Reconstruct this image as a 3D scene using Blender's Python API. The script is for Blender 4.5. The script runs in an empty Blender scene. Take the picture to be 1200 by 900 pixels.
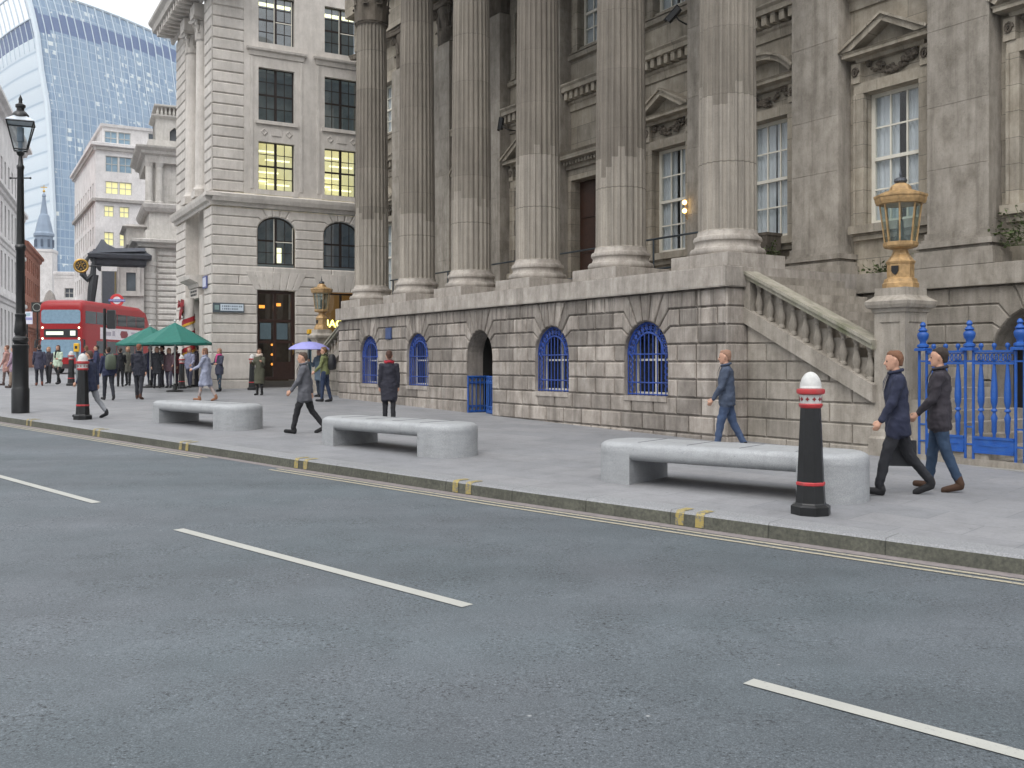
import bpy, math, random
from math import sin, cos, pi, radians, atan2, sqrt, tan
from mathutils import Vector, Matrix
random.seed(7)
SC = bpy.context.scene
COL = SC.collection
HC = 1.6           # eye height
FPX = 1150.0       # focal length in photo pixels (photo 1200 wide)
HZ = 424.0         # horizon row in the photo

def G(y):          # pavement height: the street climbs gently away from the camera
    return 0.018 * (min(y, 60.0) - 8.0)
def depth_on_pavement(py):
    return (HC + 0.144) * FPX / (py - HZ + 0.018 * FPX)
def ground_pt(px, py):
    z = depth_on_pavement(py)
    return ((px - 600) / FPX * z, z, G(z))
KERB = 0.15
def road_pt(px, py):
    z = (HC + 0.144 + KERB) * FPX / (py - HZ + 0.018 * FPX)
    return ((px - 600) / FPX * z, z)
def at(px, py, z):
    return ((px - 600) / FPX * z, z, HC + (HZ - py) / FPX * z)

# ------------------------------------------------------------------ materials
def lin(h):
    if not isinstance(h, str): return h
    c = [int(h[i:i + 2], 16) / 255 for i in (0, 2, 4)]
    return tuple(x / 12.92 if x <= 0.04045 else ((x + 0.055) / 1.055) ** 2.4 for x in c)
MATS = {}
class NT:
    def __init__(s, name):
        s.m = bpy.data.materials.new(name); s.m.use_nodes = True
        s.t = s.m.node_tree; s.N = s.t.nodes; s.L = s.t.links
        s.b = s.N['Principled BSDF']; s.out = s.N['Material Output']
    def n(s, typ, **kw):
        x = s.N.new(typ)
        for k, v in kw.items():
            if k.startswith('i_'):
                x.inputs[k[2:].replace('_', ' ')].default_value = v
            else: setattr(x, k, v)
        return x
    def l(s, a, b): s.L.new(a, b)
    def coord(s, kind='Object', scale=(1, 1, 1)):
        tc = s.n('ShaderNodeTexCoord'); mp = s.n('ShaderNodeMapping')
        mp.inputs['Scale'].default_value = scale
        s.l(tc.outputs[kind], mp.inputs['Vector']); return mp.outputs['Vector']
    def noise(s, vec, scale, detail=4, rough=0.6):
        x = s.n('ShaderNodeTexNoise'); x.inputs['Scale'].default_value = scale
        x.inputs['Detail'].default_value = detail; x.inputs['Roughness'].default_value = rough
        s.l(vec, x.inputs['Vector']); return x.outputs['Fac']
    def ramp(s, fac, stops):
        r = s.n('ShaderNodeValToRGB'); e = r.color_ramp.elements
        while len(e) < len(stops): e.new(0.5)
        for i, (p, c) in enumerate(stops):
            e[i].position = p
            e[i].color = (c, c, c, 1) if isinstance(c, (int, float)) else (*lin(c), 1)
        s.l(fac, r.inputs['Fac']); return r.outputs['Color']
    def mix(s, fac, a, b, mode='MIX'):
        x = s.n('ShaderNodeMix'); x.data_type = 'RGBA'; x.blend_type = mode
        for v, i in ((fac, 0), (a, 6), (b, 7)):
            if hasattr(v, 'links'): s.l(v, x.inputs[i])
            elif i == 0: x.inputs[0].default_value = v
            else: x.inputs[i].default_value = (*lin(v), 1)
        return x.outputs[2]
    def bump(s, h, strength=0.3, dist=0.02):
        b = s.n('ShaderNodeBump'); b.inputs['Strength'].default_value = strength
        b.inputs['Distance'].default_value = dist
        s.l(h, b.inputs['Height']); s.l(b.outputs['Normal'], s.b.inputs['Normal'])
    def attr(s, name):
        a = s.n('ShaderNodeAttribute'); a.attribute_name = name; return a.outputs['Fac']
def plain(name, col, rough=0.6, metal=0.0, var=0.12, scale=6.0, bump=0.0, coat=0.0, spec=0.5, wear=None):
    if name in MATS: return MATS[name]
    t = NT(name); c = lin(col)
    v = t.coord()
    n1 = t.noise(v, scale, 5)
    lo = tuple(x * (1 - var) for x in c); hi = tuple(min(1, x * (1 + var)) for x in c)
    r = t.ramp(n1, [(0.3, lo), (0.7, hi)])
    if wear:                  # dust, scuffs and chips
        w = t.ramp(t.noise(v, 5.0, 6, 0.75), [(0.50, 0.0), (0.72, 0.55)]); r = t.mix(w, r, wear)
        r = t.mix(t.ramp(t.noise(v, 55, 3, 0.8), [(0.66, 0.0), (0.72, 0.6)]), r, wear)
    t.l(r, t.b.inputs['Base Color'])
    t.b.inputs['Roughness'].default_value = rough; t.b.inputs['Metallic'].default_value = metal
    t.b.inputs['Coat Weight'].default_value = coat
    t.b.inputs['Specular IOR Level'].default_value = spec
    if bump: t.bump(t.noise(v, scale * 6, 4), bump, 0.01)
    MATS[name] = t.m; return t.m
def stone(name, dark, mid, light, streak=0.35, moss=0.0, fine=40, bump=0.25, grime='3a3632', toned=0.55, ashlar=None, drip=None):
    """weathered Portland stone: blotches, run-off streaks, per-block tone from the 'tone' attribute"""
    if name in MATS: return MATS[name]
    t = NT(name); v = t.coord()
    tone = t.attr('tone')
    big = t.noise(v, 0.45, 5, 0.65); med = t.noise(t.coord(scale=(1, 1, 0.6)), 3.2, 6, 0.7); fin = t.noise(v, fine, 4, 0.7)
    col = t.ramp(med, [(0.25, dark), (0.5, mid), (0.78, light)])
    tn = t.ramp(tone, [(0.0, 0.55), (0.5, 0.95), (1.0, 1.3)])
    col = t.mix(toned + 0.25, col, tn, 'MULTIPLY')
    sv = t.coord(scale=(5.5, 5.5, 0.35))
    st = t.noise(sv, 1.0, 6, 0.7)
    sm = t.n('ShaderNodeMath', operation='MULTIPLY')
    t.l(t.ramp(st, [(0.46, 0.0), (0.72, 1.0)]), sm.inputs[0]); sm.inputs[1].default_value = streak
    if drip:                  # rain run-off marks below the coping
        sz = t.n('ShaderNodeSeparateXYZ'); t.l(v, sz.inputs[0]); mr = t.n('ShaderNodeMapRange'); mr.inputs['From Min'].default_value = drip[0]; mr.inputs['From Max'].default_value = drip[1]
        t.l(sz.outputs['Z'], mr.inputs['Value']); d2 = t.noise(t.coord(scale=(9, 9, 0.5)), 1.0, 4, 0.7)
        m2 = t.n('ShaderNodeMath', operation='MULTIPLY'); t.l(mr.outputs[0], m2.inputs[0]); t.l(t.ramp(d2, [(0.50, 0.0), (0.66, 0.85)]), m2.inputs[1])
        col = t.mix(m2.outputs[0], col, '3b3733')
    col = t.mix(sm.outputs[0], col, grime)
    col = t.mix(0.55, col, t.ramp(big, [(0.3, 0.62), (0.7, 1.15)]), 'MULTIPLY')
    if ashlar:
        sp = t.n('ShaderNodeSeparateXYZ'); t.l(t.coord(), sp.inputs[0]); cb = t.n('ShaderNodeCombineXYZ')
        t.l(sp.outputs['X'], cb.inputs[0]); t.l(sp.outputs['Z'], cb.inputs[1])
        b = t.n('ShaderNodeTexBrick'); b.inputs['Scale'].default_value = 1; b.inputs['Brick Width'].default_value = ashlar[0]; b.inputs['Row Height'].default_value = ashlar[1]
        b.inputs['Mortar Size'].default_value = 0.007; b.inputs['Mortar Smooth'].default_value = 0.3
        for nm, c_ in (('Color1', 0.78), ('Color2', 1.12), ('Mortar', 0.38)): b.inputs[nm].default_value = (c_, c_ * (0.985 if nm == 'Color2' else 1), c_ * (0.95 if nm == 'Color2' else 1), 1)
        t.l(cb.outputs[0], b.inputs['Vector']); col = t.mix(0.8, col, b.outputs['Color'], 'MULTIPLY')
    # soot pits
    pit = t.ramp(fin, [(0.30, 0.55), (0.44, 1.0)])
    col = t.mix(0.5, col, pit, 'MULTIPLY')
    if moss:
        mm = t.n('ShaderNodeMath', operation='MULTIPLY')
        t.l(t.ramp(t.noise(v, 1.7, 5), [(0.5, 0.0), (0.68, 1.0)]), mm.inputs[0]); mm.inputs[1].default_value = moss
        col = t.mix(mm.outputs[0], col, '5c6340')
    t.l(col, t.b.inputs['Base Color'])
    t.b.inputs['Roughness'].default_value = 0.85
    t.b.inputs['Specular IOR Level'].default_value = 0.25
    ad = t.n('ShaderNodeMath', operation='ADD'); t.l(fin, ad.inputs[0]); t.l(med, ad.inputs[1])
    t.bump(ad.outputs[0], bump, 0.03)
    MATS[name] = t.m; return t.m
def glass(name, tint='8fa3ad', refl=0.08, rough=0.03):
    if name in MATS: return MATS[name]
    t = NT(name)
    tr = t.n('ShaderNodeBsdfTransparent'); tr.inputs['Color'].default_value = (*lin(tint), 1)
    gl = t.n('ShaderNodeBsdfGlossy'); gl.inputs['Roughness'].default_value = rough
    lw = t.n('ShaderNodeLayerWeight'); lw.inputs['Blend'].default_value = 0.5
    fr = t.n('ShaderNodeMath', operation='POWER'); t.l(lw.outputs['Facing'], fr.inputs[0]); fr.inputs[1].default_value = 4.0
    mx = t.n('ShaderNodeMixShader')
    ma = t.n('ShaderNodeMath', operation='MULTIPLY_ADD'); ma.use_clamp = True
    t.l(fr.outputs[0], ma.inputs[0]); ma.inputs[1].default_value = 0.9; ma.inputs[2].default_value = refl
    t.l(ma.outputs[0], mx.inputs[0]); t.l(tr.outputs[0], mx.inputs[1]); t.l(gl.outputs[0], mx.inputs[2])
    t.l(mx.outputs[0], t.out.inputs['Surface'])
    MATS[name] = t.m; return t.m
def emit(name, col, strength):
    if name in MATS: return MATS[name]
    t = NT(name); t.b.inputs['Base Color'].default_value = (*lin(col), 1)
    t.b.inputs['Emission Color'].default_value = (*lin(col), 1)
    t.b.inputs['Emission Strength'].default_value = strength
    MATS[name] = t.m; return t.m

# ------------------------------------------------------------------ mesh builder
class MB:
    def __init__(s): s.v = []; s.f = []; s.tn = []; s.mi = []; s.cur = 0.5; s.mat = 0; s.M = None
    def tone(s, a, b=None):
        s.cur = a if b is None else random.uniform(a, b); return s
    def vert(s, p):
        if s.M is not None: p = s.M @ Vector(p)
        s.v.append(tuple(p)); return len(s.v) - 1
    def face(s, idx):
        s.f.append(tuple(idx)); s.tn.append(s.cur); s.mi.append(s.mat)
    def poly(s, pts): s.face([s.vert(p) for p in pts])
    def box(s, x0, x1, y0, y1, z0, z1):
        i = [s.vert(p) for p in ((x0, y0, z0), (x1, y0, z0), (x1, y1, z0), (x0, y1, z0), (x0, y0, z1), (x1, y0, z1), (x1, y1, z1), (x0, y1, z1))]
        for q in ((3, 2, 1, 0), (4, 5, 6, 7), (0, 1, 5, 4), (1, 2, 6, 5), (2, 3, 7, 6), (3, 0, 4, 7)):
            s.face([i[k] for k in q])
    def cbox(s, c, d): s.box(c[0] - d[0] / 2, c[0] + d[0] / 2, c[1] - d[1] / 2, c[1] + d[1] / 2, c[2] - d[2] / 2, c[2] + d[2] / 2)
    def rings(s, rings, closed=True, cap0=True, cap1=True):
        ids = [[s.vert(p) for p in r] for r in rings]
        n = len(ids[0])
        for a, b in zip(ids, ids[1:]):
            for k in range(n if closed else n - 1):
                s.face((a[k], a[(k + 1) % n], b[(k + 1) % n], b[k]))
        if closed:
            if cap0: s.face(ids[0][::-1])
            if cap1: s.face(ids[-1])
    def lathe(s, prof, n=24, c=(0, 0, 0), rot=0.0, sy=1.0, caps=True):
        s.rings([[(c[0] + r * cos(rot + 2 * pi * k / n), c[1] + sy * r * sin(rot + 2 * pi * k / n), c[2] + z) for k in range(n)] for r, z in prof], cap0=caps, cap1=caps)
    def sqlathe(s, prof, c=(0, 0, 0)):
        """square mouldings: profile of half-widths"""
        s.rings([[(c[0] + a * r, c[1] + b * r, c[2] + z) for a, b in ((-1, -1), (1, -1), (1, 1), (-1, 1))] for r, z in prof])
    def rectlathe(s, prof, x0, x1, y0, y1):
        """rectangular mouldings growing out of a rectangle: profile (offset, z)"""
        s.rings([[(x0 - r, y0 - r, z), (x1 + r, y0 - r, z), (x1 + r, y1 + r, z), (x0 - r, y1 + r, z)] for r, z in prof])
    def tube(s, pts, r, n=8, caps=True, flat=1.0):
        pts = [Vector(p) for p in pts]
        if not isinstance(r, (list, tuple)): r = [r] * len(pts)
        rg = []; up = None
        for i, p in enumerate(pts):
            d = (pts[min(i + 1, len(pts) - 1)] - pts[max(i - 1, 0)])
            d = d.normalized() if d.length > 1e-9 else Vector((0, 0, 1))
            if up is None:
                up = Vector((0, 0, 1)) if abs(d.z) < 0.9 else Vector((0, 1, 0))
            a = d.cross(up)
            if a.length < 1e-6: a = d.cross(Vector((1, 0, 0)))
            a.normalize(); b = a.cross(d).normalized(); up = b
            rg.append([p + (a * cos(2 * pi * k / n) + b * sin(2 * pi * k / n) * flat) * r[i] for k in range(n)])
        s.rings(rg, cap0=caps, cap1=caps)
    def capsule(s, p0, p1, r0, r1, n=10, m=3):
        p0, p1 = Vector(p0), Vector(p1); d = p1 - p0
        if d.length < 1e-6: d = Vector((0, 0, 1e-5)); p1 = p0 + d
        d = d.normalized(); pts = []; rr = []
        for k in range(m):
            a = pi / 2 * (1 - k / m); pts.append(p0 - d * r0 * sin(a)); rr.append(max(r0 * cos(a), r0 * 0.02))
        pts += [p0, p1]; rr += [r0, r1]
        for k in range(1, m + 1):
            a = pi / 2 * k / m; pts.append(p1 + d * r1 * sin(a)); rr.append(max(r1 * cos(a), r1 * 0.02))
        s.tube(pts, rr, n)
    def ball(s, c, r, n=10, m=6, sc=(1, 1, 1)):
        prof = [(max(r * sin(pi * k / m), r * 0.01), -r * cos(pi * k / m)) for k in range(m + 1)]
        s.rings([[(c[0] + q * cos(2 * pi * k / n) * sc[0], c[1] + q * sin(2 * pi * k / n) * sc[1], c[2] + z * sc[2]) for k in range(n)] for q, z in prof])
    def prism(s, pts, T, h0, h1):
        """polygon pts in (u,z) extruded between heights h0 and h1 through T(u,z,h)"""
        a = [s.vert(T(u, z, h0)) for u, z in pts]; b = [s.vert(T(u, z, h1)) for u, z in pts]
        n = len(pts)
        s.face(b); s.face(a[::-1])
        for k in range(n): s.face((a[k], a[(k + 1) % n], b[(k + 1) % n], b[k]))
    def block(s, pts, T, gap=0.012, ch=0.016, depth=0.035, back=True):
        pts = clean(pts)
        if len(pts) < 3: return
        p1 = inset(pts, gap); p2 = inset(pts, gap + ch)
        n = len(pts)
        a = [s.vert(T(u, z, -depth)) for u, z in p1]
        b = [s.vert(T(u, z, -ch)) for u, z in p1]
        c = [s.vert(T(u, z, 0)) for u, z in p2]
        s.face(c)
        for k in range(n):
            j = (k + 1) % n
            s.face((a[k], a[j], b[j], b[k])); s.face((b[k], b[j], c[j], c[k]))
        if back:
            t = s.cur; s.cur = t * 0.8
            s.face([s.vert(T(u, z, -depth + 0.004)) for u, z in pts]); s.cur = t
    def sweep(s, T, prof, u0, u1, r0=0.0, r1=0.0):
        """straight moulding: profile of (h,z) swept along u; r0/r1: profile h also extends the ends (returns)"""
        R = []
        for u, sg, on in ((u0, -1, r0), (u1, 1, r1)):
            R.append([T(u + sg * (h if on else 0), z, h) for h, z in prof])
        A = [s.vert(p) for p in R[0]]; B = [s.vert(p) for p in R[1]]
        n = len(prof)
        for k in range(n - 1): s.face((A[k], B[k], B[k + 1], A[k + 1]))
        if r0: s._ret(T, prof, u0, -1)
        else: s.face(A[::-1])
        if r1: s._ret(T, prof, u1, 1)
        else: s.face(B)
    def _ret(s, T, prof, u, sg):
        A = [s.vert(T(u + sg * h, z, h)) for h, z in prof]; B = [s.vert(T(u + sg * h, z, -0.3)) for h, z in prof]
        for k in range(len(prof) - 1): s.face((A[k], A[k + 1], B[k + 1], B[k]))
    def mesh(s, name, mats, smooth=False, sharp=None):
        me = bpy.data.meshes.new(name)
        me.from_pydata(s.v, [], s.f); 
        at_ = me.attributes.new('tone', 'FLOAT', 'FACE'); at_.data.foreach_set('value', s.tn)
        for m in (mats if isinstance(mats, (list, tuple)) else [mats]): me.materials.append(m)
        me.polygons.foreach_set('material_index', s.mi)
        if smooth:
            me.polygons.foreach_set('use_smooth', [True] * len(s.f))
            if sharp: me.set_sharp_from_angle(angle=radians(sharp))
        me.update(); return me
    def build(s, name, mats, parent=None, smooth=False, sharp=None, loc=None, rz=0.0):
        return link(name, s.mesh(name, mats, smooth, sharp), parent, loc, rz)
def link(name, data, parent=None, loc=None, rz=0.0):
    o = bpy.data.objects.new(name, data); COL.objects.link(o)
    if parent is not None: o.parent = parent
    if loc is not None: o.location = loc
    if rz: o.rotation_euler = (0, 0, rz)
    return o
def clean(p):
    r = []
    for q in p:
        if not r or abs(q[0] - r[-1][0]) + abs(q[1] - r[-1][1]) > 1e-4: r.append(q)
    if len(r) > 1 and abs(r[0][0] - r[-1][0]) + abs(r[0][1] - r[-1][1]) < 1e-4: r.pop()
    a = sum(r[i][0] * r[(i + 1) % len(r)][1] - r[(i + 1) % len(r)][0] * r[i][1] for i in range(len(r)))
    return r if a > 0 else r[::-1]
def inset(p, d):
    n = len(p); out = []
    for i in range(n):
        a, b, c = p[i - 1], p[i], p[(i + 1) % n]
        e1 = Vector((b[0] - a[0], b[1] - a[1])).normalized(); e2 = Vector((c[0] - b[0], c[1] - b[1])).normalized()
        n1 = Vector((-e1.y, e1.x)); n2 = Vector((-e2.y, e2.x)); m = n1 + n2
        k = m.length_squared / 2
        m = m / max(k, 0.35)
        out.append((b[0] + m.x * d, b[1] + m.y * d))
    return out
def clip(p, a, b, c):
    """keep a*u+b*z<=c"""
    out = []
    for i in range(len(p)):
        q, r = p[i], p[(i + 1) % len(p)]
        dq, dr = a * q[0] + b * q[1] - c, a * r[0] + b * r[1] - c
        if dq <= 0: out.append(q)
        if dq * dr < 0:
            t = dq / (dq - dr); out.append((q[0] + (r[0] - q[0]) * t, q[1] + (r[1] - q[1]) * t))
    return out
def FR(o, ang):
    """facade frame: u runs along ang, outward normal to its right side seen from outside"""
    ux, uy = cos(ang), sin(ang)
    return lambda u, z, h: (o[0] + ux * u + uy * h, o[1] + uy * u - ux * h, z)
def punched(mb, T, u0, u1, z0, z1, holes, depth=0.25, tone=(0.4, 0.6), back=False):
    us = sorted({u0, u1} | {x for h in holes for x in h[:2] if u0 < x < u1}); zs = sorted({z0, z1} | {x for h in holes for x in h[2:4] if z0 < x < z1})
    for a, b in zip(us, us[1:]):
        for c, d in zip(zs, zs[1:]):
            m, k = (a + b) / 2, (c + d) / 2
            if any(h[0] < m < h[1] and h[2] < k < h[3] for h in holes): continue
            mb.tone(*tone); mb.poly([T(a, c, 0), T(b, c, 0), T(b, d, 0), T(a, d, 0)])
    for h in holes:
        a, b, c, d = h[:4]; mb.tone(*tone)
        mb.poly([T(a, c, 0), T(a, c, -depth), T(a, d, -depth), T(a, d, 0)][::-1])
        mb.poly([T(b, c, 0), T(b, c, -depth), T(b, d, -depth), T(b, d, 0)])
        mb.poly([T(a, d, 0), T(a, d, -depth), T(b, d, -depth), T(b, d, 0)][::-1])
        mb.poly([T(a, c, 0), T(a, c, -depth), T(b, c, -depth), T(b, c, 0)])
def rusticate(mb, T, u0, u1, joints, arches=(), flats=(), bw=0.72, gap=0.012, ch=0.016, depth=0.035, keep=None, tone=(0.25, 0.8)):
    """courses of chamfered blocks round arched (uc, zc, rx, ry, z_sill, {joint: angle}) and flat (ua, ub, za, zb) openings; keep(poly)->poly clips"""
    def emitb(p):
        if keep: p = keep(p)
        if len(p) > 2: mb.tone(*tone); mb.block(p, T, gap, ch, depth)
    for k, (za, zb) in enumerate(zip(joints, joints[1:])):
        cuts = []     # (left edge poly points, right edge poly points)
        for (uc, zc, rx, ry, zs, ang) in arches:
            top = zc + ry
            if zb <= zs + 1e-6 or za >= ang['top'] - 1e-6: continue
            def edge(z, sg):
                if z <= zc: return [(uc + sg * rx, z)]
                a = radians(ang.get(round(z, 3), 0))
                if z >= ang['top'] - 1e-6: a = radians(ang['key'])
                if not a:
                    a = math.asin(min(1, (z - zc) / ry))
                pA = (uc + sg * rx * cos(a), zc + ry * sin(a))
                if z - pA[1] < 1e-3: return [pA]
                return [pA, (uc + sg * (rx * cos(a) + (z - pA[1]) / tan(a)), z)]
            sides = []
            for sg in (-1, 1):
                lo, hi = edge(za, sg), edge(zb, sg)
                pts = list(reversed(lo))
                if za < zc < zb: pts.append((uc + sg * rx, zc))
                a0 = atan2((lo[0][1] - zc) / ry, abs(lo[0][0] - uc) / rx) if lo[0][1] > zc else 0
                a1 = atan2((hi[0][1] - zc) / ry, abs(hi[0][0] - uc) / rx) if hi[0][1] > zc else 0
                if a1 > a0 + 0.05:
                    m = max(1, int((a1 - a0) / 0.15))
                    for q in range(1, m): 
                        aa = a0 + (a1 - a0) * q / m; pts.append((uc + sg * rx * cos(aa), zc + ry * sin(aa)))
                pts += hi; sides.append(pts)
            cuts.append((min(p[0] for p in sides[0]), max(p[0] for p in sides[1]), sides[0], sides[1]))
            if zb >= ang['top'] - 1e-6:      # keystones
                n = 3; a0 = ang['key']; st = (180 - 2 * a0) / n
                for q in range(n):
                    r0, r1 = radians(180 - a0 - st * q), radians(180 - a0 - st * (q + 1))
                    def up(r):
                        pA = (uc + rx * cos(r), zc + ry * sin(r)); return (pA[0] + (zb - pA[1]) / tan(r) if abs(cos(r)) > 1e-6 else pA[0], zb)
                    arc = [(uc + rx * cos(r0 + (r1 - r0) * w / 3), zc + ry * sin(r0 + (r1 - r0) * w / 3)) for w in range(4)]
                    emitb([up(r0)] + arc + [up(r1)])
        for (ua, ub, fa, fb) in flats:
            if zb > fa + 1e-6 and za < fb - 1e-6:
                cuts.append((ua, ub, [(ua, za), (ua, zb)], [(ub, za), (ub, zb)]))
        cuts.sort(key=lambda c: c[0])
        left = [(u0, za), (u0, zb)]
        off = (k % 2) * bw / 2
        segs = []
        for c in cuts: segs.append((left, c[2])); left = c[3]
        segs.append((left, [(u1, za), (u1, zb)]))
        for lf, rt in segs:
            a = max(p[0] for p in lf); b = min(p[0] for p in rt)
            if b - a < 1e-3: continue
            n = max(1, round((b - a) / bw + (0.5 if k % 2 else 0) - 0.01)); w = (b - a) / n if k % 2 == 0 or n < 2 else (b - a) / (n - 0.0)
            xs = [a]
            if k % 2 == 0 or n < 3: xs += [a + w * q for q in range(1, n)]
            else: xs += [a + w * 0.5] + [a + w * (0.5 + (q) * (n - 1) / (n - 1)) for q in range(1, n)][:n - 1]
            xs = [x for x in xs if x < b - 0.1] + [b]
            if len(xs) < 2: xs = [a, b]
            for q in range(len(xs) - 1):
                l = lf if q == 0 else [(xs[q], za), (xs[q], zb)]
                r = rt if q == len(xs) - 2 else [(xs[q + 1], za), (xs[q + 1], zb)]
                emitb(list(l[::-1]) + list(r))
def thing(name, label, cat, loc=(0, 0, 0), rz=0.0, group=None):
    o = bpy.data.objects.new(name, None); COL.objects.link(o)
    o.location = loc; o.rotation_euler = (0, 0, rz); o.empty_display_size = 0.3
    return tag(o, label, cat, group)
def tag(o, label, cat, group=None):
    o['label'] = label; o['category'] = cat
    if group: o['group'] = group
    return o
def copy_tree(o, parent=None):
    c = o.copy(); COL.objects.link(c)
    if parent is not None: c.parent = parent
    for ch in list(o.children): copy_tree(ch, c)
    return c
def text(name, body, size, mat, parent=None, loc=(0, 0, 0), rot=(0, 0, 0), ext=0.004, align='CENTER'):
    cu = bpy.data.curves.new(name, 'FONT'); cu.body = body; cu.size = size; cu.extrude = ext
    cu.align_x = align; cu.align_y = 'CENTER'; cu.materials.append(mat)
    o = bpy.data.objects.new(name, cu); COL.objects.link(o)
    o.location = loc; o.rotation_euler = rot
    me = bpy.data.meshes.new_from_object(o); me.name = name
    bpy.data.objects.remove(o); bpy.data.curves.remove(cu)
    m = bpy.data.objects.new(name, me); COL.objects.link(m); m.location = loc; m.rotation_euler = rot
    if parent is not None: m.parent = parent
    return m
EXPOSURE = 0.68
HAZE = 0.0002
# ------------------------------------------------------------------ camera, light, sky
cam = bpy.data.cameras.new('camera'); cam.sensor_width = 36; cam.lens = 36 * FPX / 1200
cam.shift_y = -(450 - HZ) / 1200; cam.clip_end = 5000; cam.clip_start = 0.1
co = bpy.data.objects.new('camera', cam); COL.objects.link(co); co.location = (0, 0, HC); co.rotation_euler = (pi / 2, 0, 0)
SC.camera = co
SUN_EL, SUN_AZ = 52.0, 200.0     # azimuth clockwise from +Y: behind the camera
W = bpy.data.worlds.new('World'); SC.world = W; W.use_nodes = True
wt = W.node_tree; bg = wt.nodes['Background']
sky = wt.nodes.new('ShaderNodeTexSky'); sky.sky_type = 'NISHITA'; sky.sun_disc = False
sky.sun_elevation = radians(SUN_EL); sky.sun_rotation = radians(SUN_AZ); sky.dust_density = 4.0; sky.air_density = 1.0; sky.ozone_density = 1.0
hs = wt.nodes.new('ShaderNodeHueSaturation'); hs.inputs['Saturation'].default_value = 0.22; hs.inputs['Value'].default_value = 1.0
# cloud cover: soft, large, slightly uneven
tcw = wt.nodes.new('ShaderNodeTexCoord'); nw = wt.nodes.new('ShaderNodeTexNoise'); nw.inputs['Scale'].default_value = 2.2; nw.inputs['Detail'].default_value = 4
wt.links.new(tcw.outputs['Generated'], nw.inputs['Vector'])
mw = wt.nodes.new('ShaderNodeMix'); mw.data_type = 'RGBA'; mw.blend_type = 'MIX'
mw.inputs[0].default_value = 0.72
rw = wt.nodes.new('ShaderNodeValToRGB'); rw.color_ramp.elements[0].position = 0.3; rw.color_ramp.elements[0].color = (8.2, 8.5, 8.9, 1)
rw.color_ramp.elements[1].position = 0.7; rw.color_ramp.elements[1].color = (10.2, 10.3, 10.4, 1)
wt.links.new(nw.outputs['Fac'], rw.inputs['Fac'])
wt.links.new(sky.outputs['Color'], hs.inputs['Color']); wt.links.new(hs.outputs['Color'], mw.inputs[6]); wt.links.new(rw.outputs['Color'], mw.inputs[7])
# overcast sky: three times brighter overhead than at the skyline
sz_ = wt.nodes.new('ShaderNodeSeparateXYZ'); wt.links.new(tcw.outputs['Generated'], sz_.inputs[0])
mr_ = wt.nodes.new('ShaderNodeMapRange'); mr_.inputs['To Min'].default_value = 0.45; mr_.inputs['To Max'].default_value = 1.75; wt.links.new(sz_.outputs['Z'], mr_.inputs['Value'])
mg = wt.nodes.new('ShaderNodeMix'); mg.data_type = 'RGBA'; mg.blend_type = 'MULTIPLY'; mg.inputs[0].default_value = 1.0
wt.links.new(mw.outputs[2], mg.inputs[6]); wt.links.new(mr_.outputs[0], mg.inputs[7])
wt.links.new(mg.outputs[2], bg.inputs['Color']); bg.inputs['Strength'].default_value = 0.11
sl = bpy.data.lights.new('sun', 'SUN'); sl.energy = 0.6; sl.angle = radians(30); sl.color = (1.0, 0.96, 0.9)
so = bpy.data.objects.new('sun', sl); COL.objects.link(so)
sd = Vector((sin(radians(SUN_AZ)) * cos(radians(SUN_EL)), cos(radians(SUN_AZ)) * cos(radians(SUN_EL)), sin(radians(SUN_EL))))
so.rotation_euler = (-sd).to_track_quat('-Z', 'Y').to_euler(); so.location = (0, -20, 60)
SC.view_settings.view_transform = 'Standard'; SC.view_settings.look = 'None'; SC.view_settings.gamma = 1; SC.view_settings.exposure = EXPOSURE
SC.view_settings.use_curve_mapping = False
SC.render.engine = 'CYCLES'; SC.cycles.max_bounces = 6; SC.cycles.transparent_max_bounces = 16; SC.cycles.use_denoising = True

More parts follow.
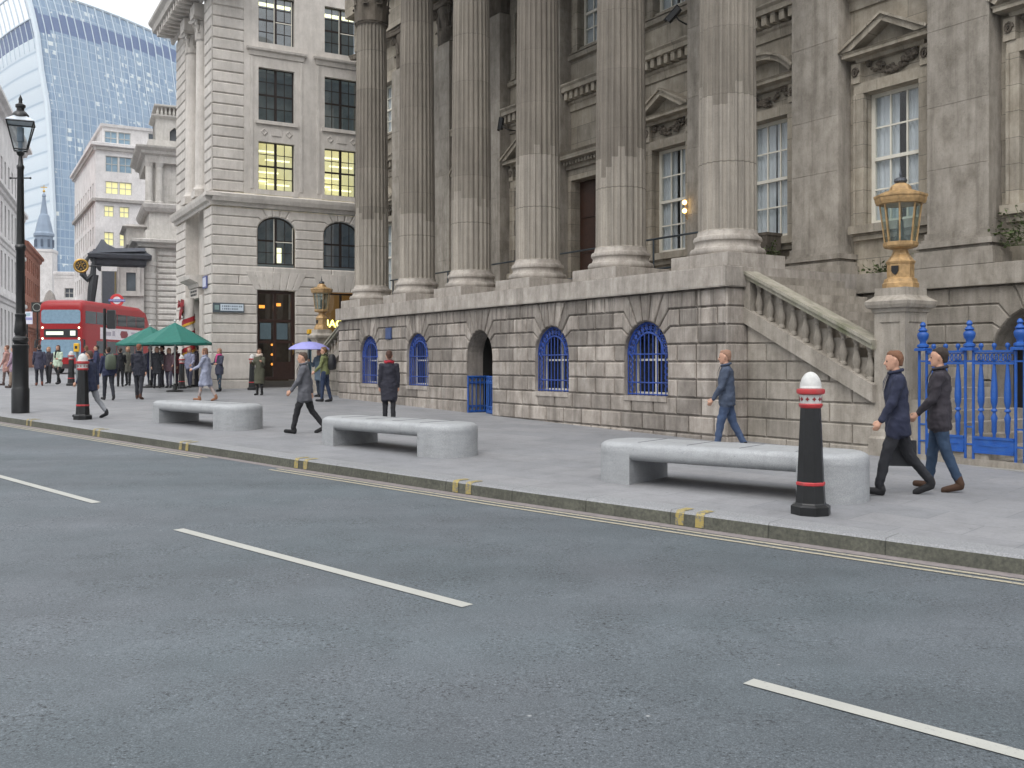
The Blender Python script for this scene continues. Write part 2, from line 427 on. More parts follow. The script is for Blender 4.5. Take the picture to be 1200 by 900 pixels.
# ------------------------------------------------------------------ ground, road, pavement
def asphalt():
    t = NT('asphalt'); v = t.coord()
    fine = t.noise(v, 95, 4, 0.85); f2 = t.noise(v, 42, 3, 0.7); big = t.noise(v, 0.35, 4, 0.6); mid = t.noise(v, 2.2, 5, 0.65)
    c = t.ramp(fine, [(0.32, '3b3f43'), (0.45, '595f64'), (0.57, '686e73'), (0.68, '91979c')])
    c = t.mix(0.6, c, t.ramp(big, [(0.32, 'b6c6c8'), (0.68, 'e6e3e6')]), 'MULTIPLY')
    c = t.mix(0.45, c, t.ramp(mid, [(0.35, 0.74), (0.65, 1.1)]), 'MULTIPLY')
    # wheel-polished lanes running with the street
    rm = t.n('ShaderNodeMapping'); rm.inputs['Rotation'].default_value = (0, 0, radians(43.9)); rm.inputs['Scale'].default_value = (0.03, 0.55, 1); t.l(v, rm.inputs['Vector'])
    c = t.mix(0.5, c, t.ramp(t.noise(rm.outputs['Vector'], 1.0, 3, 0.5), [(0.36, 0.58), (0.62, 1.15)]), 'MULTIPLY')
    # open-textured drifts where stones have plucked out
    dr = t.ramp(t.noise(v, 1.7, 5, 0.7), [(0.40, 0.1), (0.60, 1.0)])
    p = t.ramp(f2, [(0.35, 0.12), (0.43, 0.9), (0.58, 1.03), (0.68, 1.6)])
    c = t.mix(dr, c, t.mix(1.0, c, p, 'MULTIPLY'))
    g = t.n('ShaderNodeTexVoronoi'); g.inputs['Scale'].default_value = 1.5; t.l(v, g.inputs['Vector'])
    c = t.mix(t.ramp(g.outputs['Distance'], [(0.016, 0.9), (0.030, 0.0)]), c, 'a2a5a6')
    t.l(c, t.b.inputs['Base Color'])
    t.b.inputs['Roughness'].default_value = 0.72; t.b.inputs['Specular IOR Level'].default_value = 0.45
    ad = t.n('ShaderNodeMath', operation='ADD'); t.l(fine, ad.inputs[0]); t.l(f2, ad.inputs[1])
    t.bump(ad.outputs[0], 0.3, 0.012)
    return t.m
ASPH = asphalt()
def paving(name, rot, bw=1.1, bh=0.62, c0='7c7d80', c1='858587', joint='737477'):
    t = NT(name); v0 = t.coord()
    mp = t.n('ShaderNodeMapping'); mp.inputs['Rotation'].default_value = (0, 0, rot); t.l(v0, mp.inputs['Vector']); v = mp.outputs['Vector']
    b = t.n('ShaderNodeTexBrick'); b.inputs['Scale'].default_value = 1.0; b.inputs['Brick Width'].default_value = bw; b.inputs['Row Height'].default_value = bh
    b.inputs['Mortar Size'].default_value = 0.008; b.inputs['Mortar Smooth'].default_value = 0.3
    b.inputs['Color1'].default_value = (*lin(c0), 1); b.inputs['Color2'].default_value = (*lin(c1), 1); b.inputs['Mortar'].default_value = (*lin(joint), 1)
    t.l(v, b.inputs['Vector'])
    c = t.mix(0.6, b.outputs['Color'], t.ramp(t.noise(v0, 0.5, 5, 0.65), [(0.3, 0.74), (0.7, 1.08)]), 'MULTIPLY')
    c = t.mix(0.4, c, t.ramp(t.noise(v0, 28, 4, 0.7), [(0.3, 0.72), (0.6, 1.1)]), 'MULTIPLY')
    c = t.mix(0.5, c, t.ramp(t.noise(v0, 2.4, 5, 0.7), [(0.32, 0.72), (0.55, 1.05)]), 'MULTIPLY')
    g = t.n('ShaderNodeTexVoronoi'); g.inputs['Scale'].default_value = 2.2; t.l(v0, g.inputs['Vector'])
    c = t.mix(t.ramp(g.outputs['Distance'], [(0.03, 0.6), (0.06, 0.0)]), c, '5d5e60')
    t.l(c, t.b.inputs['Base Color']); t.b.inputs['Roughness'].default_value = 0.75; t.b.inputs['Specular IOR Level'].default_value = 0.35
    t.bump(t.noise(v0, 60, 3), 0.15, 0.01)
    return t.m
KX = 0.965                                # kerb: y = K0 - KX*x on the pavement
KP = [(-80, 11.9 + KX * 80), (-12.48, 23.95)]
for px, py in ((340, 536.5), (600, 573.0), (900, 613.0), (1200, 652.5)):
    z = depth_on_pavement(py); KP.append(((px - 600) / FPX * z, z))
KP.append((KP[-1][0] + 40, KP[-1][1] - 40 * KX))
rv = Vector((-1, KX)).normalized()        # along the street, away from the camera
kn = Vector((-KX, -1)).normalized()       # towards the road (perpendicular to the kerb)
def kerb_off(d):                          # kerb line shifted by d towards the road
    out = []
    for i, p in enumerate(KP):
        a, b = KP[max(i - 1, 0)], KP[min(i + 1, len(KP) - 1)]
        t = Vector((b[0] - a[0], b[1] - a[1])).normalized(); n = Vector((t.y, -t.x))
        if n.dot(kn) < 0: n = -n
        out.append((p[0] + n.x * d, p[1] + n.y * d))
    return out
def subdiv(pl, step=6.0):
    out = [pl[0]]
    for a, b in zip(pl, pl[1:]):
        m = max(1, int(sqrt((a[0] - b[0]) ** 2 + (a[1] - b[1]) ** 2) / step))
        for k in range(1, m + 1): out.append((a[0] + (b[0] - a[0]) * k / m, a[1] + (b[1] - a[1]) * k / m))
    return out
def sheet(name, la, lb, dz, mat, kind='structure'):
    """strip between two polylines lying on the sloping ground"""
    mb = MB()
    A = [mb.vert((x, y, G(y) + dz)) for x, y in la]; B = [mb.vert((x, y, G(y) + dz)) for x, y in lb]
    for k in range(len(A) - 1): mb.face((A[k], A[k + 1], B[k + 1], B[k]))
    o = mb.build(name, mat); o['kind'] = kind; return o
KS = subdiv(KP)
mb = MB()
# ground: one sheet to the horizon, just under everything else
ys = [-600, -200, -60, 0, 30, 60, 61, 620]
for a, b in zip(ys, ys[1:]):
    mb.poly([(-620, a, G(a) - 0.4), (620, a, G(a) - 0.4), (620, b, G(b) - 0.4), (-620, b, G(b) - 0.4)])
g = mb.build('ground', plain('ground_grey', '5c5e60', 0.9)); g['kind'] = 'structure'
sheet('road', [(x - 70, y - 70) for x, y in KS], KS, -KERB, ASPH)
o = None
def kerb_strip():
    mb = MB(); inn = [(x, y) for x, y in kerb_off(-0.3)]
    a = subdiv(KP, 1.0)
    def off(pl, d):
        out = []
        for i, p in enumerate(pl):
            q, r = pl[max(i - 1, 0)], pl[min(i + 1, len(pl) - 1)]
            t = Vector((r[0] - q[0], r[1] - q[1])).normalized(); n = Vector((t.y, -t.x))
            if n.dot(kn) < 0: n = -n
            out.append((p[0] + n.x * d, p[1] + n.y * d))
        return out
    lines = [(off(a, 0.012), -KERB), (off(a, 0.004), -0.02), (off(a, -0.018), 0.004), (off(a, -0.32), 0.004)]
    for k in range(len(a) - 1):
        tn = random.uniform(0.35, 0.8)
        for f0, f1, tv in ((0.0, 0.012, 0.0), (0.012, 1.0, tn)):
            mb.tone(tv)
            for (p, z0), (q, z1) in zip(lines, lines[1:]):
                P = [tuple(p[k][i] + (p[k + 1][i] - p[k][i]) * f for i in (0, 1)) for f in (f0, f1)]; Q = [tuple(q[k][i] + (q[k + 1][i] - q[k][i]) * f for i in (0, 1)) for f in (f1, f0)]
                mb.poly([(*P[0], G(P[0][1]) + z0), (*P[1], G(P[1][1]) + z0), (*Q[0], G(Q[0][1]) + z1), (*Q[1], G(Q[1][1]) + z1)])
    return mb
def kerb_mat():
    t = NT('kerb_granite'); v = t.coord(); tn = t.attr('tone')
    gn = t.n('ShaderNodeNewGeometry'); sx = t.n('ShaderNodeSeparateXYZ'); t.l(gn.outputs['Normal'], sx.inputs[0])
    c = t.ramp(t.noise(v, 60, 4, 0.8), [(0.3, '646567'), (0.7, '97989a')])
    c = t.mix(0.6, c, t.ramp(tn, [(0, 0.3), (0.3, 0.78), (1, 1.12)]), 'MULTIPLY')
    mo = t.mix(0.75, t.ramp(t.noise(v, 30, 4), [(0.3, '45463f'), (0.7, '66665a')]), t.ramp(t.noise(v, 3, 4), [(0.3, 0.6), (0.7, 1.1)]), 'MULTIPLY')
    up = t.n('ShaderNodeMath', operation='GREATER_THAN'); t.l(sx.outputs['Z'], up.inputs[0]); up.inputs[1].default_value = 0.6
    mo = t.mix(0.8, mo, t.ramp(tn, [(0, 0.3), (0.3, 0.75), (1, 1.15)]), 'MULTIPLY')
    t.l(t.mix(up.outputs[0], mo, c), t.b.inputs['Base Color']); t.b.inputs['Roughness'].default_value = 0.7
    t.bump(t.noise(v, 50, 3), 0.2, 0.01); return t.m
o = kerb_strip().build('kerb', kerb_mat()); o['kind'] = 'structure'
sheet('pavement', kerb_off(-0.30), [(x + 400 * 0.62, y + 400) for x, y in KP], 0.0, paving('pavement_slabs', 0.77)) if False else None
def pavement():
    mb = MB(); a = subdiv(kerb_off(-0.30), 8)
    for p, q in zip(a, a[1:]):
        m = 40
        for k in range(m):
            t0, t1 = (k / m) ** 2 * 260, ((k + 1) / m) ** 2 * 260
            P = [(p[0] - kn.x * t, p[1] - kn.y * t) for t in (t0, t1)]; Q = [(q[0] - kn.x * t, q[1] - kn.y * t) for t in (t0, t1)]
            mb.poly([(*P[0], G(P[0][1])), (*Q[0], G(Q[0][1])), (*Q[1], G(Q[1][1])), (*P[1], G(P[1][1]))])
    return mb
o = pavement().build('pavement', paving('pavement_slabs', 0.77)); o['kind'] = 'structure'
# far carriageway beyond the little square
sheet('side_road', [(-75, 41.8), (-40, 41.8), (-16.6, 41.8), (-14.5, 43)], [(-75, 140), (-40, 140), (-27, 140), (-24, 140)], 0.008, ASPH)
mb = MB()
for a, b in (((-40, 41.5), (-16.4, 41.5)),):
    mb.poly([(a[0], a[1], G(a[1]) + 0.012), (b[0], b[1], G(b[1]) + 0.012), (b[0], b[1] + 0.28, G(b[1]) + 0.017), (a[0], a[1] + 0.28, G(a[1]) + 0.017)])
o = mb.build('kerb_edging', plain('kerb_pale', 'b4b4b2', 0.7)); o['kind'] = 'structure'
def paint_mat(name, col, wear=0.45):
    t = NT(name); v = t.coord()
    c = t.mix(t.ramp(t.noise(v, 26, 5, 0.8), [(wear - 0.12, 0.0), (wear, 1.0)]), '5f646b', col)
    c = t.mix(0.35, c, t.ramp(t.noise(v, 2.5, 4), [(0.3, 0.75), (0.7, 1.05)]), 'MULTIPLY')
    t.l(c, t.b.inputs['Base Color']); t.b.inputs['Roughness'].default_value = 0.6; t.bump(t.noise(v, 70, 3), 0.3, 0.006); return t.m
PW = paint_mat('road_paint_white', 'a3a39d', 0.40); PY = paint_mat('road_paint_yellow', 'a29a86', 0.49); PK = paint_mat('kerb_paint_yellow', '9d8c50', 0.52)
def dash(p0, p1, w=0.115):
    mb = MB(); a = Vector(p0); b = Vector(p1); d = (b - a).normalized(); n = Vector((-d.y, d.x)) * w / 2
    m = 8; L = [(a + (b - a) * k / m) for k in range(m + 1)]
    for p, q in zip(L, L[1:]):
        mb.poly([(*(p - n), G(p.y) - KERB + 0.005), (*(q - n), G(q.y) - KERB + 0.005), (*(q + n), G(q.y) - KERB + 0.005), (*(p + n), G(p.y) - KERB + 0.005)])
    o = mb.build('road_marking', PW); o['kind'] = 'structure'
c0, c1 = road_pt(209, 620.5), road_pt(548, 710.5); d0 = road_pt(113, 589.5); e0 = road_pt(877, 799); e1 = road_pt(1200, 886)
dash(c0, c1); dash((d0[0] - 4.2 * 0.71, d0[1] + 4.2 * 0.70), d0)
ev = (Vector(e1) - Vector(e0)).normalized(); dash(e0, tuple(Vector(e0) + ev * 4.2))
for k in range(1, 3):
    q = (d0[0] - (4.2 + 2.2) * k * 0.71, d0[1] + (4.2 + 2.2) * k * 0.70); dash((q[0] - 4.2 * 0.71, q[1] + 4.2 * 0.7), q)
gp = road_pt(282, 541)
def yellow(d, w=0.06):
    A, B = subdiv(kerb_off(d), 2), subdiv(kerb_off(d + w), 2)
    for lo, hi in ((-99, gp[0] - 0.12), (gp[0] + 0.12, 99)):
        k = [i for i in range(len(A)) if lo < A[i][0] < hi]
        sheet('yellow_line', [A[i] for i in k], [B[i] for i in k], -KERB + 0.005, PY)
yellow(0.20); yellow(0.33)
# concrete channel between the lines and the kerb
sheet('gutter', subdiv(kerb_off(0.0), 4), subdiv(kerb_off(0.16), 4), -KERB + 0.003, plain('gutter_stone', '77706f', 0.8, var=0.2, scale=14))
def tick(px, py):
    z = depth_on_pavement(py); c = Vector(((px - 600) / FPX * z, z))
    i = min(range(len(KP) - 1), key=lambda k: abs((KP[k][0] + KP[k + 1][0]) / 2 - c.x)) if False else next(k for k in range(len(KP) - 1) if KP[k][0] <= c.x <= KP[k + 1][0])
    a, b = Vector(KP[i]), Vector(KP[i + 1]); d = (b - a).normalized(); c = a + d * (c - a).dot(d); n = Vector((d.y, -d.x))
    if n.dot(kn) < 0: n = -n
    mb = MB()
    for s in (-0.17, 0.07):
        p, q = c + d * s, c + d * (s + 0.10)
        L = [(0.019, -KERB + 0.012), (0.010, -0.018), (-0.018, 0.010), (-0.20, 0.010)]
        for (h0, z0), (h1, z1) in zip(L, L[1:]):
            P = [p + n * h0, q + n * h0, q + n * h1, p + n * h1]; Z = [z0, z0, z1, z1]
            mb.poly([(v.x, v.y, G(v.y) + zz) for v, zz in zip(P, Z)])
    o = mb.build('kerb_marking', PK); o['kind'] = 'structure'
for q in ((34, 492), (113, 503.5), (215, 518.5), (352, 538.5), (541, 565), (808, 601)): tick(*q)
# ------------------------------------------------------------------ the columned mansion
TH = atan2(750, FPX); TD = Vector((-sin(TH), cos(TH), 0)); TN = Vector((cos(TH), sin(TH), 0))
MROOT = TN * 12.7 + TD * 21.1
mansion = thing('mansion', 'large grey stone mansion with six giant fluted columns on a rusticated podium', 'building', MROOT, atan2(-cos(TH), sin(TH)))
def Mw(x, y, z=0.0):          # mansion local -> world
    p = MROOT + TD * (-x) + TN * y; return Vector((p.x, p.y, z))
def Gm(x, y): return G(Mw(x, y).y)
MRZ = atan2(-cos(TH), sin(TH))
S_POD = stone('podium_stone', '78716a', '9b938b', 'bbb4ac', streak=0.48, grime='49433d', fine=34, toned=0.72, drip=(1.5, 2.95))
S_COP = stone('coping_stone', '807971', 'a29b93', 'beb7af', streak=0.4, grime='49433d', fine=34, toned=0.6)
S_WALL = stone('wall_stone', '877f72', 'a59d90', 'bfb7aa', streak=0.34, grime='4a423a', fine=30, ashlar=(1.25, 0.46))
S_WING = stone('wing_stone', '7e776d', '9f988e', 'b8b0a6', streak=0.46, grime='524b41', fine=32)
S_DARK = stone('carved_stone', '4a443d', '6c645a', '867d72', streak=0.5, grime='2b2723', fine=45, bump=0.5)
S_MOSS = stone('mossy_stone', '787568', '999487', 'aea99e', streak=0.3, moss=0.6, grime='40402f')
def column_mat():
    t = NT('column_stone'); v = t.coord(); tn = t.attr('tone')
    c = t.ramp(tn, [(0.0, '3b3732'), (0.22, '756e66'), (0.5, '8c857b'), (0.75, 'a0998f'), (1.0, 'afa89f')])
    c = t.mix(0.5, c, t.ramp(t.noise(v, 1.1, 5, 0.7), [(0.3, 0.6), (0.7, 1.15)]), 'MULTIPLY')
    st = t.noise(t.coord(scale=(7, 7, 0.25)), 1.0, 5, 0.7)
    c = t.mix(0.6, c, t.ramp(st, [(0.35, 0.5), (0.6, 1.1)]), 'MULTIPLY')
    c = t.mix(0.4, c, t.ramp(t.noise(v, 30, 4, 0.8), [(0.3, 0.6), (0.5, 1.05)]), 'MULTIPLY')
    t.l(c, t.b.inputs['Base Color']); t.b.inputs['Roughness'].default_value = 0.88; t.b.inputs['Specular IOR Level'].default_value = 0.2
    t.bump(t.noise(v, 26, 5, 0.7), 0.3, 0.02); return t.m
S_COL = column_mat()
BLUE = plain('blue_ironwork', '164c98', 0.5, var=0.2, wear='436794'); BLUED = plain('blue_grille_paint', '183c88', 0.55, var=0.3, wear='2f4573')
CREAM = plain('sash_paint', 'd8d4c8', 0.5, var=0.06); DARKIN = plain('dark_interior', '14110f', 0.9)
GLASS = glass('window_glass', 'eceff0', 0.07); CURT = plain('net_curtain', 'cfd3d6', 0.9, var=0.06)
JL = [-0.06, 0.27, 0.60, 0.93, 1.27, 1.60, 1.93, 2.27, 2.60, 2.93]
PX0, PX1 = -8.7, 8.6
TF = FR((0, 0), 0.0)                       # podium front plane
ANG = {'top': 2.93, 'key': 66, 2.27: 36, 2.6: 52}
WIN_X = [-6.40, -3.22, 3.22, 6.40]
arches = [(x, 1.75, 0.64, 0.64, 0.93, ANG) for x in WIN_X] + [(0.12, 1.72, 0.60, 0.66, -0.06, ANG)]
mb = MB(); rusticate(mb, TF, PX0, PX1, JL, arches, bw=0.66, gap=0.014, ch=0.02, depth=0.045, tone=(0.1, 0.9))
mb.build('podium_cladding', S_POD, mansion); mb = MB()
TR = FR((PX1, 0), pi / 2); rusticate(mb, TR, 0.0, 0.62, JL, bw=0.62, tone=(0.45, 0.95))
mb.build('podium_cladding', S_POD, mansion); mb = MB()
TL = FR((PX0, 3.6), -pi / 2); rusticate(mb, TL, 0, 3.6, JL, bw=0.66)
mb.build('podium_cladding', S_POD, mansion)
# arch tunnels (reveals) and sills
for i, (uc, zc, rx, ry, zs, _) in enumerate(arches):
    mb = MB(); pts = [(uc - rx, zs)] + [(uc - rx * cos(pi * k / 16), zc + ry * sin(pi * k / 16)) for k in range(17)] + [(uc + rx, zs)]
    dp = -0.48 if i == 4 else -0.36
    mb.tone(0.35, 0.6)
    for (a, b), (c, d) in zip(pts, pts[1:]): mb.poly([TF(a, b, -0.02), TF(c, d, -0.02), TF(c, d, dp), TF(a, b, dp)])
    if i < 4: mb.tone(0.7); mb.box(uc - rx + 0.005, uc + rx - 0.005, -0.02, 0.36, zs - 0.10, zs - 0.001)
    mb.build('arch_reveal', S_POD, mansion)
def arch_poly(uc, zc, rx, ry, zs, n=14): return [(uc + rx, zs)] + [(uc + rx * cos(pi * k / n), zc + ry * sin(pi * k / n)) for k in range(n + 1)] + [(uc - rx, zs)]
for i, (uc, zc, rx, ry, zs, _) in enumerate(arches):
    if i == 4:
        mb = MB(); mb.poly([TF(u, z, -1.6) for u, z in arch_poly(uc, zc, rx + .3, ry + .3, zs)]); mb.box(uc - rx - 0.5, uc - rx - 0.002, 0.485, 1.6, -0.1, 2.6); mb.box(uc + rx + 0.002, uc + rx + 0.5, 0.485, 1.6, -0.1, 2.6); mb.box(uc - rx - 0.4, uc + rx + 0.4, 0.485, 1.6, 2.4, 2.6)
        mb.build('archway_interior', DARKIN, mansion)  # near-black lining stands in for the shade inside the arch
        # half-height blue gates: one leaf folded back along the reveal, one across the arch
        for nm, (xa, ya), (xb, yb) in (('gate_leaf', (uc - rx + 0.03, 0.02), (uc - rx + 0.04, 0.62)), ('gate_leaf', (uc - 0.10, 0.30), (uc + rx - 0.02, 0.12))):
            mb = MB(); L = Vector((xb - xa, yb - ya)); n = 5
            for k in range(n + 1):
                p = Vector((xa, ya)) + L * k / n; r = 0.022 if k in (0, n) else 0.014
                mb.tube([(p.x, p.y, 0.28), (p.x, p.y, 1.25)], r, 6)
            for z, h in ((0.33, 0.05), (0.48, 0.03), (1.06, 0.03), (1.22, 0.05)):
                mb.tube([(xa, ya, z), (xb, yb, z)], h / 2, 6)
            for k in range(n):
                for zz in (0.405, 1.14):
                    c = Vector((xa, ya)) + L * (k + 0.5) / n; e = L.normalized() * 0.055
                    mb.tube([(c.x + e.x * cos(a), c.y + e.y * cos(a), zz + 0.055 * sin(a)) for a in [2 * pi * q / 8 for q in range(9)]], 0.011, 5)
            mb.build(nm, BLUE, mansion)
        continue
    # sash behind
    mb = MB(); mb.poly([TF(u, z, -0.355) for u, z in arch_poly(uc, zc, rx, ry, zs)])
    w = mb.build('window', plain('basement_pane', '23252b', 0.12, var=0.3), mansion)
    mb = MB()
    for u in (-0.58, 0.0, 0.58): mb.box(uc + u - 0.02, uc + u + 0.02, 0.29, 0.335, zs, zc + ry * sqrt(max(0.02, 1 - (u / rx) ** 2)))
    for z in (zs + 0.05, zs + 0.71): mb.box(uc - rx, uc + rx, 0.286, 0.331, z - 0.02, z + 0.02)
    mb.build('sash_frame', CREAM, w)
    mb = MB()                                   # blue wrought-iron grille
    def ring(r0, rad, n=18): mb.tube([(uc + r0 * rx * cos(pi * k / n), 0.10, zc + r0 * ry * sin(pi * k / n)) for k in range(n + 1)], rad, 5)
    ring(0.97, 0.022); ring(0.66, 0.018)
    for k in range(13):
        a = pi * (k + 0.5) / 13; c = (uc + 0.81 * rx * cos(a), zc + 0.81 * ry * sin(a))
        mb.tube([(c[0] + 0.085 * cos(q), 0.10, c[1] + 0.085 * sin(q)) for q in [2 * pi * j / 8 for j in range(9)]], 0.012, 5)
        mb.tube([(c[0] + 0.035 * cos(q), 0.10, c[1] + 0.035 * sin(q)) for q in [2 * pi * j / 6 for j in range(7)]], 0.010, 4)
    for u in [-0.97 + 1.94 * k / 10 for k in range(11)]:
        top = zc + (0.66 * ry * sqrt(max(0, 1 - (u / 0.66) ** 2)) if abs(u) < 0.66 else 0.0)
        mb.tube([(uc + u * rx, 0.10, zs + 0.005), (uc + u * rx, 0.10, top)], 0.013, 6)
    for sgn in (-1, 1):
        for k in range(7):
            c = (uc + sgn * 0.81 * rx, zs + 0.14 + k * 0.115)
            mb.tube([(c[0] + 0.055 * cos(q), 0.10, c[1] + 0.055 * sin(q)) for q in [2 * pi * j / 7 for j in range(8)]], 0.010, 4)
    for z in (zs + 0.03, zs + 0.26, zc): mb.tube([(uc - rx * 0.97, 0.10, z), (uc + rx * 0.97, 0.10, z)], 0.015, 6)
    mb.build('window_grille', BLUED, mansion)
# plinth, floor slab and coping course
mb = MB(); mb.tone(0.45)
mb.box(PX0 - 0.05, PX1 + 0.05, -0.07, 0.3, -1, 0.06 + 0.10) if False else None
for a, b in ((PX0, 0.12 - 0.62), (0.12 + 0.62, PX1)):
    x = a
    while x < b - 0.01:
        e = min(b, x + random.uniform(0.9, 1.4)); mb.tone(0.2, 0.7); mb.block([(x, -0.6), (e, -0.6), (e, 0.16), (x, 0.16)], lambda u, z, h: TF(u, z, h + 0.06), depth=0.07); x = e
x = 0.0
mb.build('podium_plinth', S_POD, mansion)
mb = MB()
x = PX0 - 0.06
while x < PX1 + 0.05:
    e = min(PX1 + 0.06, x + random.uniform(1.3, 1.8)); mb.tone(0.5, 0.85)
    if PX1 + 0.06 - e < 0.5: e = PX1 + 0.06
    mb.block([(x, 2.935), (e, 2.935), (e, 3.32), (x, 3.32)], lambda u, z, h: TF(u, z, h + 0.09), gap=0.004, ch=0.022, depth=0.12); x = e
mb.tone(0.7); mb.block([(-0.09, 2.935), (0.62, 2.935), (0.62, 3.32), (-0.09, 3.32)], lambda u, z, h: FR((PX1, 0), pi / 2)(u, z, h + 0.06), gap=0.004, ch=0.022, depth=0.12)
mb.tone(0.6); mb.box(PX0 - 0.05, PX1 + 0.05, -0.086, 4.2, 2.94, 3.315); mb.box(PX0, PX1 - 0.02, 1.7, 4.1, -1, 2.94)
mb.build('podium_coping', S_COP, mansion)
# columns
ZB, ZF0, ZF1 = 3.32, 4.02, 12.36
COLX = [7.85 - 3.14 * k for k in range(6)]
def shaft_mesh(seed):
    rnd = random.Random(seed); mb = MB(); NFL = 24; r0, r1 = 0.54, 0.47
    zs = [ZF0, ZF0 + 0.03]; zb = rnd.uniform(1.7, 2.6)
    nz = 40
    zs += [ZF0 + 0.03 + (ZF1 - ZF0 - 0.06) * k / nz for k in range(1, nz + 1)] + [ZF1]
    for j in range(1, 7): zs += [ZF0 + 1.25 * j, ZF0 + 1.25 * j + 0.012]
    zs.sort()
    rings = []
    for i, z in enumerate(zs):
        t = (z - ZF0) / (ZF1 - ZF0); R = r0 - (r0 - r1) * (t ** 1.6)
        if i in (0,): R *= 1.03
        ring = []
        for k in range(NFL):
            a0 = 2 * pi * k / NFL
            for f, d in ((0.0, 0), (0.24, 0), (0.36, 0.028), (0.62, 0.046), (0.88, 0.028)):
                dd = d if 0 < i < len(zs) - 1 else 0
                a = a0 + f * 2 * pi / NFL; ring.append(((R - dd) * cos(a), (R - dd) * sin(a), z))
        rings.append(ring)
    ids = [[mb.vert(p) for p in r] for r in rings]; n = len(ids[0])
    edge = [zb + rnd.uniform(-0.12, 0.12) + 0.15 * sin(q * 0.9 + seed) for q in range(NFL)]
    drum = [rnd.uniform(0.34, 0.54) for _ in range(8)]
    for i in range(len(zs) - 1):
        zm = (zs[i] + zs[i + 1]) / 2 - ZF0
        for k in range(n):
            fl = k // 5; base = drum[min(7, int(zm / 1.25))]
            if zm < edge[fl]: base = 0.70 + drum[0] * 0.1
            if zs[i + 1] - zs[i] < 0.02 and 0 < i < len(zs) - 2: base = 0.26
            mb.cur = max(0, min(1, base))
            mb.face((ids[i][k], ids[i][(k + 1) % n], ids[i + 1][(k + 1) % n], ids[i + 1][k]))
    return mb.mesh('column', S_COL)
mbb = MB(); mbb.tone(0.72)
mbb.sqlathe([(0.74, ZB), (0.74, ZB + 0.24), (0.73, ZB + 0.245)])
mbb.tone(0.75)
mbb.lathe([(0.67, ZB + 0.243), (0.70, ZB + 0.28), (0.705, ZB + 0.33), (0.68, ZB + 0.375), (0.63, ZB + 0.39), (0.61, ZB + 0.42), (0.60, ZB + 0.47), (0.615, ZB + 0.505), (0.635, ZB + 0.52), (0.64, ZB + 0.56), (0.62, ZB + 0.60), (0.585, ZB + 0.615), (0.565, ZB + 0.65), (0.555, ZB + 0.705)], 40)
BASE = mbb.mesh('column_base', S_COP, True, 35)
def capital(mb, r, z0, H, square=False):
    """corinthian bell, two tiers of curling leaves, corner volutes, hollow-sided abacus"""
    mb.tone(0.4)
    mb.lathe([(r * 1.02, z0), (r * 1.08, z0 + 0.03 * H), (r * 1.02, z0 + 0.06 * H), (r * 0.98, z0 + 0.1 * H), (r * 1.0, z0 + 0.6 * H), (r * 1.18, z0 + 0.86 * H)], 24)
    for tier, (h0, h1, off) in enumerate(((0.05, 0.40, 0), (0.05, 0.70, 0.5))):
        for k in range(8):
            a = 2 * pi * (k + off) / 8; pts = []
            for q in range(6):
                t = q / 5; zz = z0 + H * (h0 + (h1 - h0) * min(1, t * 1.18)) - (0.05 * H if q == 5 else 0)
                rr = r * (1.03 + 0.04 * tier + 0.05 * t + (0.20 * max(0, t - 0.55) / 0.45))
                w = r * 0.36 * (1 - 0.55 * t ** 2)
                pts.append((rr, zz, w))
            mb.tone(0.3, 0.6)
            rings = []
            for rr, zz, w in pts:
                row = []
                for s_ in (-1, -0.5, 0, 0.5, 1):
                    rad = rr + 0.04 * r * (1 - abs(s_)) + (0.03 * r if s_ in (-0.5, 0.5) else 0); aa = a + s_ * w / rr / 1.0
                    row.append((rad * cos(aa), rad * sin(aa), zz))
                rings.append(row)
            mb.rings(rings, closed=False)
    for k in range(4):
        a = pi / 4 + k * pi / 2
        for sg in (-1, 1):
            pts = []
            for q in range(16):
                th = q / 15 * 3.6 * pi; rad = 0.17 * r * 1.7 * (1 - q / 18)
                pts.append((rad * cos(th + pi * 0.6), rad * sin(th + pi * 0.6)))
            P = [((r * 1.42 + p[0]) * cos(a) - sg * 0.07 * r * sin(a), (r * 1.42 + p[0]) * sin(a) + sg * 0.07 * r * cos(a), z0 + 0.76 * H + p[1]) for p in pts]
            mb.tube(P, [0.075 * r] * 16, 6)
        mb.tube([(r * 1.0 * cos(a), r * 1.0 * sin(a), z0 + 0.45 * H), (r * 1.2 * cos(a), r * 1.2 * sin(a), z0 + 0.7 * H), (r * 1.5 * cos(a), r * 1.5 * sin(a), z0 + 0.88 * H)], [0.06 * r, 0.09 * r, 0.12 * r], 6)
    pl = []
    for k in range(4):
        a = k * pi / 2
        for q in range(7):
            u = -1 + 2 * q / 6; d = r * (1.28 + 0.40 * u * u); w = r * 1.62 * u
            x, y = d, w; pl.append((x * cos(a) - y * sin(a), x * sin(a) + y * cos(a)))
    mb.tone(0.55)
    mb.rings([[(x * f, y * f, z) for x, y in pl] for f, z in ((0.95, z0 + 0.87 * H), (1.0, z0 + 0.91 * H), (1.0, z0 + 0.95 * H), (1.05, z0 + 0.965 * H), (1.05, z0 + H))])
mbc = MB(); capital(mbc, 0.485, ZF1, 1.64); CAP = mbc.mesh('capital', S_DARK, False)
for k, x in enumerate(COLX):
    c = link('column', shaft_mesh(k), mansion, (x, 0.78, 0))
    link('column_base', BASE, c); link('capital', CAP, c)
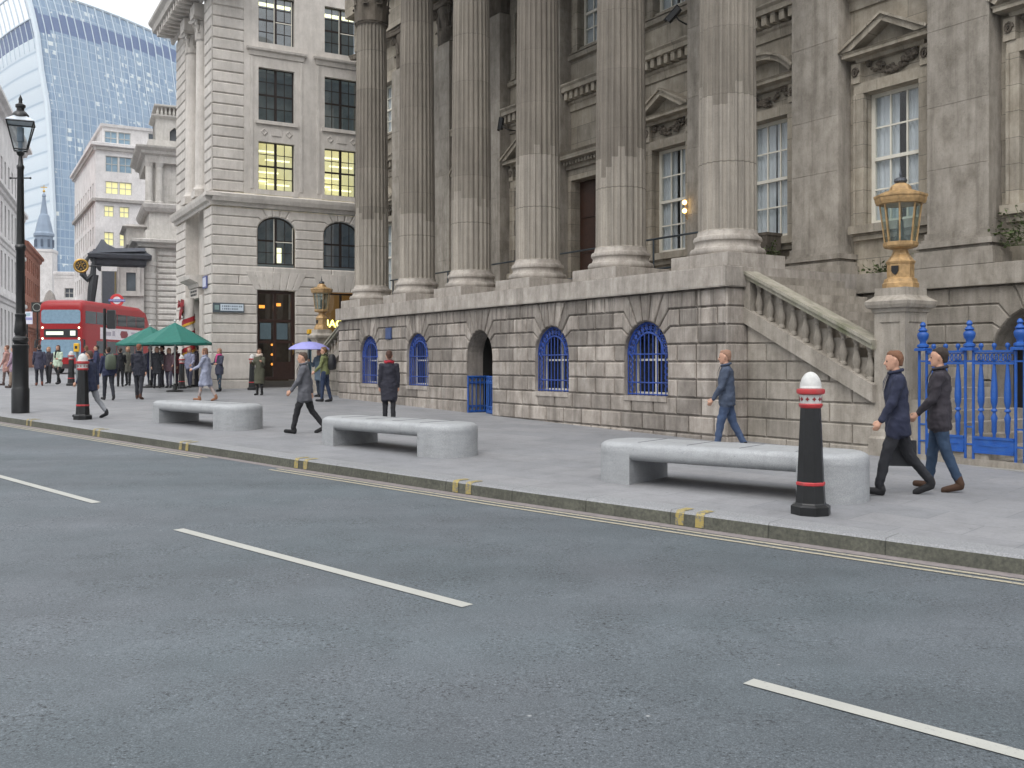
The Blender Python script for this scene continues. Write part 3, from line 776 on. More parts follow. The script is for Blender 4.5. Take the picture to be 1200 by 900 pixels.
# upper wall behind the columns and along the wings
YW = 4.1; TW = FR((0, YW), 0.0)
BAYS = [-0.55 + 3.2 * k for k in range(-4, 6)]
PIL = [1.05 + 3.2 * k for k in range(-5, 6)]
WX0, WX1 = -15.45, 18.2
DOORX = -0.55
holes = []
for x in BAYS:
    if abs(x - DOORX) < 0.1: holes.append((x - 0.85, x + 0.85, 3.33, 6.75))
    else: holes.append((x - 0.62, x + 0.62, 4.35, 7.0))
    holes.append((x - 0.6, x + 0.6, 10.5, 12.4))
mb = MB(); punched(mb, TW, WX0, WX1, 3.0, 16.5, holes, 0.3, (0.35, 0.65)); mb.build('wall', S_WALL, mansion)
for x in PIL:
    mb = MB(); z = 3.95
    while z < 12.5:
        e = min(12.5, z + random.uniform(1.1, 1.7)); mb.tone(0.4, 0.62)
        mb.block([(x - 0.6, z), (x + 0.6, z), (x + 0.6, e), (x - 0.6, e)], lambda u, zz, h: TW(u, zz, h + 0.40), gap=0.001, ch=0.006, depth=0.405); z = e
    mb.tone(0.45)
    for z0, z1, o in ((3.32, 3.54, 0.20), (3.54, 3.62, 0.16), (3.62, 3.68, 0.10), (3.68, 3.78, 0.17), (3.78, 3.84, 0.07), (3.84, 3.96, 0.03)):
        mb.box(x - 0.6 - o, x + 0.6 + o, YW - 0.40 - o, YW + 0.05, z0, z1 - 0.001)
    p = mb.build('pilaster', S_WING, mansion)
    if x < 8:
        mb = MB(); mb.M = Matrix.Translation((x, YW - 0.02, 0)) @ Matrix.Diagonal((1.0, 0.66, 1, 1))
        capital(mb, 0.52, 12.5, 1.5); mb.M = None
        mb.build('pilaster_capital', S_DARK, p)
# string cornice with blocks, upper mouldings, architrave under the ceiling
for a, b in zip([WX0] + [p + 0.6 for p in PIL], [p - 0.6 for p in PIL] + [WX1]):
    if b - a < 0.5: continue
    mb = MB(); mm = MB(); mb.tone(0.5)
    mb.sweep(TW, [(0, 8.72), (0.05, 8.75), (0.07, 8.92), (0.11, 8.96), (0.11, 9.02), (0.0, 9.03)], a, b)
    mb.sweep(TW, [(0, 9.24), (0.36, 9.25), (0.36, 9.36), (0.42, 9.42), (0.42, 9.46), (0.0, 9.5)], a, b)
    n = int((b - a) / 0.235)
    for k in range(n):
        u = a + (b - a) * (k + 0.5) / n; mm.tone(0.55, 0.7); mm.box(u - 0.065, u + 0.065, YW - 0.30, YW + 0.01, 9.03, 9.245)
    mb.sweep(TW, [(0, 10.18), (0.12, 10.2), (0.14, 10.32), (0, 10.34)], a, b)
    o = mb.build('string_cornice', S_WALL, mansion); mm.build('dentil_moulding', S_WALL, o)
mb = MB(); mb.tone(0.5)
mb.box(-8.45, 8.45, 0.20, 1.36, 14.0, 15.3); mb.box(-8.4, 8.4, 1.36, YW, 14.2, 14.5)
for sg in (-1, 1): mb.box(sg * 7.9 - 0.5, sg * 7.9 + 0.5, 1.361, YW - 0.01, 14.002, 15.3)
mb.box(-8.9, 8.9, -0.2, YW - 0.02, 15.3, 15.9); mb.box(-9.2, 9.2, -0.5, YW - 0.03, 15.9, 16.3)
mb.prism([(-9.2, 16.31), (9.2, 16.31), (0, 20.2)], TF, 0.5, -4.0)
mb.build('entablature', S_WALL, mansion)
mb = MB(); mb.tone(0.5)
for a, b in ((WX0, -9.05), (9.05, WX1)):
    mb.box(a, b, YW - 0.55, YW + 1, 14.05, 15.3); mb.box(a, b, YW - 0.95, YW + 1, 15.3, 16.3)
mb.box(WX0, WX1, YW + 0.9, YW + 14, -1, 16.4)
mb.build('wing_attic', S_WALL, mansion)
# windows of the great order: surround, pediment, sash, curtain
def sash(x, z0, w, h, low=4, lit=None):
    mb = MB(); yf = YW + 0.16; t = 0.055
    hw = w / 2
    for a, b in ((-hw, -hw + t * 1.5), (hw - t * 1.5, hw)): mb.box(x + a, x + b, yf, yf + 0.07, z0, z0 + h)
    mb.box(x - hw + 0.08, x + hw - 0.08, yf + 0.001, yf + 0.069, z0, z0 + t * 1.8); mb.box(x - hw + 0.08, x + hw - 0.08, yf + 0.001, yf + 0.069, z0 + h - t * 1.4, z0 + h)
    mb.box(x - hw + 0.08, x + hw - 0.08, yf - 0.015, yf + 0.06, z0 + h * 0.5 - 0.035, z0 + h * 0.5 + 0.035)
    for k in (1, 2):
        u = x - hw + 0.06 + (w - 0.12) * k / 3; mb.box(u - 0.016, u + 0.016, yf + 0.01, yf + 0.05, z0 + 0.08, z0 + h - 0.06)
    for q in (0.27, 0.74): mb.box(x - hw + 0.07, x + hw - 0.07, yf + 0.012, yf + 0.048, z0 + h * q - 0.016, z0 + h * q + 0.016)
    f = mb.build('window', CREAM, mansion)
    mb = MB(); mb.poly([(x - hw, yf + 0.03, z0), (x + hw, yf + 0.03, z0), (x + hw, yf + 0.03, z0 + h), (x - hw, yf + 0.03, z0 + h)]); mb.build('pane', GLASS, f)
    mb = MB()
    for a, b in ((-hw, -0.02), (0.05 + 0.07 * (abs(int(x * 7)) % 2), hw)):
        R = []
        n = 26
        for zz in (z0, z0 + h): R.append([(x + a + (b - a) * k / n, yf + 0.10 + 0.03 * sin(k * 1.25 + x) + 0.012 * sin(k * 3.1), zz) for k in range(n + 1)])
        mb.rings(R, closed=False)
    mb.build('curtain', CURT, f, True)
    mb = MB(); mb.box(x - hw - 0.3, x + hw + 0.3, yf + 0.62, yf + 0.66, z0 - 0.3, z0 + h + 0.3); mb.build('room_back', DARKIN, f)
    return f
def surround(x, kind):
    mb = MB(); mb.tone(0.55)
    hw = 0.62
    for s in (-1, 1):
        mb.box(x + s * (hw + 0.115) - 0.115, x + s * (hw + 0.115) + 0.115, YW - 0.10, YW + 0.04, 4.36, 7.0)
        mb.box(x + s * (hw + 0.20) - 0.028, x + s * (hw + 0.20) + 0.028, YW - 0.13, YW + 0.04, 4.361, 7.001)
        mb.box(x + s * (hw + 0.16) - 0.11, x + s * (hw + 0.16) + 0.11, YW - 0.14, YW + 0.04, 7.225, 7.62)     # consoles
    mb.box(x - hw - 0.23, x + hw + 0.23, YW - 0.105, YW + 0.04, 7.003, 7.22)
    mb.box(x - hw - 0.30, x + hw + 0.30, YW - 0.20, YW + 0.04, 4.18, 4.345); mb.box(x - hw - 0.24, x + hw + 0.24, YW - 0.10, YW + 0.04, 4.05, 4.178)
    w = mb.build('window_surround', S_WALL, mansion)
    # pediment
    mb = MB(); mb.tone(0.5)
    A = 0.98
    mb.sweep(TW, [(0.0, 7.62), (0.14, 7.63), (0.16, 7.70), (0.34, 7.72), (0.34, 7.78), (0.38, 7.82), (0, 7.83)], x - A + 0.36, x + A - 0.36, 1, 1)
    if kind == 'tri':
        for s in (-1, 1):
            P = [(x + s * A, 7.835), (x, 8.36), (x, 8.24), (x + s * (A - 0.26), 7.835)]
            mb.prism(P if s < 0 else P[::-1], TW, -0.02, 0.38)
            P = [(x + s * (A + 0.03), 7.88), (x, 8.42), (x, 8.365), (x + s * (A + 0.0), 7.836)]
            mb.prism(P if s < 0 else P[::-1], TW, -0.02, 0.43)
        mb.prism([(x - A + 0.2, 7.836), (x + A - 0.2, 7.836), (x, 8.25)], TW, -0.02, 0.10)
    else:
        R = []
        n = 14; rad = 1.28; zc = 8.36 - rad; a0 = math.asin(0.98 / rad) 
        for lo, hi, hh in ((0.0, -0.10, 0.38), (0.06, 0.003, 0.43)):
            for k in range(n):
                a, b = -a0 + 2 * a0 * k / n, -a0 + 2 * a0 * (k + 1) / n
                P = [(x + (rad + r) * sin(q), max(7.836, zc + (rad + r) * cos(q))) for q, r in ((a, hi), (b, hi), (b, lo), (a, lo))]
                mb.prism(P, TW, -0.02, hh)
        mb.prism([(x + (rad - 0.1) * sin(-a0 + 2 * a0 * k / n), max(7.835, zc + (rad - 0.1) * cos(-a0 + 2 * a0 * k / n))) for k in range(n + 1)][::-1], TW, -0.02, 0.1)
    mb.build('pediment', S_WALL, w)
    mb = MB(); rnd = random.Random(int(x * 100))
    for k in range(46):                    # foliage swag
        u = rnd.uniform(-0.58, 0.58); zz = 7.46 - 0.13 * cos(u / 0.58 * pi) * 0.7 + rnd.uniform(-0.09, 0.09); mb.tone(0.2, 0.7)
        mb.ball((x + u, YW - 0.03 - rnd.uniform(0, 0.07), zz), rnd.uniform(0.04, 0.075), 6, 4, (1, 0.8, 0.8))
    for s in (-1, 1):
        mb.tube([(x + s * (hw + 0.16) + 0.08 * cos(q) * (1 - q / 14), YW - 0.16, 7.44 + 0.1 * sin(q) * (1 - q / 14)) for q in [k * 0.7 for k in range(16)]], 0.025, 5)
    mb.build('carved_foliage', S_DARK, w)
kinds = {}
for i, x in enumerate(BAYS):
    if abs(x - DOORX) < 0.1: continue
    if x < -12: pass
    surround(x, 'seg' if abs(x - 5.85) < 0.1 or abs(x + 6.95) < 0.1 or abs(x-12.25) < 0.1 else 'tri'); sash(x, 4.35, 1.24, 2.65)
    sash(x, 10.5, 1.2, 1.9)
sash(DOORX, 10.5, 1.2, 1.9)
for x in BAYS:
    mb = MB(); mb.tone(0.5)
    for s in (-1, 1): mb.box(x + s * 0.7 - 0.1, x + s * 0.7 + 0.1, YW - 0.09, YW + 0.04, 10.36, 12.4)
    mb.box(x - 0.8, x + 0.8, YW - 0.095, YW + 0.04, 12.401, 12.62); mb.box(x - 0.9, x + 0.9, YW - 0.16, YW + 0.04, 10.342, 10.36)
    mb.build('window_architrave', S_WALL, mansion)
# great door
mb = MB(); mb.tone(0.5); x = DOORX
for s in (-1, 1):
    mb.box(x + s * 1.0 - 0.14, x + s * 1.0 + 0.14, YW - 0.12, YW + 0.04, 3.33, 6.75)
    mb.box(x + s * 1.28 - 0.12, x + s * 1.28 + 0.12, YW - 0.20, YW + 0.04, 3.331, 6.6); mb.box(x + s * 1.28 - 0.15, x + s * 1.28 + 0.15, YW - 0.34, YW + 0.04, 6.601, 7.05)
mb.box(x - 1.14, x + 1.14, YW - 0.125, YW + 0.04, 6.752, 7.05)
mb.sweep(TW, [(0, 7.05), (0.2, 7.06), (0.2, 7.16), (0.26, 7.17), (0.26, 7.27), (0.46, 7.3), (0.46, 7.42), (0.54, 7.48), (0, 7.55)], x - 1.15, x + 1.15, 1, 1)
for k in range(20):
    u = x - 1.4 + 2.8 * (k + 0.5) / 20; mb.box(u - 0.04, u + 0.04, YW - 0.33, YW - 0.19, 7.17, 7.262)
mb.build('door_surround', S_WALL, mansion)
WOOD = plain('dark_oak', '3a241a', 0.4, var=0.25, scale=12)
mb = MB()
for s in (-1, 1):
    mb.box(x + s * 0.425 - 0.42, x + s * 0.425 + 0.42, YW + 0.2, YW + 0.26, 3.34, 6.74)
    for z0, z1 in ((3.6, 4.5), (4.7, 5.5), (5.7, 6.5)): mb.box(x + s * 0.425 - 0.3, x + s * 0.425 + 0.3, YW + 0.17, YW + 0.21, z0, z1)
mb.build('door', WOOD, mansion)
# wing basement walls and the band course
YB = 3.6; TB = FR((0, YB), 0.0)
JW = JL
mb = MB()
rusticate(mb, TB, 8.7, WX1, JW, [(12.28, 1.68, 0.92, 0.88, -0.06, {'top': 2.93, 'key': 68, 2.27: 34, 2.6: 50})], bw=1.05, tone=(0.3, 0.75))
mb.build('wing_cladding', S_WING, mansion)
mb = MB(); rusticate(mb, TB, WX0, -8.7, JW, bw=1.05); mb.build('wing_cladding', S_WING, mansion)
mb = MB(); pts = arch_poly(12.28, 1.68, 0.92, 0.88, -0.3)
mb.tone(0.4)
for (a, b), (c, d) in zip(pts, pts[1:]): mb.poly([TB(a, b, -0.02), TB(c, d, -0.02), TB(c, d, -0.7), TB(a, b, -0.7)])
mb.build('arch_reveal', S_WING, mansion)
mb = MB(); mb.poly([TB(u, z, -0.69) for u, z in pts]); mb.build('archway_interior', DARKIN, mansion)  # near-black sheet takes the place of shade deep in the arch
mb = MB()
for a, b in ((8.6, WX1), (WX0, -8.6)):
    x = a
    while x < b - 0.01:
        e = min(b, x + random.uniform(1.4, 2.1)); mb.tone(0.4, 0.65)
        mb.block([(x, 2.935), (e, 2.935), (e, 3.315), (x, 3.315)], lambda u, z, h: TB(u, z, h + 0.10), gap=0.002, ch=0.012, depth=0.13); x = e
    mb.tone(0.5); mb.box(a, b, YB - 0.097, YW + 0.2, 2.938, 3.312); mb.build('band_course', S_WING, mansion); mb = MB()
# flank stair with balustrade, mirrored at the other end of the podium
def stair(sg):
    xs = PX1 if sg > 0 else PX0
    T = (lambda u, z, h: (xs + u, 0.5 - h, z)) if sg > 0 else (lambda u, z, h: (xs - u, 0.5 - h, z))
    L = 2.72; tz = lambda u: 2.58 - 0.492 * u
    mb = MB()
    rusticate(mb, T, 0.0, L - 0.0, JL, bw=0.95, keep=lambda p: clip(clean(p), 0.492, 1, 2.30) if p else p, tone=(0.2, 0.7))
    mb.tone(0.4); mb.box(xs + (0.02 if sg > 0 else -5.3), xs + (5.3 if sg > 0 else -0.02), 0.56, 0.6, -1, 0.2)
    for k in range(19):                     # treads
        a, b = 0.25 * k, 5.0; z1 = 3.30 - 0.163 * k
        x0, x1 = (xs + a, xs + a + 0.25) if sg > 0 else (xs - a - 0.25, xs - a)
        mb.tone(0.35, 0.7); mb.box(x0, x1, 0.62, 2.9, -0.6, z1 - 0.163)
    mb.build('stair_flight', S_WING, mansion)
    mb = MB(); mb.tone(0.55)
    mb.prism([(0, 2.30), (L, 2.30 - 0.492 * L), (L, 2.58 - 0.492 * L), (0, 2.58)], T, 0.09, -0.18)
    st = mb.build('stair_string', S_WING, mansion)
    mb = MB(); mb.tone(0.6)
    mb.prism([(-0.02, 3.13), (L, 3.13 - 0.492 * L), (L, 3.22 - 0.492 * L), (-0.02, 3.22)], T, 0.10, -0.19)
    mb.prism([(-0.05, 3.222), (L, 3.222 - 0.492 * L), (L, 3.28 - 0.492 * L), (-0.05, 3.28)], T, 0.14, -0.23)
    mb.build('handrail', S_MOSS, mansion)
    prof = [(0.062, 0), (0.062, 0.05), (0.045, 0.06), (0.05, 0.09), (0.068, 0.16), (0.070, 0.20), (0.05, 0.28), (0.032, 0.36), (0.030, 0.40), (0.045, 0.42), (0.032, 0.44), (0.045, 0.48), (0.06, 0.50), (0.06, 0.55)]
    bal = MB(); bal.lathe(prof, 12); BM_ = bal.mesh('baluster', S_WING, True, 40)
    for k in range(10):
        u = 0.26 + k * (L - 0.4) / 9; p = T(u, tz(u) - 0.01, -0.045); link('baluster', BM_, mansion, p)
    mb = MB(); mb.tone(0.55); p = T(0.07, 0, -0.045); mb.box(p[0] - 0.07, p[0] + 0.07, p[1] - 0.11, p[1] + 0.11, 2.5, 3.12)
    mb.build('baluster_pier', S_WING, mansion)
    # lamp pedestal
    cx = xs + sg * (L + (0.24 if sg > 0 else 0.62)); mb = MB(); cy = 0.5 + 0.28; mb.tone(0.55)
    hw = 0.275
    for face in range(4):
        M_ = Matrix.Translation((cx, cy, 0)) @ Matrix.Rotation(face * pi / 2, 4, 'Z'); mb.M = M_
        Tq = lambda u, z, h: (u, -hw - h, z)
        z0, z1 = 0.55, 2.36
        for (a, b, c, d) in ((-hw, -0.18, z0, z1), (0.18, hw, z0, z1), (-0.18, 0.18, z0, z0 + 0.25), (-0.18, 0.18, z1 - 0.14, z1)):
            mb.poly([Tq(a, c, 0), Tq(b, c, 0), Tq(b, d, 0), Tq(a, d, 0)])
        a, b, c, d = -0.18, 0.18, z0 + 0.25, z1 - 0.14; k = 0.022
        mb.poly([Tq(a + k, c + k, -k), Tq(b - k, c + k, -k), Tq(b - k, d - k, -k), Tq(a + k, d - k, -k)])
        for q in (((a, c), (b, c), (b - k, c + k), (a + k, c + k)), ((b, c), (b, d), (b - k, d - k), (b - k, c + k)), ((b, d), (a, d), (a + k, d - k), (b - k, d - k)), ((a, d), (a, c), (a + k, c + k), (a + k, d - k))):
            mb.poly([Tq(q[0][0], q[0][1], 0), Tq(q[1][0], q[1][1], 0), Tq(q[2][0], q[2][1], -k), Tq(q[3][0], q[3][1], -k)])
    mb.M = None
    mb.sqlathe([(0.34, -0.4), (0.34, 0.40), (0.31, 0.44), (0.30, 0.50), (0.275, 0.55)], (cx, cy, 0))
    mb.sqlathe([(0.274, 2.359), (0.30, 2.37), (0.31, 2.42), (0.36, 2.44), (0.38, 2.49), (0.385, 2.54), (0.36, 2.56), (0.30, 2.60), (0.275, 2.63), (0.27, 2.75)], (cx, cy, 0))
    mb.build('lamp_pedestal', S_WING, mansion)
    return cx, cy
PED = stair(1); PED2 = stair(-1)
# handrail between the columns
STEEL = plain('grey_railing', '4a5258', 0.4, 0.6)
mb = MB()
for z in (4.28, 3.62): mb.tube([(-8.2, 1.62, z), (5.2, 1.62, z), (7.0, 1.62, z)] if z > 4 else [(-8.2, 1.62, z), (7.0, 1.62, z)], 0.024, 6)
for k in range(9): mb.tube([(-8.0 + 1.83 * k, 1.62, 3.31), (-8.0 + 1.83 * k, 1.62, 4.28)], 0.022, 6)
rail = mb.build('portico_railing', STEEL); rail.location = MROOT; rail.rotation_euler = (0, 0, MRZ)
tag(rail, 'thin grey metal handrail running behind the bases of the giant columns', 'railing')
# ------------------------------------------------------------------ things on the mansion's forecourt
GOLD = plain('gilded_paint', 'a98a60', 0.42, 0.25, var=0.35, scale=11, bump=0.2)
LGLASS = glass('lantern_glass', 'dde8e6', 0.12, 0.15)
BLACK = plain('black_gloss_paint', '0a0b0d', 0.4, var=0.5, scale=9, coat=0.08, wear='1d1e22')
RED = plain('red_paint', 'a92f33', 0.5, var=0.15, wear='7d5552'); WHITE = plain('white_paint', 'bcbcba', 0.55, var=0.14, scale=12, wear='8f8d88')
def lantern(px, py, label):
    p = Mw(px, py, 2.752)
    t = thing('lantern', label, 'lantern', p, MRZ + radians(10), 'gilded lanterns on the stair pedestals')
    n8 = dict(n=8, rot=pi / 8)
    mb = MB(); mb.lathe([(0.27, 0), (0.27, 0.07), (0.25, 0.09), (0.24, 0.14), (0.20, 0.16)], **n8); mb.build('base', GOLD, t)
    mb = MB(); mb.lathe([(0.20, 0.155), (0.20, 0.37), (0.21, 0.38), (0.22, 0.41), (0.20, 0.43), (0.13, 0.52), (0.11, 0.58), (0.11, 0.60), (0.15, 0.61), (0.24, 0.63), (0.26, 0.66), (0.26, 0.71), (0.24, 0.72)], **n8); mb.build('stem', GOLD, t)
    mb = MB(); T = lambda u, z, h: (u, -0.187 - h, z)
    mb.prism([(-0.055, 0.34), (-0.055, 0.26), (-0.03, 0.22), (0, 0.20), (0.03, 0.22), (0.055, 0.26), (0.055, 0.34)], T, -0.01, 0.015); mb.build('shield', BLACK, t)
    mb = MB(); mb.lathe([(0.225, 0.72), (0.30, 1.30)], **n8, caps=False); mb.build('pane', LGLASS, t)
    mb = MB()
    for k in range(8):
        a = pi / 8 + k * pi / 4; mb.tube([(0.232 * cos(a), 0.232 * sin(a), 0.715), (0.307 * cos(a), 0.307 * sin(a), 1.31)], 0.014, 6)
    mb.build('frame', GOLD, t)
    mb = MB(); mb.lathe([(0.10, 0.72), (0.11, 0.74), (0.05, 0.80), (0.045, 1.05), (0.02, 1.08)], 10); mb.build('burner', plain('burner', '59605c', 0.4, 0.5), t)
    mb = MB(); mb.lathe([(0.31, 1.30), (0.36, 1.31), (0.38, 1.36), (0.385, 1.40), (0.40, 1.42), (0.40, 1.45), (0.30, 1.49), (0.17, 1.53), (0.155, 1.58), (0.12, 1.62), (0.08, 1.64)], **n8)
    mb.build('roof', GOLD, t)
    mb = MB(); mb.lathe([(0.08, 1.64), (0.10, 1.67), (0.09, 1.71), (0.05, 1.73)], 12); mb.lathe([(0.016, 1.73), (0.022, 1.78), (0.012, 1.84), (0.004, 1.92)], 8); mb.build('finial', plain('finial_grey', '4c4f55', 0.4, 0.5), t)
lantern(PED[0], PED[1], 'large gilded octagonal lantern with a dark shield beside the blue railings')
lantern(PED2[0], PED2[1], 'small distant gilded lantern in front of the shop window with yellow lettering')
# blue railings with gate posts
fence = thing('fence', 'bright blue iron railings with turned balusters and urn finials beside the lamp pedestal', 'railings', Mw(11.9, 0.62, 0.0), MRZ)
X0 = 0.0; GZ = 0.10
POSTS = [0.16 + 0.75 * k for k in range(9)]
mb = MB(); mb.lathe([(0.05, 0), (0.085, 0.02), (0.085, 0.05), (0.05, 0.07), (0.045, 0.10), (0.075, 0.15), (0.085, 0.20), (0.075, 0.23), (0.05, 0.25), (0.07, 0.27), (0.05, 0.29), (0.03, 0.32), (0.045, 0.35), (0.03, 0.385), (0.006, 0.40)], 14)
FIN = mb.mesh('finial', BLUE, True, 45)
mb = MB(); mb.lathe([(0.022, 0.0), (0.022, 0.06), (0.034, 0.10), (0.034, 0.22), (0.045, 0.30), (0.022, 0.36), (0.022, 0.38), (0.042, 0.39), (0.042, 0.41), (0.024, 0.43), (0.045, 0.52), (0.048, 0.62), (0.040, 0.80), (0.022, 1.02), (0.020, 1.10), (0.034, 1.125)], 10)
FB = mb.mesh('baluster', BLUE, True, 45)
mb = MB(); mb.lathe([(0.02, 0), (0.018, 0.03), (0.034, 0.055), (0.034, 0.08), (0.02, 0.10), (0.004, 0.105)], 8); KN = mb.mesh('knob', BLUE, True, 45)
for k, x in enumerate(POSTS):
    mb = MB()
    for s in (-0.062, 0.062): mb.tube([(x + s, 0, GZ - 0.05), (x + s, 0, 1.66)], 0.021, 8)
    for z in (0.30, 0.55, 1.5): mb.box(x - 0.06, x + 0.06, -0.015, 0.015, z - 0.012, z + 0.012)
    mb.sqlathe([(0.09, 1.655), (0.09, 1.69), (0.07, 1.70)], (x, 0, 0)); mb.build('post', BLUE, fence)
    link('finial', FIN, fence, (x, 0, 1.695))
for a, b in zip(POSTS, POSTS[1:]):
    mb = MB(); p, q = a + 0.08, b - 0.08
    for z, r in ((1.64, 0.022), (1.47, 0.020)): mb.box(p, q, -r, r, z - 0.016, z + 0.016)
    n = 9
    for k in range(n):
        c = p + (q - p) * (k + 0.5) / n
        mb.tube([(c + 0.05 * cos(t_), 0, 1.555 + 0.06 * sin(t_)) for t_ in [2 * pi * j / 10 for j in range(11)]], 0.010, 5)
    mb.build('frieze_rail', BLUE, fence)
    mb = MB(); mb.box(p, q, -0.018, 0.018, 0.20, 0.40); mb.box(p, q, -0.03, 0.03, 0.385, 0.42); mb.box(p, q, -0.03, 0.03, 0.18, 0.212)
    mb.prism([(p + 0.08, 0.30), ((p + q) / 2, 0.275), (q - 0.08, 0.30), ((p + q) / 2, 0.325)], lambda u, z, h: (u, -h, z), 0.0, 0.026)
    mb.build('bottom_panel', BLUE, fence)
    for k in range(3):
        x = p + (q - p) * (k + 0.5) / 3; link('baluster', FB, fence, (x, 0, 0.40)); link('knob', KN, fence, (x, 0, 1.655))
mb = MB(); mb.box(-0.2, 6.4, -0.18, 0.18, -0.3, 0.0); mb.build('kerb_stone', plain('rail_kerb', '8a8985', 0.8), fence); fence.location.z = G(Mw(13, 0.6).y) - 0.0
# white knob behind
# bollards
MB_R = {}
def bollard(px, py, h, label, group='city bollards with white domes'):
    x, y, z = ground_pt(px, py)
    t = thing('bollard', label, 'bollard', (x, y, z), 0.35, group)
    if not MB_R:
        n8 = dict(n=8, rot=pi / 8); H = 1.47
        mb = MB(); mb.lathe([(0.205, 0), (0.205, 0.085), (0.185, 0.10), (0.165, 0.105)], **n8); MB_R['base'] = (mb.mesh('base', BLACK), )
        mb = MB(); mb.lathe([(0.165, 0.10), (0.155, 0.12), (0.143, 0.30)], **n8); mb.lathe([(0.140, 0.335), (0.106, 1.10)], **n8); MB_R['body'] = (mb.mesh('body', BLACK), )
        mb = MB(); mb.lathe([(0.142, 0.298), (0.150, 0.305), (0.150, 0.328), (0.142, 0.336)], **n8); MB_R['band'] = (mb.mesh('band', RED), )
        mb = MB(); mb.lathe([(0.106, 1.10), (0.118, 1.115), (0.122, 1.135), (0.114, 1.147)], 24); mb.lathe([(0.115, 1.238), (0.14, 1.25), (0.145, 1.275), (0.14, 1.295), (0.11, 1.30)], 24); MB_R['ring'] = (mb.mesh('ring', RED, True, 40), )
        mb = MB(); mb.lathe([(0.106, 1.145), (0.110, 1.24)], 24); MB_R['collar'] = (mb.mesh('collar', WHITE, True, 40), )
        mb = MB()
        for k in range(10):
            a = 2 * pi * k / 10; e = Vector((cos(a), sin(a), 0)); f = Vector((-sin(a), cos(a), 0)); c = e * 0.1085 + Vector((0, 0, 1.193))
            pts = [c + e * 0.006 + (f * cos(q) + Vector((0, 0, 1)) * sin(q)) * (0.022 if j % 2 == 0 else 0.012) for j, q in enumerate([2 * pi * w / 8 for w in range(8)])]
            mb.rings([[v - e * 0.012 for v in pts], pts])
        MB_R['star_stud'] = (mb.mesh('star_stud', plain('dark_red', '7d1d22', 0.5)), )
        mb = MB(); n = 10; mb.lathe([(0.108, 1.298), (0.112, 1.31)] + [(max(0.11 * cos(pi / 2 * k / n), 0.003), 1.31 + 0.165 * sin(pi / 2 * k / n)) for k in range(n + 1)], 24); MB_R['dome'] = (mb.mesh('dome', WHITE, True), )
    for nm, (me,) in MB_R.items(): link(nm, me, t)
    t.scale = (h / 1.475,) * 3
    return t
bollard(950, 602, 1.46, 'tall black bollard with white dome and red rings in front of the nearest granite bench')
bollard(97, 491.5, 1.53, 'black bollard with red rings standing between the tall black lamp post and the far bench')
bollard(83.5, 452, 1.45, 'small distant bollard just beside the yellow push button box')
bollard(213, 455.5, 1.32, 'distant bollard standing among the people under the green parasols')
bollard(295.5, 457, 1.36, 'distant bollard beside the dark doorway and the woman in the olive coat')
# granite benches
def granite():
    t = NT('bench_granite'); v = t.coord()
    c = t.ramp(t.noise(v, 90, 3, 0.9), [(0.3, '818385'), (0.5, '999b9d'), (0.7, 'a9abad')])
    c = t.mix(0.35, c, t.ramp(t.noise(v, 2.2, 5, 0.7), [(0.3, 0.72), (0.65, 1.08)]), 'MULTIPLY')
    gn = t.n('ShaderNodeNewGeometry'); sx = t.n('ShaderNodeSeparateXYZ'); t.l(v, sx.inputs[0])
    c = t.mix(t.ramp(t.noise(t.coord(scale=(3, 3, 0.8)), 1.3, 6, 0.7), [(0.5, 0.0), (0.75, 0.5)]), c, '6f706f')
    c = t.mix(0.5, c, t.ramp(t.noise(t.coord(scale=(1.2, 1.2, 6)), 3, 4), [(0.3, 0.8), (0.6, 1.05)]), 'MULTIPLY')
    t.l(c, t.b.inputs['Base Color']); t.b.inputs['Roughness'].default_value = 0.55; t.b.inputs['Specular IOR Level'].default_value = 0.4
    t.bump(t.noise(v, 120, 2), 0.12, 0.004); return t.m
GR = granite()
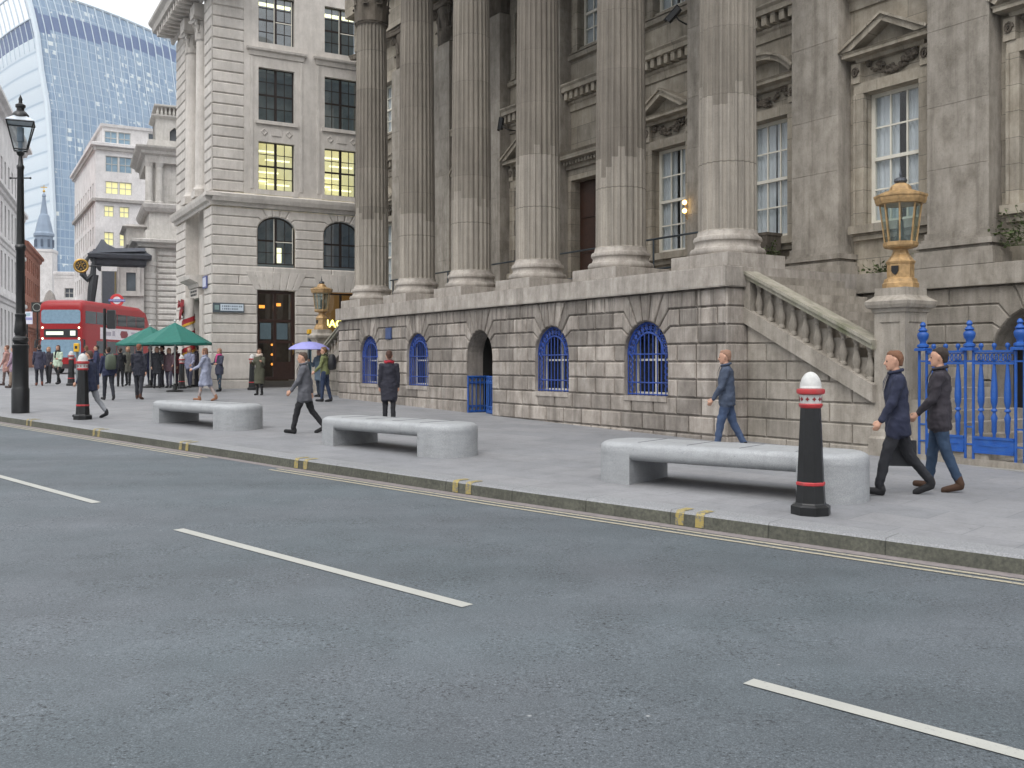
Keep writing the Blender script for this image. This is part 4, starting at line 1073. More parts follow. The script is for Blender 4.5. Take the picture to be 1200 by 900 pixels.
def bench(pr, pl, label, w=0.78, h=0.5):
    """pr, pl: photo pixels of the near-right and near-left bottom corners"""
    a = Vector(ground_pt(*pr)[:2]); b = Vector(ground_pt(*pl)[:2]); d = b - a; Lr = d.length; d.normalize()
    n = Vector((d.y, -d.x));  n = n if n.y > 0 else -n
    c = (a + b) / 2 + n * w / 2
    t = thing('bench', label, 'bench', (c.x, c.y, G(c.y) - 0.004), atan2(d.y, d.x), 'granite benches along the kerb')
    t['slope'] = 0
    hl, hw = Lr / 2, w / 2
    def outline(off, leg=None):                 # stadium plan with rounded ends
        r = hw * 0.92; P = []
        X = hl
        for k in range(13):
            q = -pi / 2 + pi * k / 12; P.append(((X - r) + (r - off) * (abs(cos(q)) ** 0.85) * (1 if cos(q) >= 0 else -1), (hw - off) * sin(q)))
        for k in range(13):
            q = pi / 2 + pi * k / 12; P.append((-(X - r) - (r - off) * (abs(cos(q)) ** 0.85), (hw - off) * sin(q)))
        return P
    zb = h * 0.56; ar = 0.085
    rg = [[(x, y, zb) for x, y in outline(0.16)], [(x, y, zb + 0.015) for x, y in outline(0.06)], [(x, y, zb + 0.055) for x, y in outline(0.006)], [(x, y, zb + 0.10) for x, y in outline(0.0)]]
    for k in range(1, 6):
        q = pi / 2 * k / 5; rg.append([(x, y, h - ar + ar * sin(q)) for x, y in outline(ar * 1.5 * (1 - cos(q)))])
    mb = MB(); mb.rings(rg); mb.build('seat', GR, t, True, 60)
    for s in (-1, 1):                            # solid end pieces
        O = outline(0.0); r = hw * 0.92; xin = hl - 0.62
        P = [(x, y) for x, y in O if s * x > 0]
        if s > 0: P = [(xin, -hw)] + P + [(xin, hw)]
        else: P = [(-xin, hw)] + P + [(-xin, -hw)]
        cx = s * (hl - 0.43)
        rg = [[(x, y, z) for x, y in P] for z, f in ((-0.03, 0), (zb + 0.10, 0))]
        rg[1] = [(x * 0.9995 if True else x, y * 0.999, zb + 0.10) for x, y in P]
        rg[0] = [(x * 0.9995, y * 0.999, z) for x, y, z in rg[0]]
        mb = MB(); mb.rings(rg); mb.build('leg', GR, t, True, 45)
    mb = MB()
    for k in range(1, 5):                        # joints and skate stops
        x = -hl + Lr * k / 5
        pts = [(x, -hw - 0.001, zb + 0.06), (x, -hw - 0.001, h - ar), (x, -hw + 0.04, h - 0.022), (x, -hw + ar * 1.5, h + 0.001), (x, 0, h + 0.001), (x, hw - ar * 1.5, h + 0.001), (x, hw, h - ar)]
        mb.tube(pts, 0.004, 4)
    mb.build('joint', plain('joint_dark', '55565a', 0.8), t)
    return t
bench((999, 595), (688, 563.5), 'nearest grey granite bench behind the tall bollard', 0.98, 0.53)
bench((520, 538.8), (366, 519.8), 'middle grey granite bench opposite the arched basement gate', 0.96, 0.50)
bench((268, 505.8), (171, 494.2), 'farthest pale granite bench opposite the corner building', 0.96, 0.50)
# tall street lamp on the kerb
x, y, z = ground_pt(24, 484)
lamp = thing('street_lamp', 'tall black cast iron street lamp with a tapered four sided glass lantern', 'street lamp', (x, y, z), 0.0)
mb = MB(); mb.lathe([(0.21, 0), (0.21, 0.60), (0.195, 0.64), (0.19, 0.66), (0.185, 1.62), (0.20, 1.65), (0.20, 1.72), (0.18, 1.74)], 12); mb.build('base', BLACK, lamp, True, 35)
mb = MB(); mb.lathe([(0.15, 1.74), (0.17, 1.80), (0.19, 1.84), (0.18, 1.90), (0.12, 1.96), (0.15, 2.05), (0.135, 2.25), (0.115, 2.42), (0.13, 2.46), (0.13, 2.5), (0.108, 2.52), (0.10, 4.10), (0.12, 4.13), (0.12, 4.18), (0.135, 4.20), (0.12, 4.25), (0.098, 4.27), (0.075, 6.15), (0.09, 6.2), (0.09, 6.25), (0.06, 6.30), (0.045, 6.50), (0.08, 6.54), (0.10, 6.60), (0.06, 6.63)], 14); mb.build('pole', BLACK, lamp, True, 35)
mb = MB(); mb.tube([(-0.24, 0, 5.95), (0.24, 0, 5.95)], 0.018, 6)
for s in (-1, 1): mb.ball((s * 0.25, 0, 5.95), 0.03, 8, 5)
mb.build('ladder_bar', BLACK, lamp)
LA = 0.42
def sq(r, z): return [(r * cos(LA + pi / 4 + k * pi / 2), r * sin(LA + pi / 4 + k * pi / 2), z) for k in range(4)]
mb = MB(); mb.rings([sq(0.20, 6.66), sq(0.435, 7.33)], cap0=False, cap1=False); mb.build('pane', glass('lamp_glass', 'eef2f3', 0.06), lamp)
mb = MB()
for a, b in zip(sq(0.205, 6.65), sq(0.44, 7.35)): mb.tube([a, b], 0.017, 6)
for r, z in ((0.21, 6.66), (0.445, 7.34)):
    s = sq(r, z); mb.tube(s + [s[0]], 0.022, 6)
mb.build('frame', BLACK, lamp)
mb = MB(); mb.rings([sq(0.46, 7.35), sq(0.46, 7.37), sq(0.20, 7.50)]); mb.build('roof', plain('lamp_hood', 'b9c0c6', 0.35, 0.3), lamp)
mb = MB(); mb.lathe([(0.20, 7.47), (0.20, 7.55), (0.14, 7.62), (0.09, 7.66), (0.09, 7.72), (0.12, 7.74), (0.12, 7.80), (0.05, 7.84), (0.04, 7.90), (0.05, 7.94), (0.004, 8.06)], 12); mb.build('finial', BLACK, lamp, True, 40)
mb = MB(); mb.lathe([(0.05, 6.62), (0.05, 6.85), (0.085, 6.87), (0.085, 7.22), (0.03, 7.25)], 10); mb.build('mantle', plain('mantle', '6e7a86', 0.3, 0.2), lamp)
# weeds, planter, cameras, plaque, lights on the mansion
LEAF = plain('weed_leaf', '4d5a33', 0.7, var=0.4, scale=30)
def weeds(name, pts, n, label, hang=0.0, s=0.06, seed=1, spread=0.1):
    rnd = random.Random(seed); mb = MB()
    for k in range(n):
        c = rnd.choice(pts); p = Vector(c) + Vector((rnd.gauss(0, spread * 1.6), rnd.gauss(0, 0.05) - 0.02, abs(rnd.gauss(0, spread)) if not hang else -abs(rnd.gauss(0, hang))))
        a = rnd.uniform(0, 2 * pi); d = Vector((cos(a), sin(a), rnd.uniform(-0.6, 0.9))).normalized() * s * rnd.uniform(0.6, 1.4); e = d.cross(Vector((rnd.random(), rnd.random(), 1))).normalized() * s * 0.35
        mb.tone(0.2, 0.8); mb.poly([p - e * 0.2, p + d * 0.5 + e, p + d, p + d * 0.5 - e])
        if k % 6 == 0: mb.tube([c, p], 0.005, 4)
    o = mb.build(name, LEAF, None, loc=MROOT, rz=MRZ); tag(o, label, 'plant')
weeds('weed', [(8.95 + 0.2 * k, YW - 0.30 , 3.33) for k in range(9)], 700, 'straggling green weeds growing along the ledge behind the gilded lantern', seed=3, spread=0.11, s=0.075)
weeds('trailing_plant', [(6.05, YW - 0.55, 4.15), (6.2, YW - 0.5, 4.2), (6.3, YW - 0.52, 4.1)], 420, 'trailing green plant hanging from the stone window box', hang=0.38, seed=5, s=0.07)
weeds('ledge_shrub', [(11.6 + 0.14 * k, YW - 0.32, 3.6 + 0.1 * (k % 3)) for k in range(6)], 420, 'bushy dark green weed on the ledge by the arched basement opening', seed=8, spread=0.19, s=0.08)
mb = MB(); mb.tone(0.3); mb.rectlathe([(0, 3.98), (0.03, 4.0), (0.03, 4.33), (0.05, 4.34), (0.05, 4.40), (0, 4.40)], 5.35, 6.35, YW - 0.62, YW - 0.22)
o = mb.build('window_box', S_DARK, None, loc=MROOT, rz=MRZ); tag(o, 'dark weathered stone window box under the curved pediment window', 'window box')
DK = plain('camera_black', '17181a', 0.4)
def cctv(lx, ly, z, label, tilt=-0.5, yaw=0.4, s=1.0):
    p = Mw(lx, ly, z); t = thing('security_camera', label, 'camera', p, MRZ + yaw, 'security cameras on the mansion'); t.scale = (s,) * 3
    mb = MB(); mb.M = Matrix.Rotation(tilt, 4, 'Y'); mb.box(-0.30, 0.18, -0.075, 0.075, -0.07, 0.08); mb.box(-0.36, 0.2, -0.09, 0.09, 0.082, 0.10); mb.build('housing', DK, t)
    mb = MB(); mb.M = Matrix.Rotation(tilt, 4, 'Y'); mb.lathe([(0.055, 0), (0.055, 0.02)], 12); mb.v = [Matrix.Rotation(tilt, 4, 'Y') @ Vector((-0.30 - q[2], q[1], q[0])) if False else q for q in mb.v]; mb.build('lens', plain('lens', '050507', 0.1), t)
    mb = MB(); mb.tube([(0.0, 0, -0.06), (0.10, 0.0, -0.22), (0.25, 0.18, -0.30), (0.42, 0.45, -0.30)], 0.025, 6); mb.build('bracket', DK, t)
cctv(3.35, YW - 0.5, 10.05, 'black security camera on a bracket above the pointed pediment', -0.75, 0.5, 0.85)
cctv(-4.3, YW - 0.62, 8.95, 'small black security camera between the middle giant columns', -1.4, 0.5, 0.75)
mb = MB(); mb.box(-0.17, 0.17, -0.03, 0.0, -0.15, 0.15); mb.box(-0.19, 0.19, -0.02, 0.0, -0.17, 0.17)
p = Mw(-4.98, -0.004, 2.43); o = mb.build('plaque', plain('plaque_blue', '33456f', 0.5, var=0.2), None, loc=p, rz=MRZ); tag(o, 'small square dark blue plaque on the podium between two grilled windows', 'plaque')
p = Mw(3.66, YW - 0.45, 5.2); wl = thing('wall_light', 'small brass wall light with two glowing candle bulbs by the window', 'wall light', p, MRZ)
mb = MB(); mb.tube([(0, 0.35, -0.2), (0, 0.1, -0.25), (0, 0, -0.1), (0, 0, 0.3)], 0.018, 6); mb.build('bracket', GOLD, wl)
for z in (0.02, 0.22): mb = MB(); mb.ball((0, -0.04, z), 0.055, 10, 6); mb.build('bulb', emit('warm_bulb', 'ffcf70', 6.0), wl)
# ------------------------------------------------------------------ corner office building
A2 = radians(29.5)
def axes_loc(px, z): return Vector(((px - 600) / FPX * z, z, 0))
C2 = axes_loc(248, 38.0)
S_PALE = stone('portland_pale', 'b9b3ac', 'cac4bd', 'd9d3cd', streak=0.2, grime='7c7773', fine=30, bump=0.15, toned=0.35)
BRONZE = plain('bronze_frame', '2b2321', 0.45, 0.3); 
def lit_office():
    t = NT('lit_office'); v = t.coord()
    c = t.ramp(t.noise(v, 1.2, 3), [(0.3, 'd9cd98'), (0.7, 'efe6bf')])
    t.l(c, t.b.inputs['Base Color']); t.l(c, t.b.inputs['Emission Color']); t.b.inputs['Emission Strength'].default_value = 0.62; return t.m
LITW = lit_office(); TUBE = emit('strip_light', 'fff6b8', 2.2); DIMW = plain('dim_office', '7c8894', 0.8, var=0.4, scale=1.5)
_b = DIMW.node_tree.nodes['Principled BSDF']; _b.inputs['Emission Color'].default_value = (0.62, 0.72, 0.80, 1); _b.inputs['Emission Strength'].default_value = 0.045  # faint glow added to lighten the unlit rooms behind the glass
b2 = thing('office_building', 'pale stone corner office building with banded masonry, bronze windows and lit offices', 'building', C2, A2)
TRt = FR((0, 0), 0.0); TLt = FR((0, 9.4), -pi / 2)        # right street face; left face runs u=0..9.4 towards the corner
W2 = 17.0; D2 = 7.1
def TLf(v, z, h): return (-h, v, z)                        # left face: v measured from the corner
def TLr(u, z, h): return (-h, D2 - u, z)
J2 = [0.9 + 0.39 * k - 0.0 for k in range(-2, 18)]
J2 = [0.2, 0.9, 1.95] + [1.95 + (7.68 - 1.95) * k / 15 for k in range(1, 16)]
BX = [2.55 + 2.72 * k for k in range(5)]
def near(z): return round(min(J2, key=lambda q: abs(q - z)), 3)
kt = near(7.68)
ARC = {'top': J2[-1], 'key': 62, round(J2[-2], 3): 40}
archs2 = [(x, 6.82, 0.76, 0.56, 5.5, ARC) for x in BX]
flats2 = [(x - 0.76, x + 0.76, 0.0, 4.44) for x in BX]
mb = MB(); rusticate(mb, TRt, 0.0, W2, J2, archs2, flats2, bw=2.4, gap=0.010, ch=0.035, depth=0.05, tone=(0.4, 0.75))
mb.build('stone_cladding', S_PALE, b2); mb = MB()
rusticate(mb, TLr, 0, D2 - 5.0, J2, bw=2.6, gap=0.010, ch=0.035, depth=0.05, tone=(0.4, 0.75)); mb.build('stone_cladding', S_PALE, b2); mb = MB(); rusticate(mb, TLr, D2 - 1.45, D2, J2, bw=2.6, gap=0.010, ch=0.035, depth=0.05, tone=(0.4, 0.75))
mb.build('stone_cladding', S_PALE, b2)
JU = [8.25 + 0.425 * k for k in range(19)]
for Tq, u0, u1 in ((TRt, 0, 1.28), (TLr, D2 - 1.3, D2), (TLr, 0, D2 - 5.0), (TRt, W2 - 1.3, W2)):
    mb = MB(); rusticate(mb, Tq, u0, u1, JU, bw=3, gap=0.010, ch=0.04, depth=0.055, tone=(0.4, 0.75)); mb.build('quoin_cladding', S_PALE, b2)
# voussoirs above the flat heads, a few mm proud
for x in BX:
    mb = MB()
    for k in range(-3, 4):
        a, b = (k - 0.5) * 0.25, (k + 0.5) * 0.25; mb.tone(0.45, 0.75)
        mb.block([(x + a, 4.45), (x + b, 4.45), (x + b * 1.45, 5.2), (x + a * 1.45, 5.2)], lambda u, z, h: TRt(u, z, h + 0.008), gap=0.008, ch=0.02, depth=0.03)
    mb.build('lintel', S_PALE, b2)
# upper walls
rows = [(8.45, 10.36, 'lit'), (11.2, 13.3, 'dim'), (14.3, 16.2, 'dim2')]
h2 = [(x - 0.73, x + 0.73, a, b) for x in BX for a, b, _ in rows]
mb = MB(); punched(mb, TRt, 1.24, W2 - 1.26, 8.24, 18.4, h2, 0.22, (0.5, 0.62)); 
punched(mb, lambda u, z, h: TLr(u, z, h - 0.55), D2 - 5.0, D2 - 1.3, 0.2, 16.6, [(D2 - 3.6, D2 - 2.4, 0.9, 4.2), (D2 - 3.5, D2 - 2.6, 5.3, 7.3), (D2 - 2.4, D2 - 1.7, 11.2, 14.2)], 0.4, (0.45, 0.6))
mb.tone(0.55)
for v in (1.3, 5.0): mb.box(-0.0, 0.56, v - 0.02, v + 0.02, 0.2, 16.6)
mb.tone(0.5); mb.poly([(0.06, D2 - 0.01, 0), (W2, D2 - 0.01, 0), (W2, D2 - 0.01, 16.3), (0.06, D2 - 0.01, 16.3)]); mb.poly([(0, 0, 18.4), (W2, 0, 18.4), (W2, D2, 18.4), (0, D2, 18.4)])
mb.build('wall', S_PALE, b2)
# string courses and cornice
mb = MB(); mb.tone(0.6)
P1 = [(0, 7.69), (0.06, 7.70), (0.08, 7.82), (0.20, 7.86), (0.26, 8.02), (0.28, 8.14), (0.0, 8.235)]
mb.sweep(TRt, P1, 0.0, W2, 0, 0); mb.sweep(TLr, P1, 0, D2, 0, 0)
mb.box(-0.281, 0.281, -0.281, 0.281, 8.02, 8.16)
mb.build('string_course', S_PALE, b2)
mb = MB(); mb.tone(0.6)
P3 = [(0, 16.0), (0.10, 16.05), (0.14, 16.3), (0.5, 16.36), (0.9, 16.42), (0.95, 16.62), (1.08, 16.75), (1.1, 16.85), (0, 17.0)]
mb.sweep(TLr, P3, -0.6, D2 + 0.0); mb.sweep(TRt, P3, -0.95, 1.28)
for k in range(14): mb.tone(0.5, 0.7); y = 0.1 + 0.53 * k; mb.box(-0.82, 0.0, y - 0.11, y + 0.11, 16.10, 16.37)
for k in range(3): x = 0.1 + 0.5 * k; mb.box(x - 0.11, x + 0.11, -0.82, 0.0, 16.10, 16.37)
mb.build('cornice', S_PALE, b2)
for x in BX:
    mb = MB(); mb.tone(0.6)
    mb.sweep(TRt, [(0, 13.72), (0.05, 13.74), (0.08, 13.9), (0.16, 13.95), (0.18, 14.03), (0, 14.08)], x - 1.05, x + 1.05, 1, 1)
    mb.box(x - 0.85, x + 0.85, -0.09, 0.02, 11.05, 11.19); mb.box(x - 0.86, x + 0.86, -0.05, 0.02, 8.246, 8.44)
    for s in (-1, 1): mb.box(x + s * 1.0 - 0.05, x + s * 1.0 + 0.05, -0.03, 0.02, 8.46, 13.7)
    for s in (-0.5, 0.5): mb.rings([[(x + s + a * q, -0.001 - d, 10.75 + b * q * 1.15) for a, b in ((-1, 0), (0, -1), (1, 0), (0, 1))] for q, d in ((0.14, 0.0), (0.13, 0.03), (0.09, 0.03), (0.08, 0.005))])
    mb.box(x - 0.2, x + 0.2, -0.03, 0.02, 10.62, 10.9)
    mb.build('window_trim', S_PALE, b2)
OG = glass('office_glass', 'c6d0d8', 0.20)
def bwin(x, z0, z1, w, state, arch=False, T=None, cols=4, rws=2):
    hw = w / 2; y = 0.16; mb = MB()
    bars = [(-hw, -hw + 0.05), (-0.05, 0.05), (hw - 0.05, hw)]
    def top(u): return z1 if not arch else 6.82 + 0.56 * sqrt(max(0.0, 1 - (u / 0.76) ** 2))
    for a, b in bars: mb.box(x + a, x + b, y, y + 0.06, z0, top(max(abs(a), abs(b)) if a * b > 0 else 0) - (0.02 if not arch else 0))
    for k in (-0.5, 0.5): u = x + k * hw * 1.0; mb.box(u - 0.012, u + 0.012, y + 0.01, y + 0.05, z0 + 0.04, top(hw * 0.5) - 0.03)
    for q in [z0 + (z1 - z0) * k / (rws * 2) for k in range(0, rws * 2 + 1)]:
        t = 0.035 if q in (z0, z1) or abs(q - (z0 + z1) / 2) < 0.01 else 0.012
        if q > 6.9 and arch: continue
        mb.box(x - hw + 0.02, x + hw - 0.02, y + 0.003, y + 0.055, max(z0 + 0.001, q - t), min(z1 - 0.001, q + t))
    if arch:
        mb.tube([(x + 0.74 * cos(pi * k / 14), y + 0.03, 6.82 + 0.54 * sin(pi * k / 14)) for k in range(15)], 0.035, 6)
    f = mb.build('window', BRONZE, b2)
    if state in ('dim2', 'arch', 'dim'):
        mb = MB(); s = hw - 0.06
        if state != 'dim':
            for u in (-0.065, hw - 0.08) if state == 'dim2' else (-0.07, hw - 0.07): mb.box(x + u - 0.015, x + u + 0.015, y - 0.012, y - 0.002, z0 + 0.05, top(abs(u)) - 0.05)
            mb.box(x + 0.0, x + hw - 0.06, y - 0.013, y - 0.003, (z0 + z1) / 2 - 0.05, (z0 + z1) / 2 - 0.015); mb.build('sash_frame', CREAM, f)
    mb = MB()
    if arch: mb.poly([(x + u, y + 0.03, z) for u, z in arch_poly(0, 6.82, 0.76, 0.56, z0)])
    else: mb.poly([(x - hw, y + 0.03, z0), (x + hw, y + 0.03, z0), (x + hw, y + 0.03, z1), (x - hw, y + 0.03, z1)])
    mb.build('pane', OG, f)
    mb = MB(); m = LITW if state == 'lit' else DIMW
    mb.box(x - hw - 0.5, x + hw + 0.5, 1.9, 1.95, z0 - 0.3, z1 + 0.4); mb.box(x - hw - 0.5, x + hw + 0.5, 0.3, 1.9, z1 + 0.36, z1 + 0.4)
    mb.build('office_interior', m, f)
    if state != 'dim':
        mb = MB()
        if state == 'lit':
            for q, zz, xx in ((0.5, z1 - 0.30, -0.35), (0.9, z1 - 0.55, 0.3), (1.5, z1 - 0.95, 0.0), (1.7, z0 + 0.62, -0.4), (1.6, z0 + 0.5, 0.5)): mb.box(x + xx - 0.5, x + xx + 0.5, q, q + 0.1, zz, zz + 0.05)
        elif state == 'dim2': mb.box(x - 0.7, x + 0.7, 0.45, 0.6, z1 - 0.25, z1 - 0.16)
        else:
            mb.box(x + 0.2, x + 0.42, 0.8, 0.9, z0 + 0.15, z0 + 0.75)
        mb.build('ceiling_lamp', TUBE, f)
for i, x in enumerate(BX):
    for a, b, st in rows: bwin(x, a, b, 1.46, st)
    bwin(x, 5.5, 7.38, 1.52, 'arch' if i == 0 else 'dim', True)
# ground floor: doorway and pub window
mb = MB(); x = BX[0]
for a, b in ((-0.76, -0.68), (0.62, 0.76), (-0.10, 0.02)): mb.box(x + a, x + b, 0.12, 0.22, 0.9, 4.43)
for z in (0.95, 3.25, 2.4, 4.38): mb.box(x - 0.7, x + 0.7, 0.125, 0.215, z - 0.06, z + 0.05)
mb.box(x + 0.02, x + 0.62, 0.14, 0.2, 0.96, 1.6)
d = mb.build('door', plain('door_wood', '31201b', 0.35, var=0.3, scale=8), b2)
mb = MB(); mb.poly([(x - 0.76, 0.18, 0.95), (x + 0.7, 0.18, 0.95), (x + 0.7, 0.18, 4.4), (x - 0.76, 0.18, 4.4)]); mb.build('pane', OG, d)
mb = MB()
for u in (-0.42, 0.25): mb.box(x + u - 0.22, x + u + 0.22, 0.10, 0.119, 2.5, 3.15)
mb.build('notice_panel', plain('notice_grey', '4f5f66', 0.5), d)
mb = MB(); mb.tube([(x + 0.66, 0.02, 1.9), (x + 0.66, -0.04, 1.95), (x + 0.66, -0.04, 2.3), (x + 0.66, 0.02, 2.35)], 0.02, 6); mb.build('handle', plain('brass', 'b08d4a', 0.3, 0.8), d)
mb = MB(); mb.box(x - 1.2, x + 1.2, 2.4, 2.45, 0.8, 4.8); mb.box(x - 1.2, x - 1.1, 0.3, 2.4, 0.8, 4.8); mb.build('lobby_interior', plain('lobby', '4a3b2c', 0.8, var=0.4, scale=2), b2)
mb = MB()
for u, z, w in ((-0.35, 3.8, 0.2), (0.4, 3.9, 0.12)): mb.box(x + u - w, x + u + w, 1.2, 1.3, z, z + 0.12)
for z in (1.5, 1.9, 2.3): mb.ball((x + 0.12, 1.1, z), 0.05, 8, 5)
mb.build('lobby_lamp', emit('amber_lamp', 'ff9a3c', 2.2), b2)
x = BX[1]
mb = MB()
for a, b in ((-0.76, -0.70), (-0.04, 0.04), (0.70, 0.76)): mb.box(x + a, x + b, 0.12, 0.2, 0.95, 4.43)
mb.box(x - 0.76, x + 0.76, 0.121, 0.199, 0.9, 1.35); mb.box(x - 0.76, x + 0.76, 0.121, 0.199, 4.36, 4.43); f = mb.build('shop_window', BRONZE, b2)
mb = MB(); mb.poly([(x - 0.7, 0.17, 1.3), (x + 0.7, 0.17, 1.3), (x + 0.7, 0.17, 4.4), (x - 0.7, 0.17, 4.4)]); mb.build('pane', OG, f)
mb = MB(); mb.box(x - 1.2, x + 1.2, 1.6, 1.65, 0.8, 4.8); mb.build('shop_interior', emit('pub_glow', '6b4a22', 0.8), f)
text('lettering', 'NAG E', 0.44, emit('yellow_letters', 'fff27a', 3.0), f, (x - 0.20, 0.10, 3.16), (pi / 2, 0, 0), 0.01)
for i in (2, 3, 4):
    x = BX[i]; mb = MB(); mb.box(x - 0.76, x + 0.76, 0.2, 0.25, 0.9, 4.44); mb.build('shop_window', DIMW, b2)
# carved entrance bay on the left face: columns, niche window, balcony, lettered panel
for v in (2.15, 4.15):
    mb = MB(); mb.tone(0.62); c = (0.15, v, 0)
    mb.sqlathe([(0.42, 8.24), (0.42, 8.5)], c); mb.lathe([(0.40, 8.5), (0.42, 8.58), (0.36, 8.66), (0.33, 8.75), (0.325, 10), (0.28, 14.6)], 20, c); mb.M = Matrix.Translation((0.15, v, 0)); capital(mb, 0.29, 14.6, 0.9); mb.M = None; mb.box(-0.3, 0.56, v - 0.42, v + 0.42, 15.5, 16.02)
    mb.build('column', S_PALE, b2)
mb = MB(); mb.tone(0.6)
mb.sweep(TLr, [(-0.56, 4.62), (0.05, 4.65), (0.10, 4.8), (0.42, 4.95), (0.45, 5.12), (-0.56, 5.13)], D2 - 4.1, D2 - 2.0)
mb.box(-0.05, 0.56, 2.2, 3.9, 4.2, 4.61); mb.build('balcony_sill', S_PALE, b2)
mb = MB(); mb.box(-0.03, 0.5, 1.5, 2.1, 0.3, 4.3); mb.box(-0.03, 0.5, 3.9, 4.6, 0.3, 4.3); mb.tone(0.6); mb.build('entrance_pier', S_PALE, b2)
for nm, (v0, v1, z0, z1) in (('window', (2.6, 3.5, 5.3, 7.3)), ('window', (1.7, 2.4, 11.2, 14.2)), ('door', (2.4, 3.6, 0.9, 4.2))):
    mb = MB(); mb.box(0.9, 0.95, v0, v1, z0, z1); mb.build(nm, plain('niche_glass', '22262a', 0.15), b2)
mb = MB()
for k in range(7):
    for z in (4.32, 4.46): mb.box(-0.062, -0.05, 2.5 + 0.17 * k, 2.5 + 0.17 * k + (0.12 if (k + int(z * 100)) % 3 else 0.07), z, z + 0.085)
mb.build('inscription', plain('letter_black', '1e1e1e', 0.5), b2)
# Christmas ribbon on the pier beside the entrance
rib = thing('garland', 'red and gold Christmas ribbon wound round the pale entrance pier above the parasol', 'decoration', b2.matrix_basis @ Vector((0, 0, 0)), A2)
PV, PR = 2.6, 0.26
mb = MB(); mb.tone(0.6); mb.lathe([(0.24, 0.9), (0.23, 4.2)], 16, (-0.35, PV, 0)); 
mb.build('entrance_shaft', S_PALE, b2)
def helix(off, w, r, mat, nm):
    mb = MB(); R = []
    for k in range(90):
        a = k / 89 * 2 * pi * 3.6 + off; z = 1.5 + 2.1 * k / 89; R.append([(-0.35 + r * cos(a), PV + r * sin(a), z), (-0.35 + r * cos(a), PV + r * sin(a), z + w)])
    mb.rings(R, closed=False); mb.build(nm, mat, rib)
helix(0, 0.30, 0.262, plain('ribbon_red', '8d1420', 0.5, var=0.3), 'ribbon'); helix(0.0, 0.10, 0.275, plain('ribbon_gold', 'c79a3a', 0.35, 0.5, var=0.5, scale=25), 'gold_trim')
mb = MB()
mb.rings([[(-0.63 - 0.05 * sin(7 * (z - 3.2)) - 0.03 * (k % 2), PV - 0.24 + 0.12 * k, z + 0.06 * ((k * 2) % 3)) for k in range(5)] for z in (3.25, 3.4, 3.55, 3.7, 3.85, 4.0)], closed=False)
for s in (-1, 1): mb.rings([[(-0.66, PV + s * 0.08, 3.88), (-0.66, PV + s * 0.08, 4.0)], [(-0.74, PV + s * 0.26, 3.78), (-0.70, PV + s * 0.26, 4.14)], [(-0.62, PV + s * 0.42, 3.84), (-0.60, PV + s * 0.42, 4.10)]], closed=False)
mb.ball((-0.68, PV, 3.93), 0.09, 8, 6); mb.build('bow', plain('bow_red', '7a0f19', 0.6, var=0.4), rib)
# street name plate
q = b2.matrix_basis
o = thing('street_sign', 'white street name plate with a dark crest panel on banded masonry', 'sign', C2 + Vector((cos(A2) * 0.66, sin(A2) * 0.66, 3.72)) + Vector((sin(A2), -cos(A2), 0)) * 0.03, A2)
mb = MB(); mb.box(-0.62, 0.58, -0.03, 0.03, -0.19, 0.17); mb.build('plate_frame', plain('sign_dark', '4b555c', 0.5), o)
mb = MB(); mb.box(-0.34, 0.55, -0.036, -0.03, -0.13, 0.13); mb.build('plate', plain('sign_white', 'c9d4de', 0.4, var=0.04), o)
mb = MB(); mb.box(-0.56, -0.39, -0.036, -0.03, -0.10, 0.08); mb.build('crest_panel', plain('crest_grey', '7f9594', 0.5), o)
mb = MB()
for z, n in ((0.045, 11), (-0.055, 9)):
    for k in range(n): mb.box(-0.27 + 0.072 * k, -0.27 + 0.072 * k + (0.05 if k % 4 else 0.03), -0.039, -0.0361, z - 0.03, z + 0.03)
mb.build('lettering', plain('sign_ink', '6f7c8a', 0.5), o)
o = thing('wall_plaque', 'small blue and white square plaque by the corner of the entrance bay', 'plaque', C2 + Vector((-sin(A2) * 1.0, cos(A2) * 1.0, 4.75)) - Vector((cos(A2), sin(A2), 0)) * 0.01, A2)
mb = MB(); mb.box(-0.05, 0, -0.34, 0.34, -0.24, 0.24); mb.build('board', plain('plaque_navy', '50588a', 0.5), o)
mb = MB(); mb.box(-0.056, -0.05, -0.28, 0.28, -0.18, 0.18); mb.build('face', plain('plaque_pale', 'b9bdcf', 0.5), o)
# ------------------------------------------------------------------ background architecture
def far_stone(name, a, b, c): return stone(name, a, b, c, streak=0.1, grime='85807c', fine=6, bump=0.05, toned=0.2)
F_WHITE = far_stone('far_white_stone', 'cbc8c6', 'd8d5d4', 'e2e0df'); F_GREY = far_stone('far_grey_stone', '9b9793', 'b0aca8', 'c2beba'); F_BRICK = stone('far_brick', '8f5e4f', 'a6705e', 'b58471', streak=0.1, fine=8, bump=0.05, toned=0.3)
F_TAN = stone('church_stone', 'b3aea8', 'c4c0ba', 'd2ceca', streak=0.25, grime='5d564e', fine=10, bump=0.1, toned=0.3)
PANE = plain('far_pane', '4b535a', 0.12, var=0.25, scale=2); PANEB = plain('far_pane_blue', '7e97a8', 0.1, var=0.2, scale=1)
LITP = emit('far_lit_pane', 'd6cf94', 0.42); FRW = plain('far_white_frame', 'b9b9b4', 0.6)
WIN_CACHE = {}
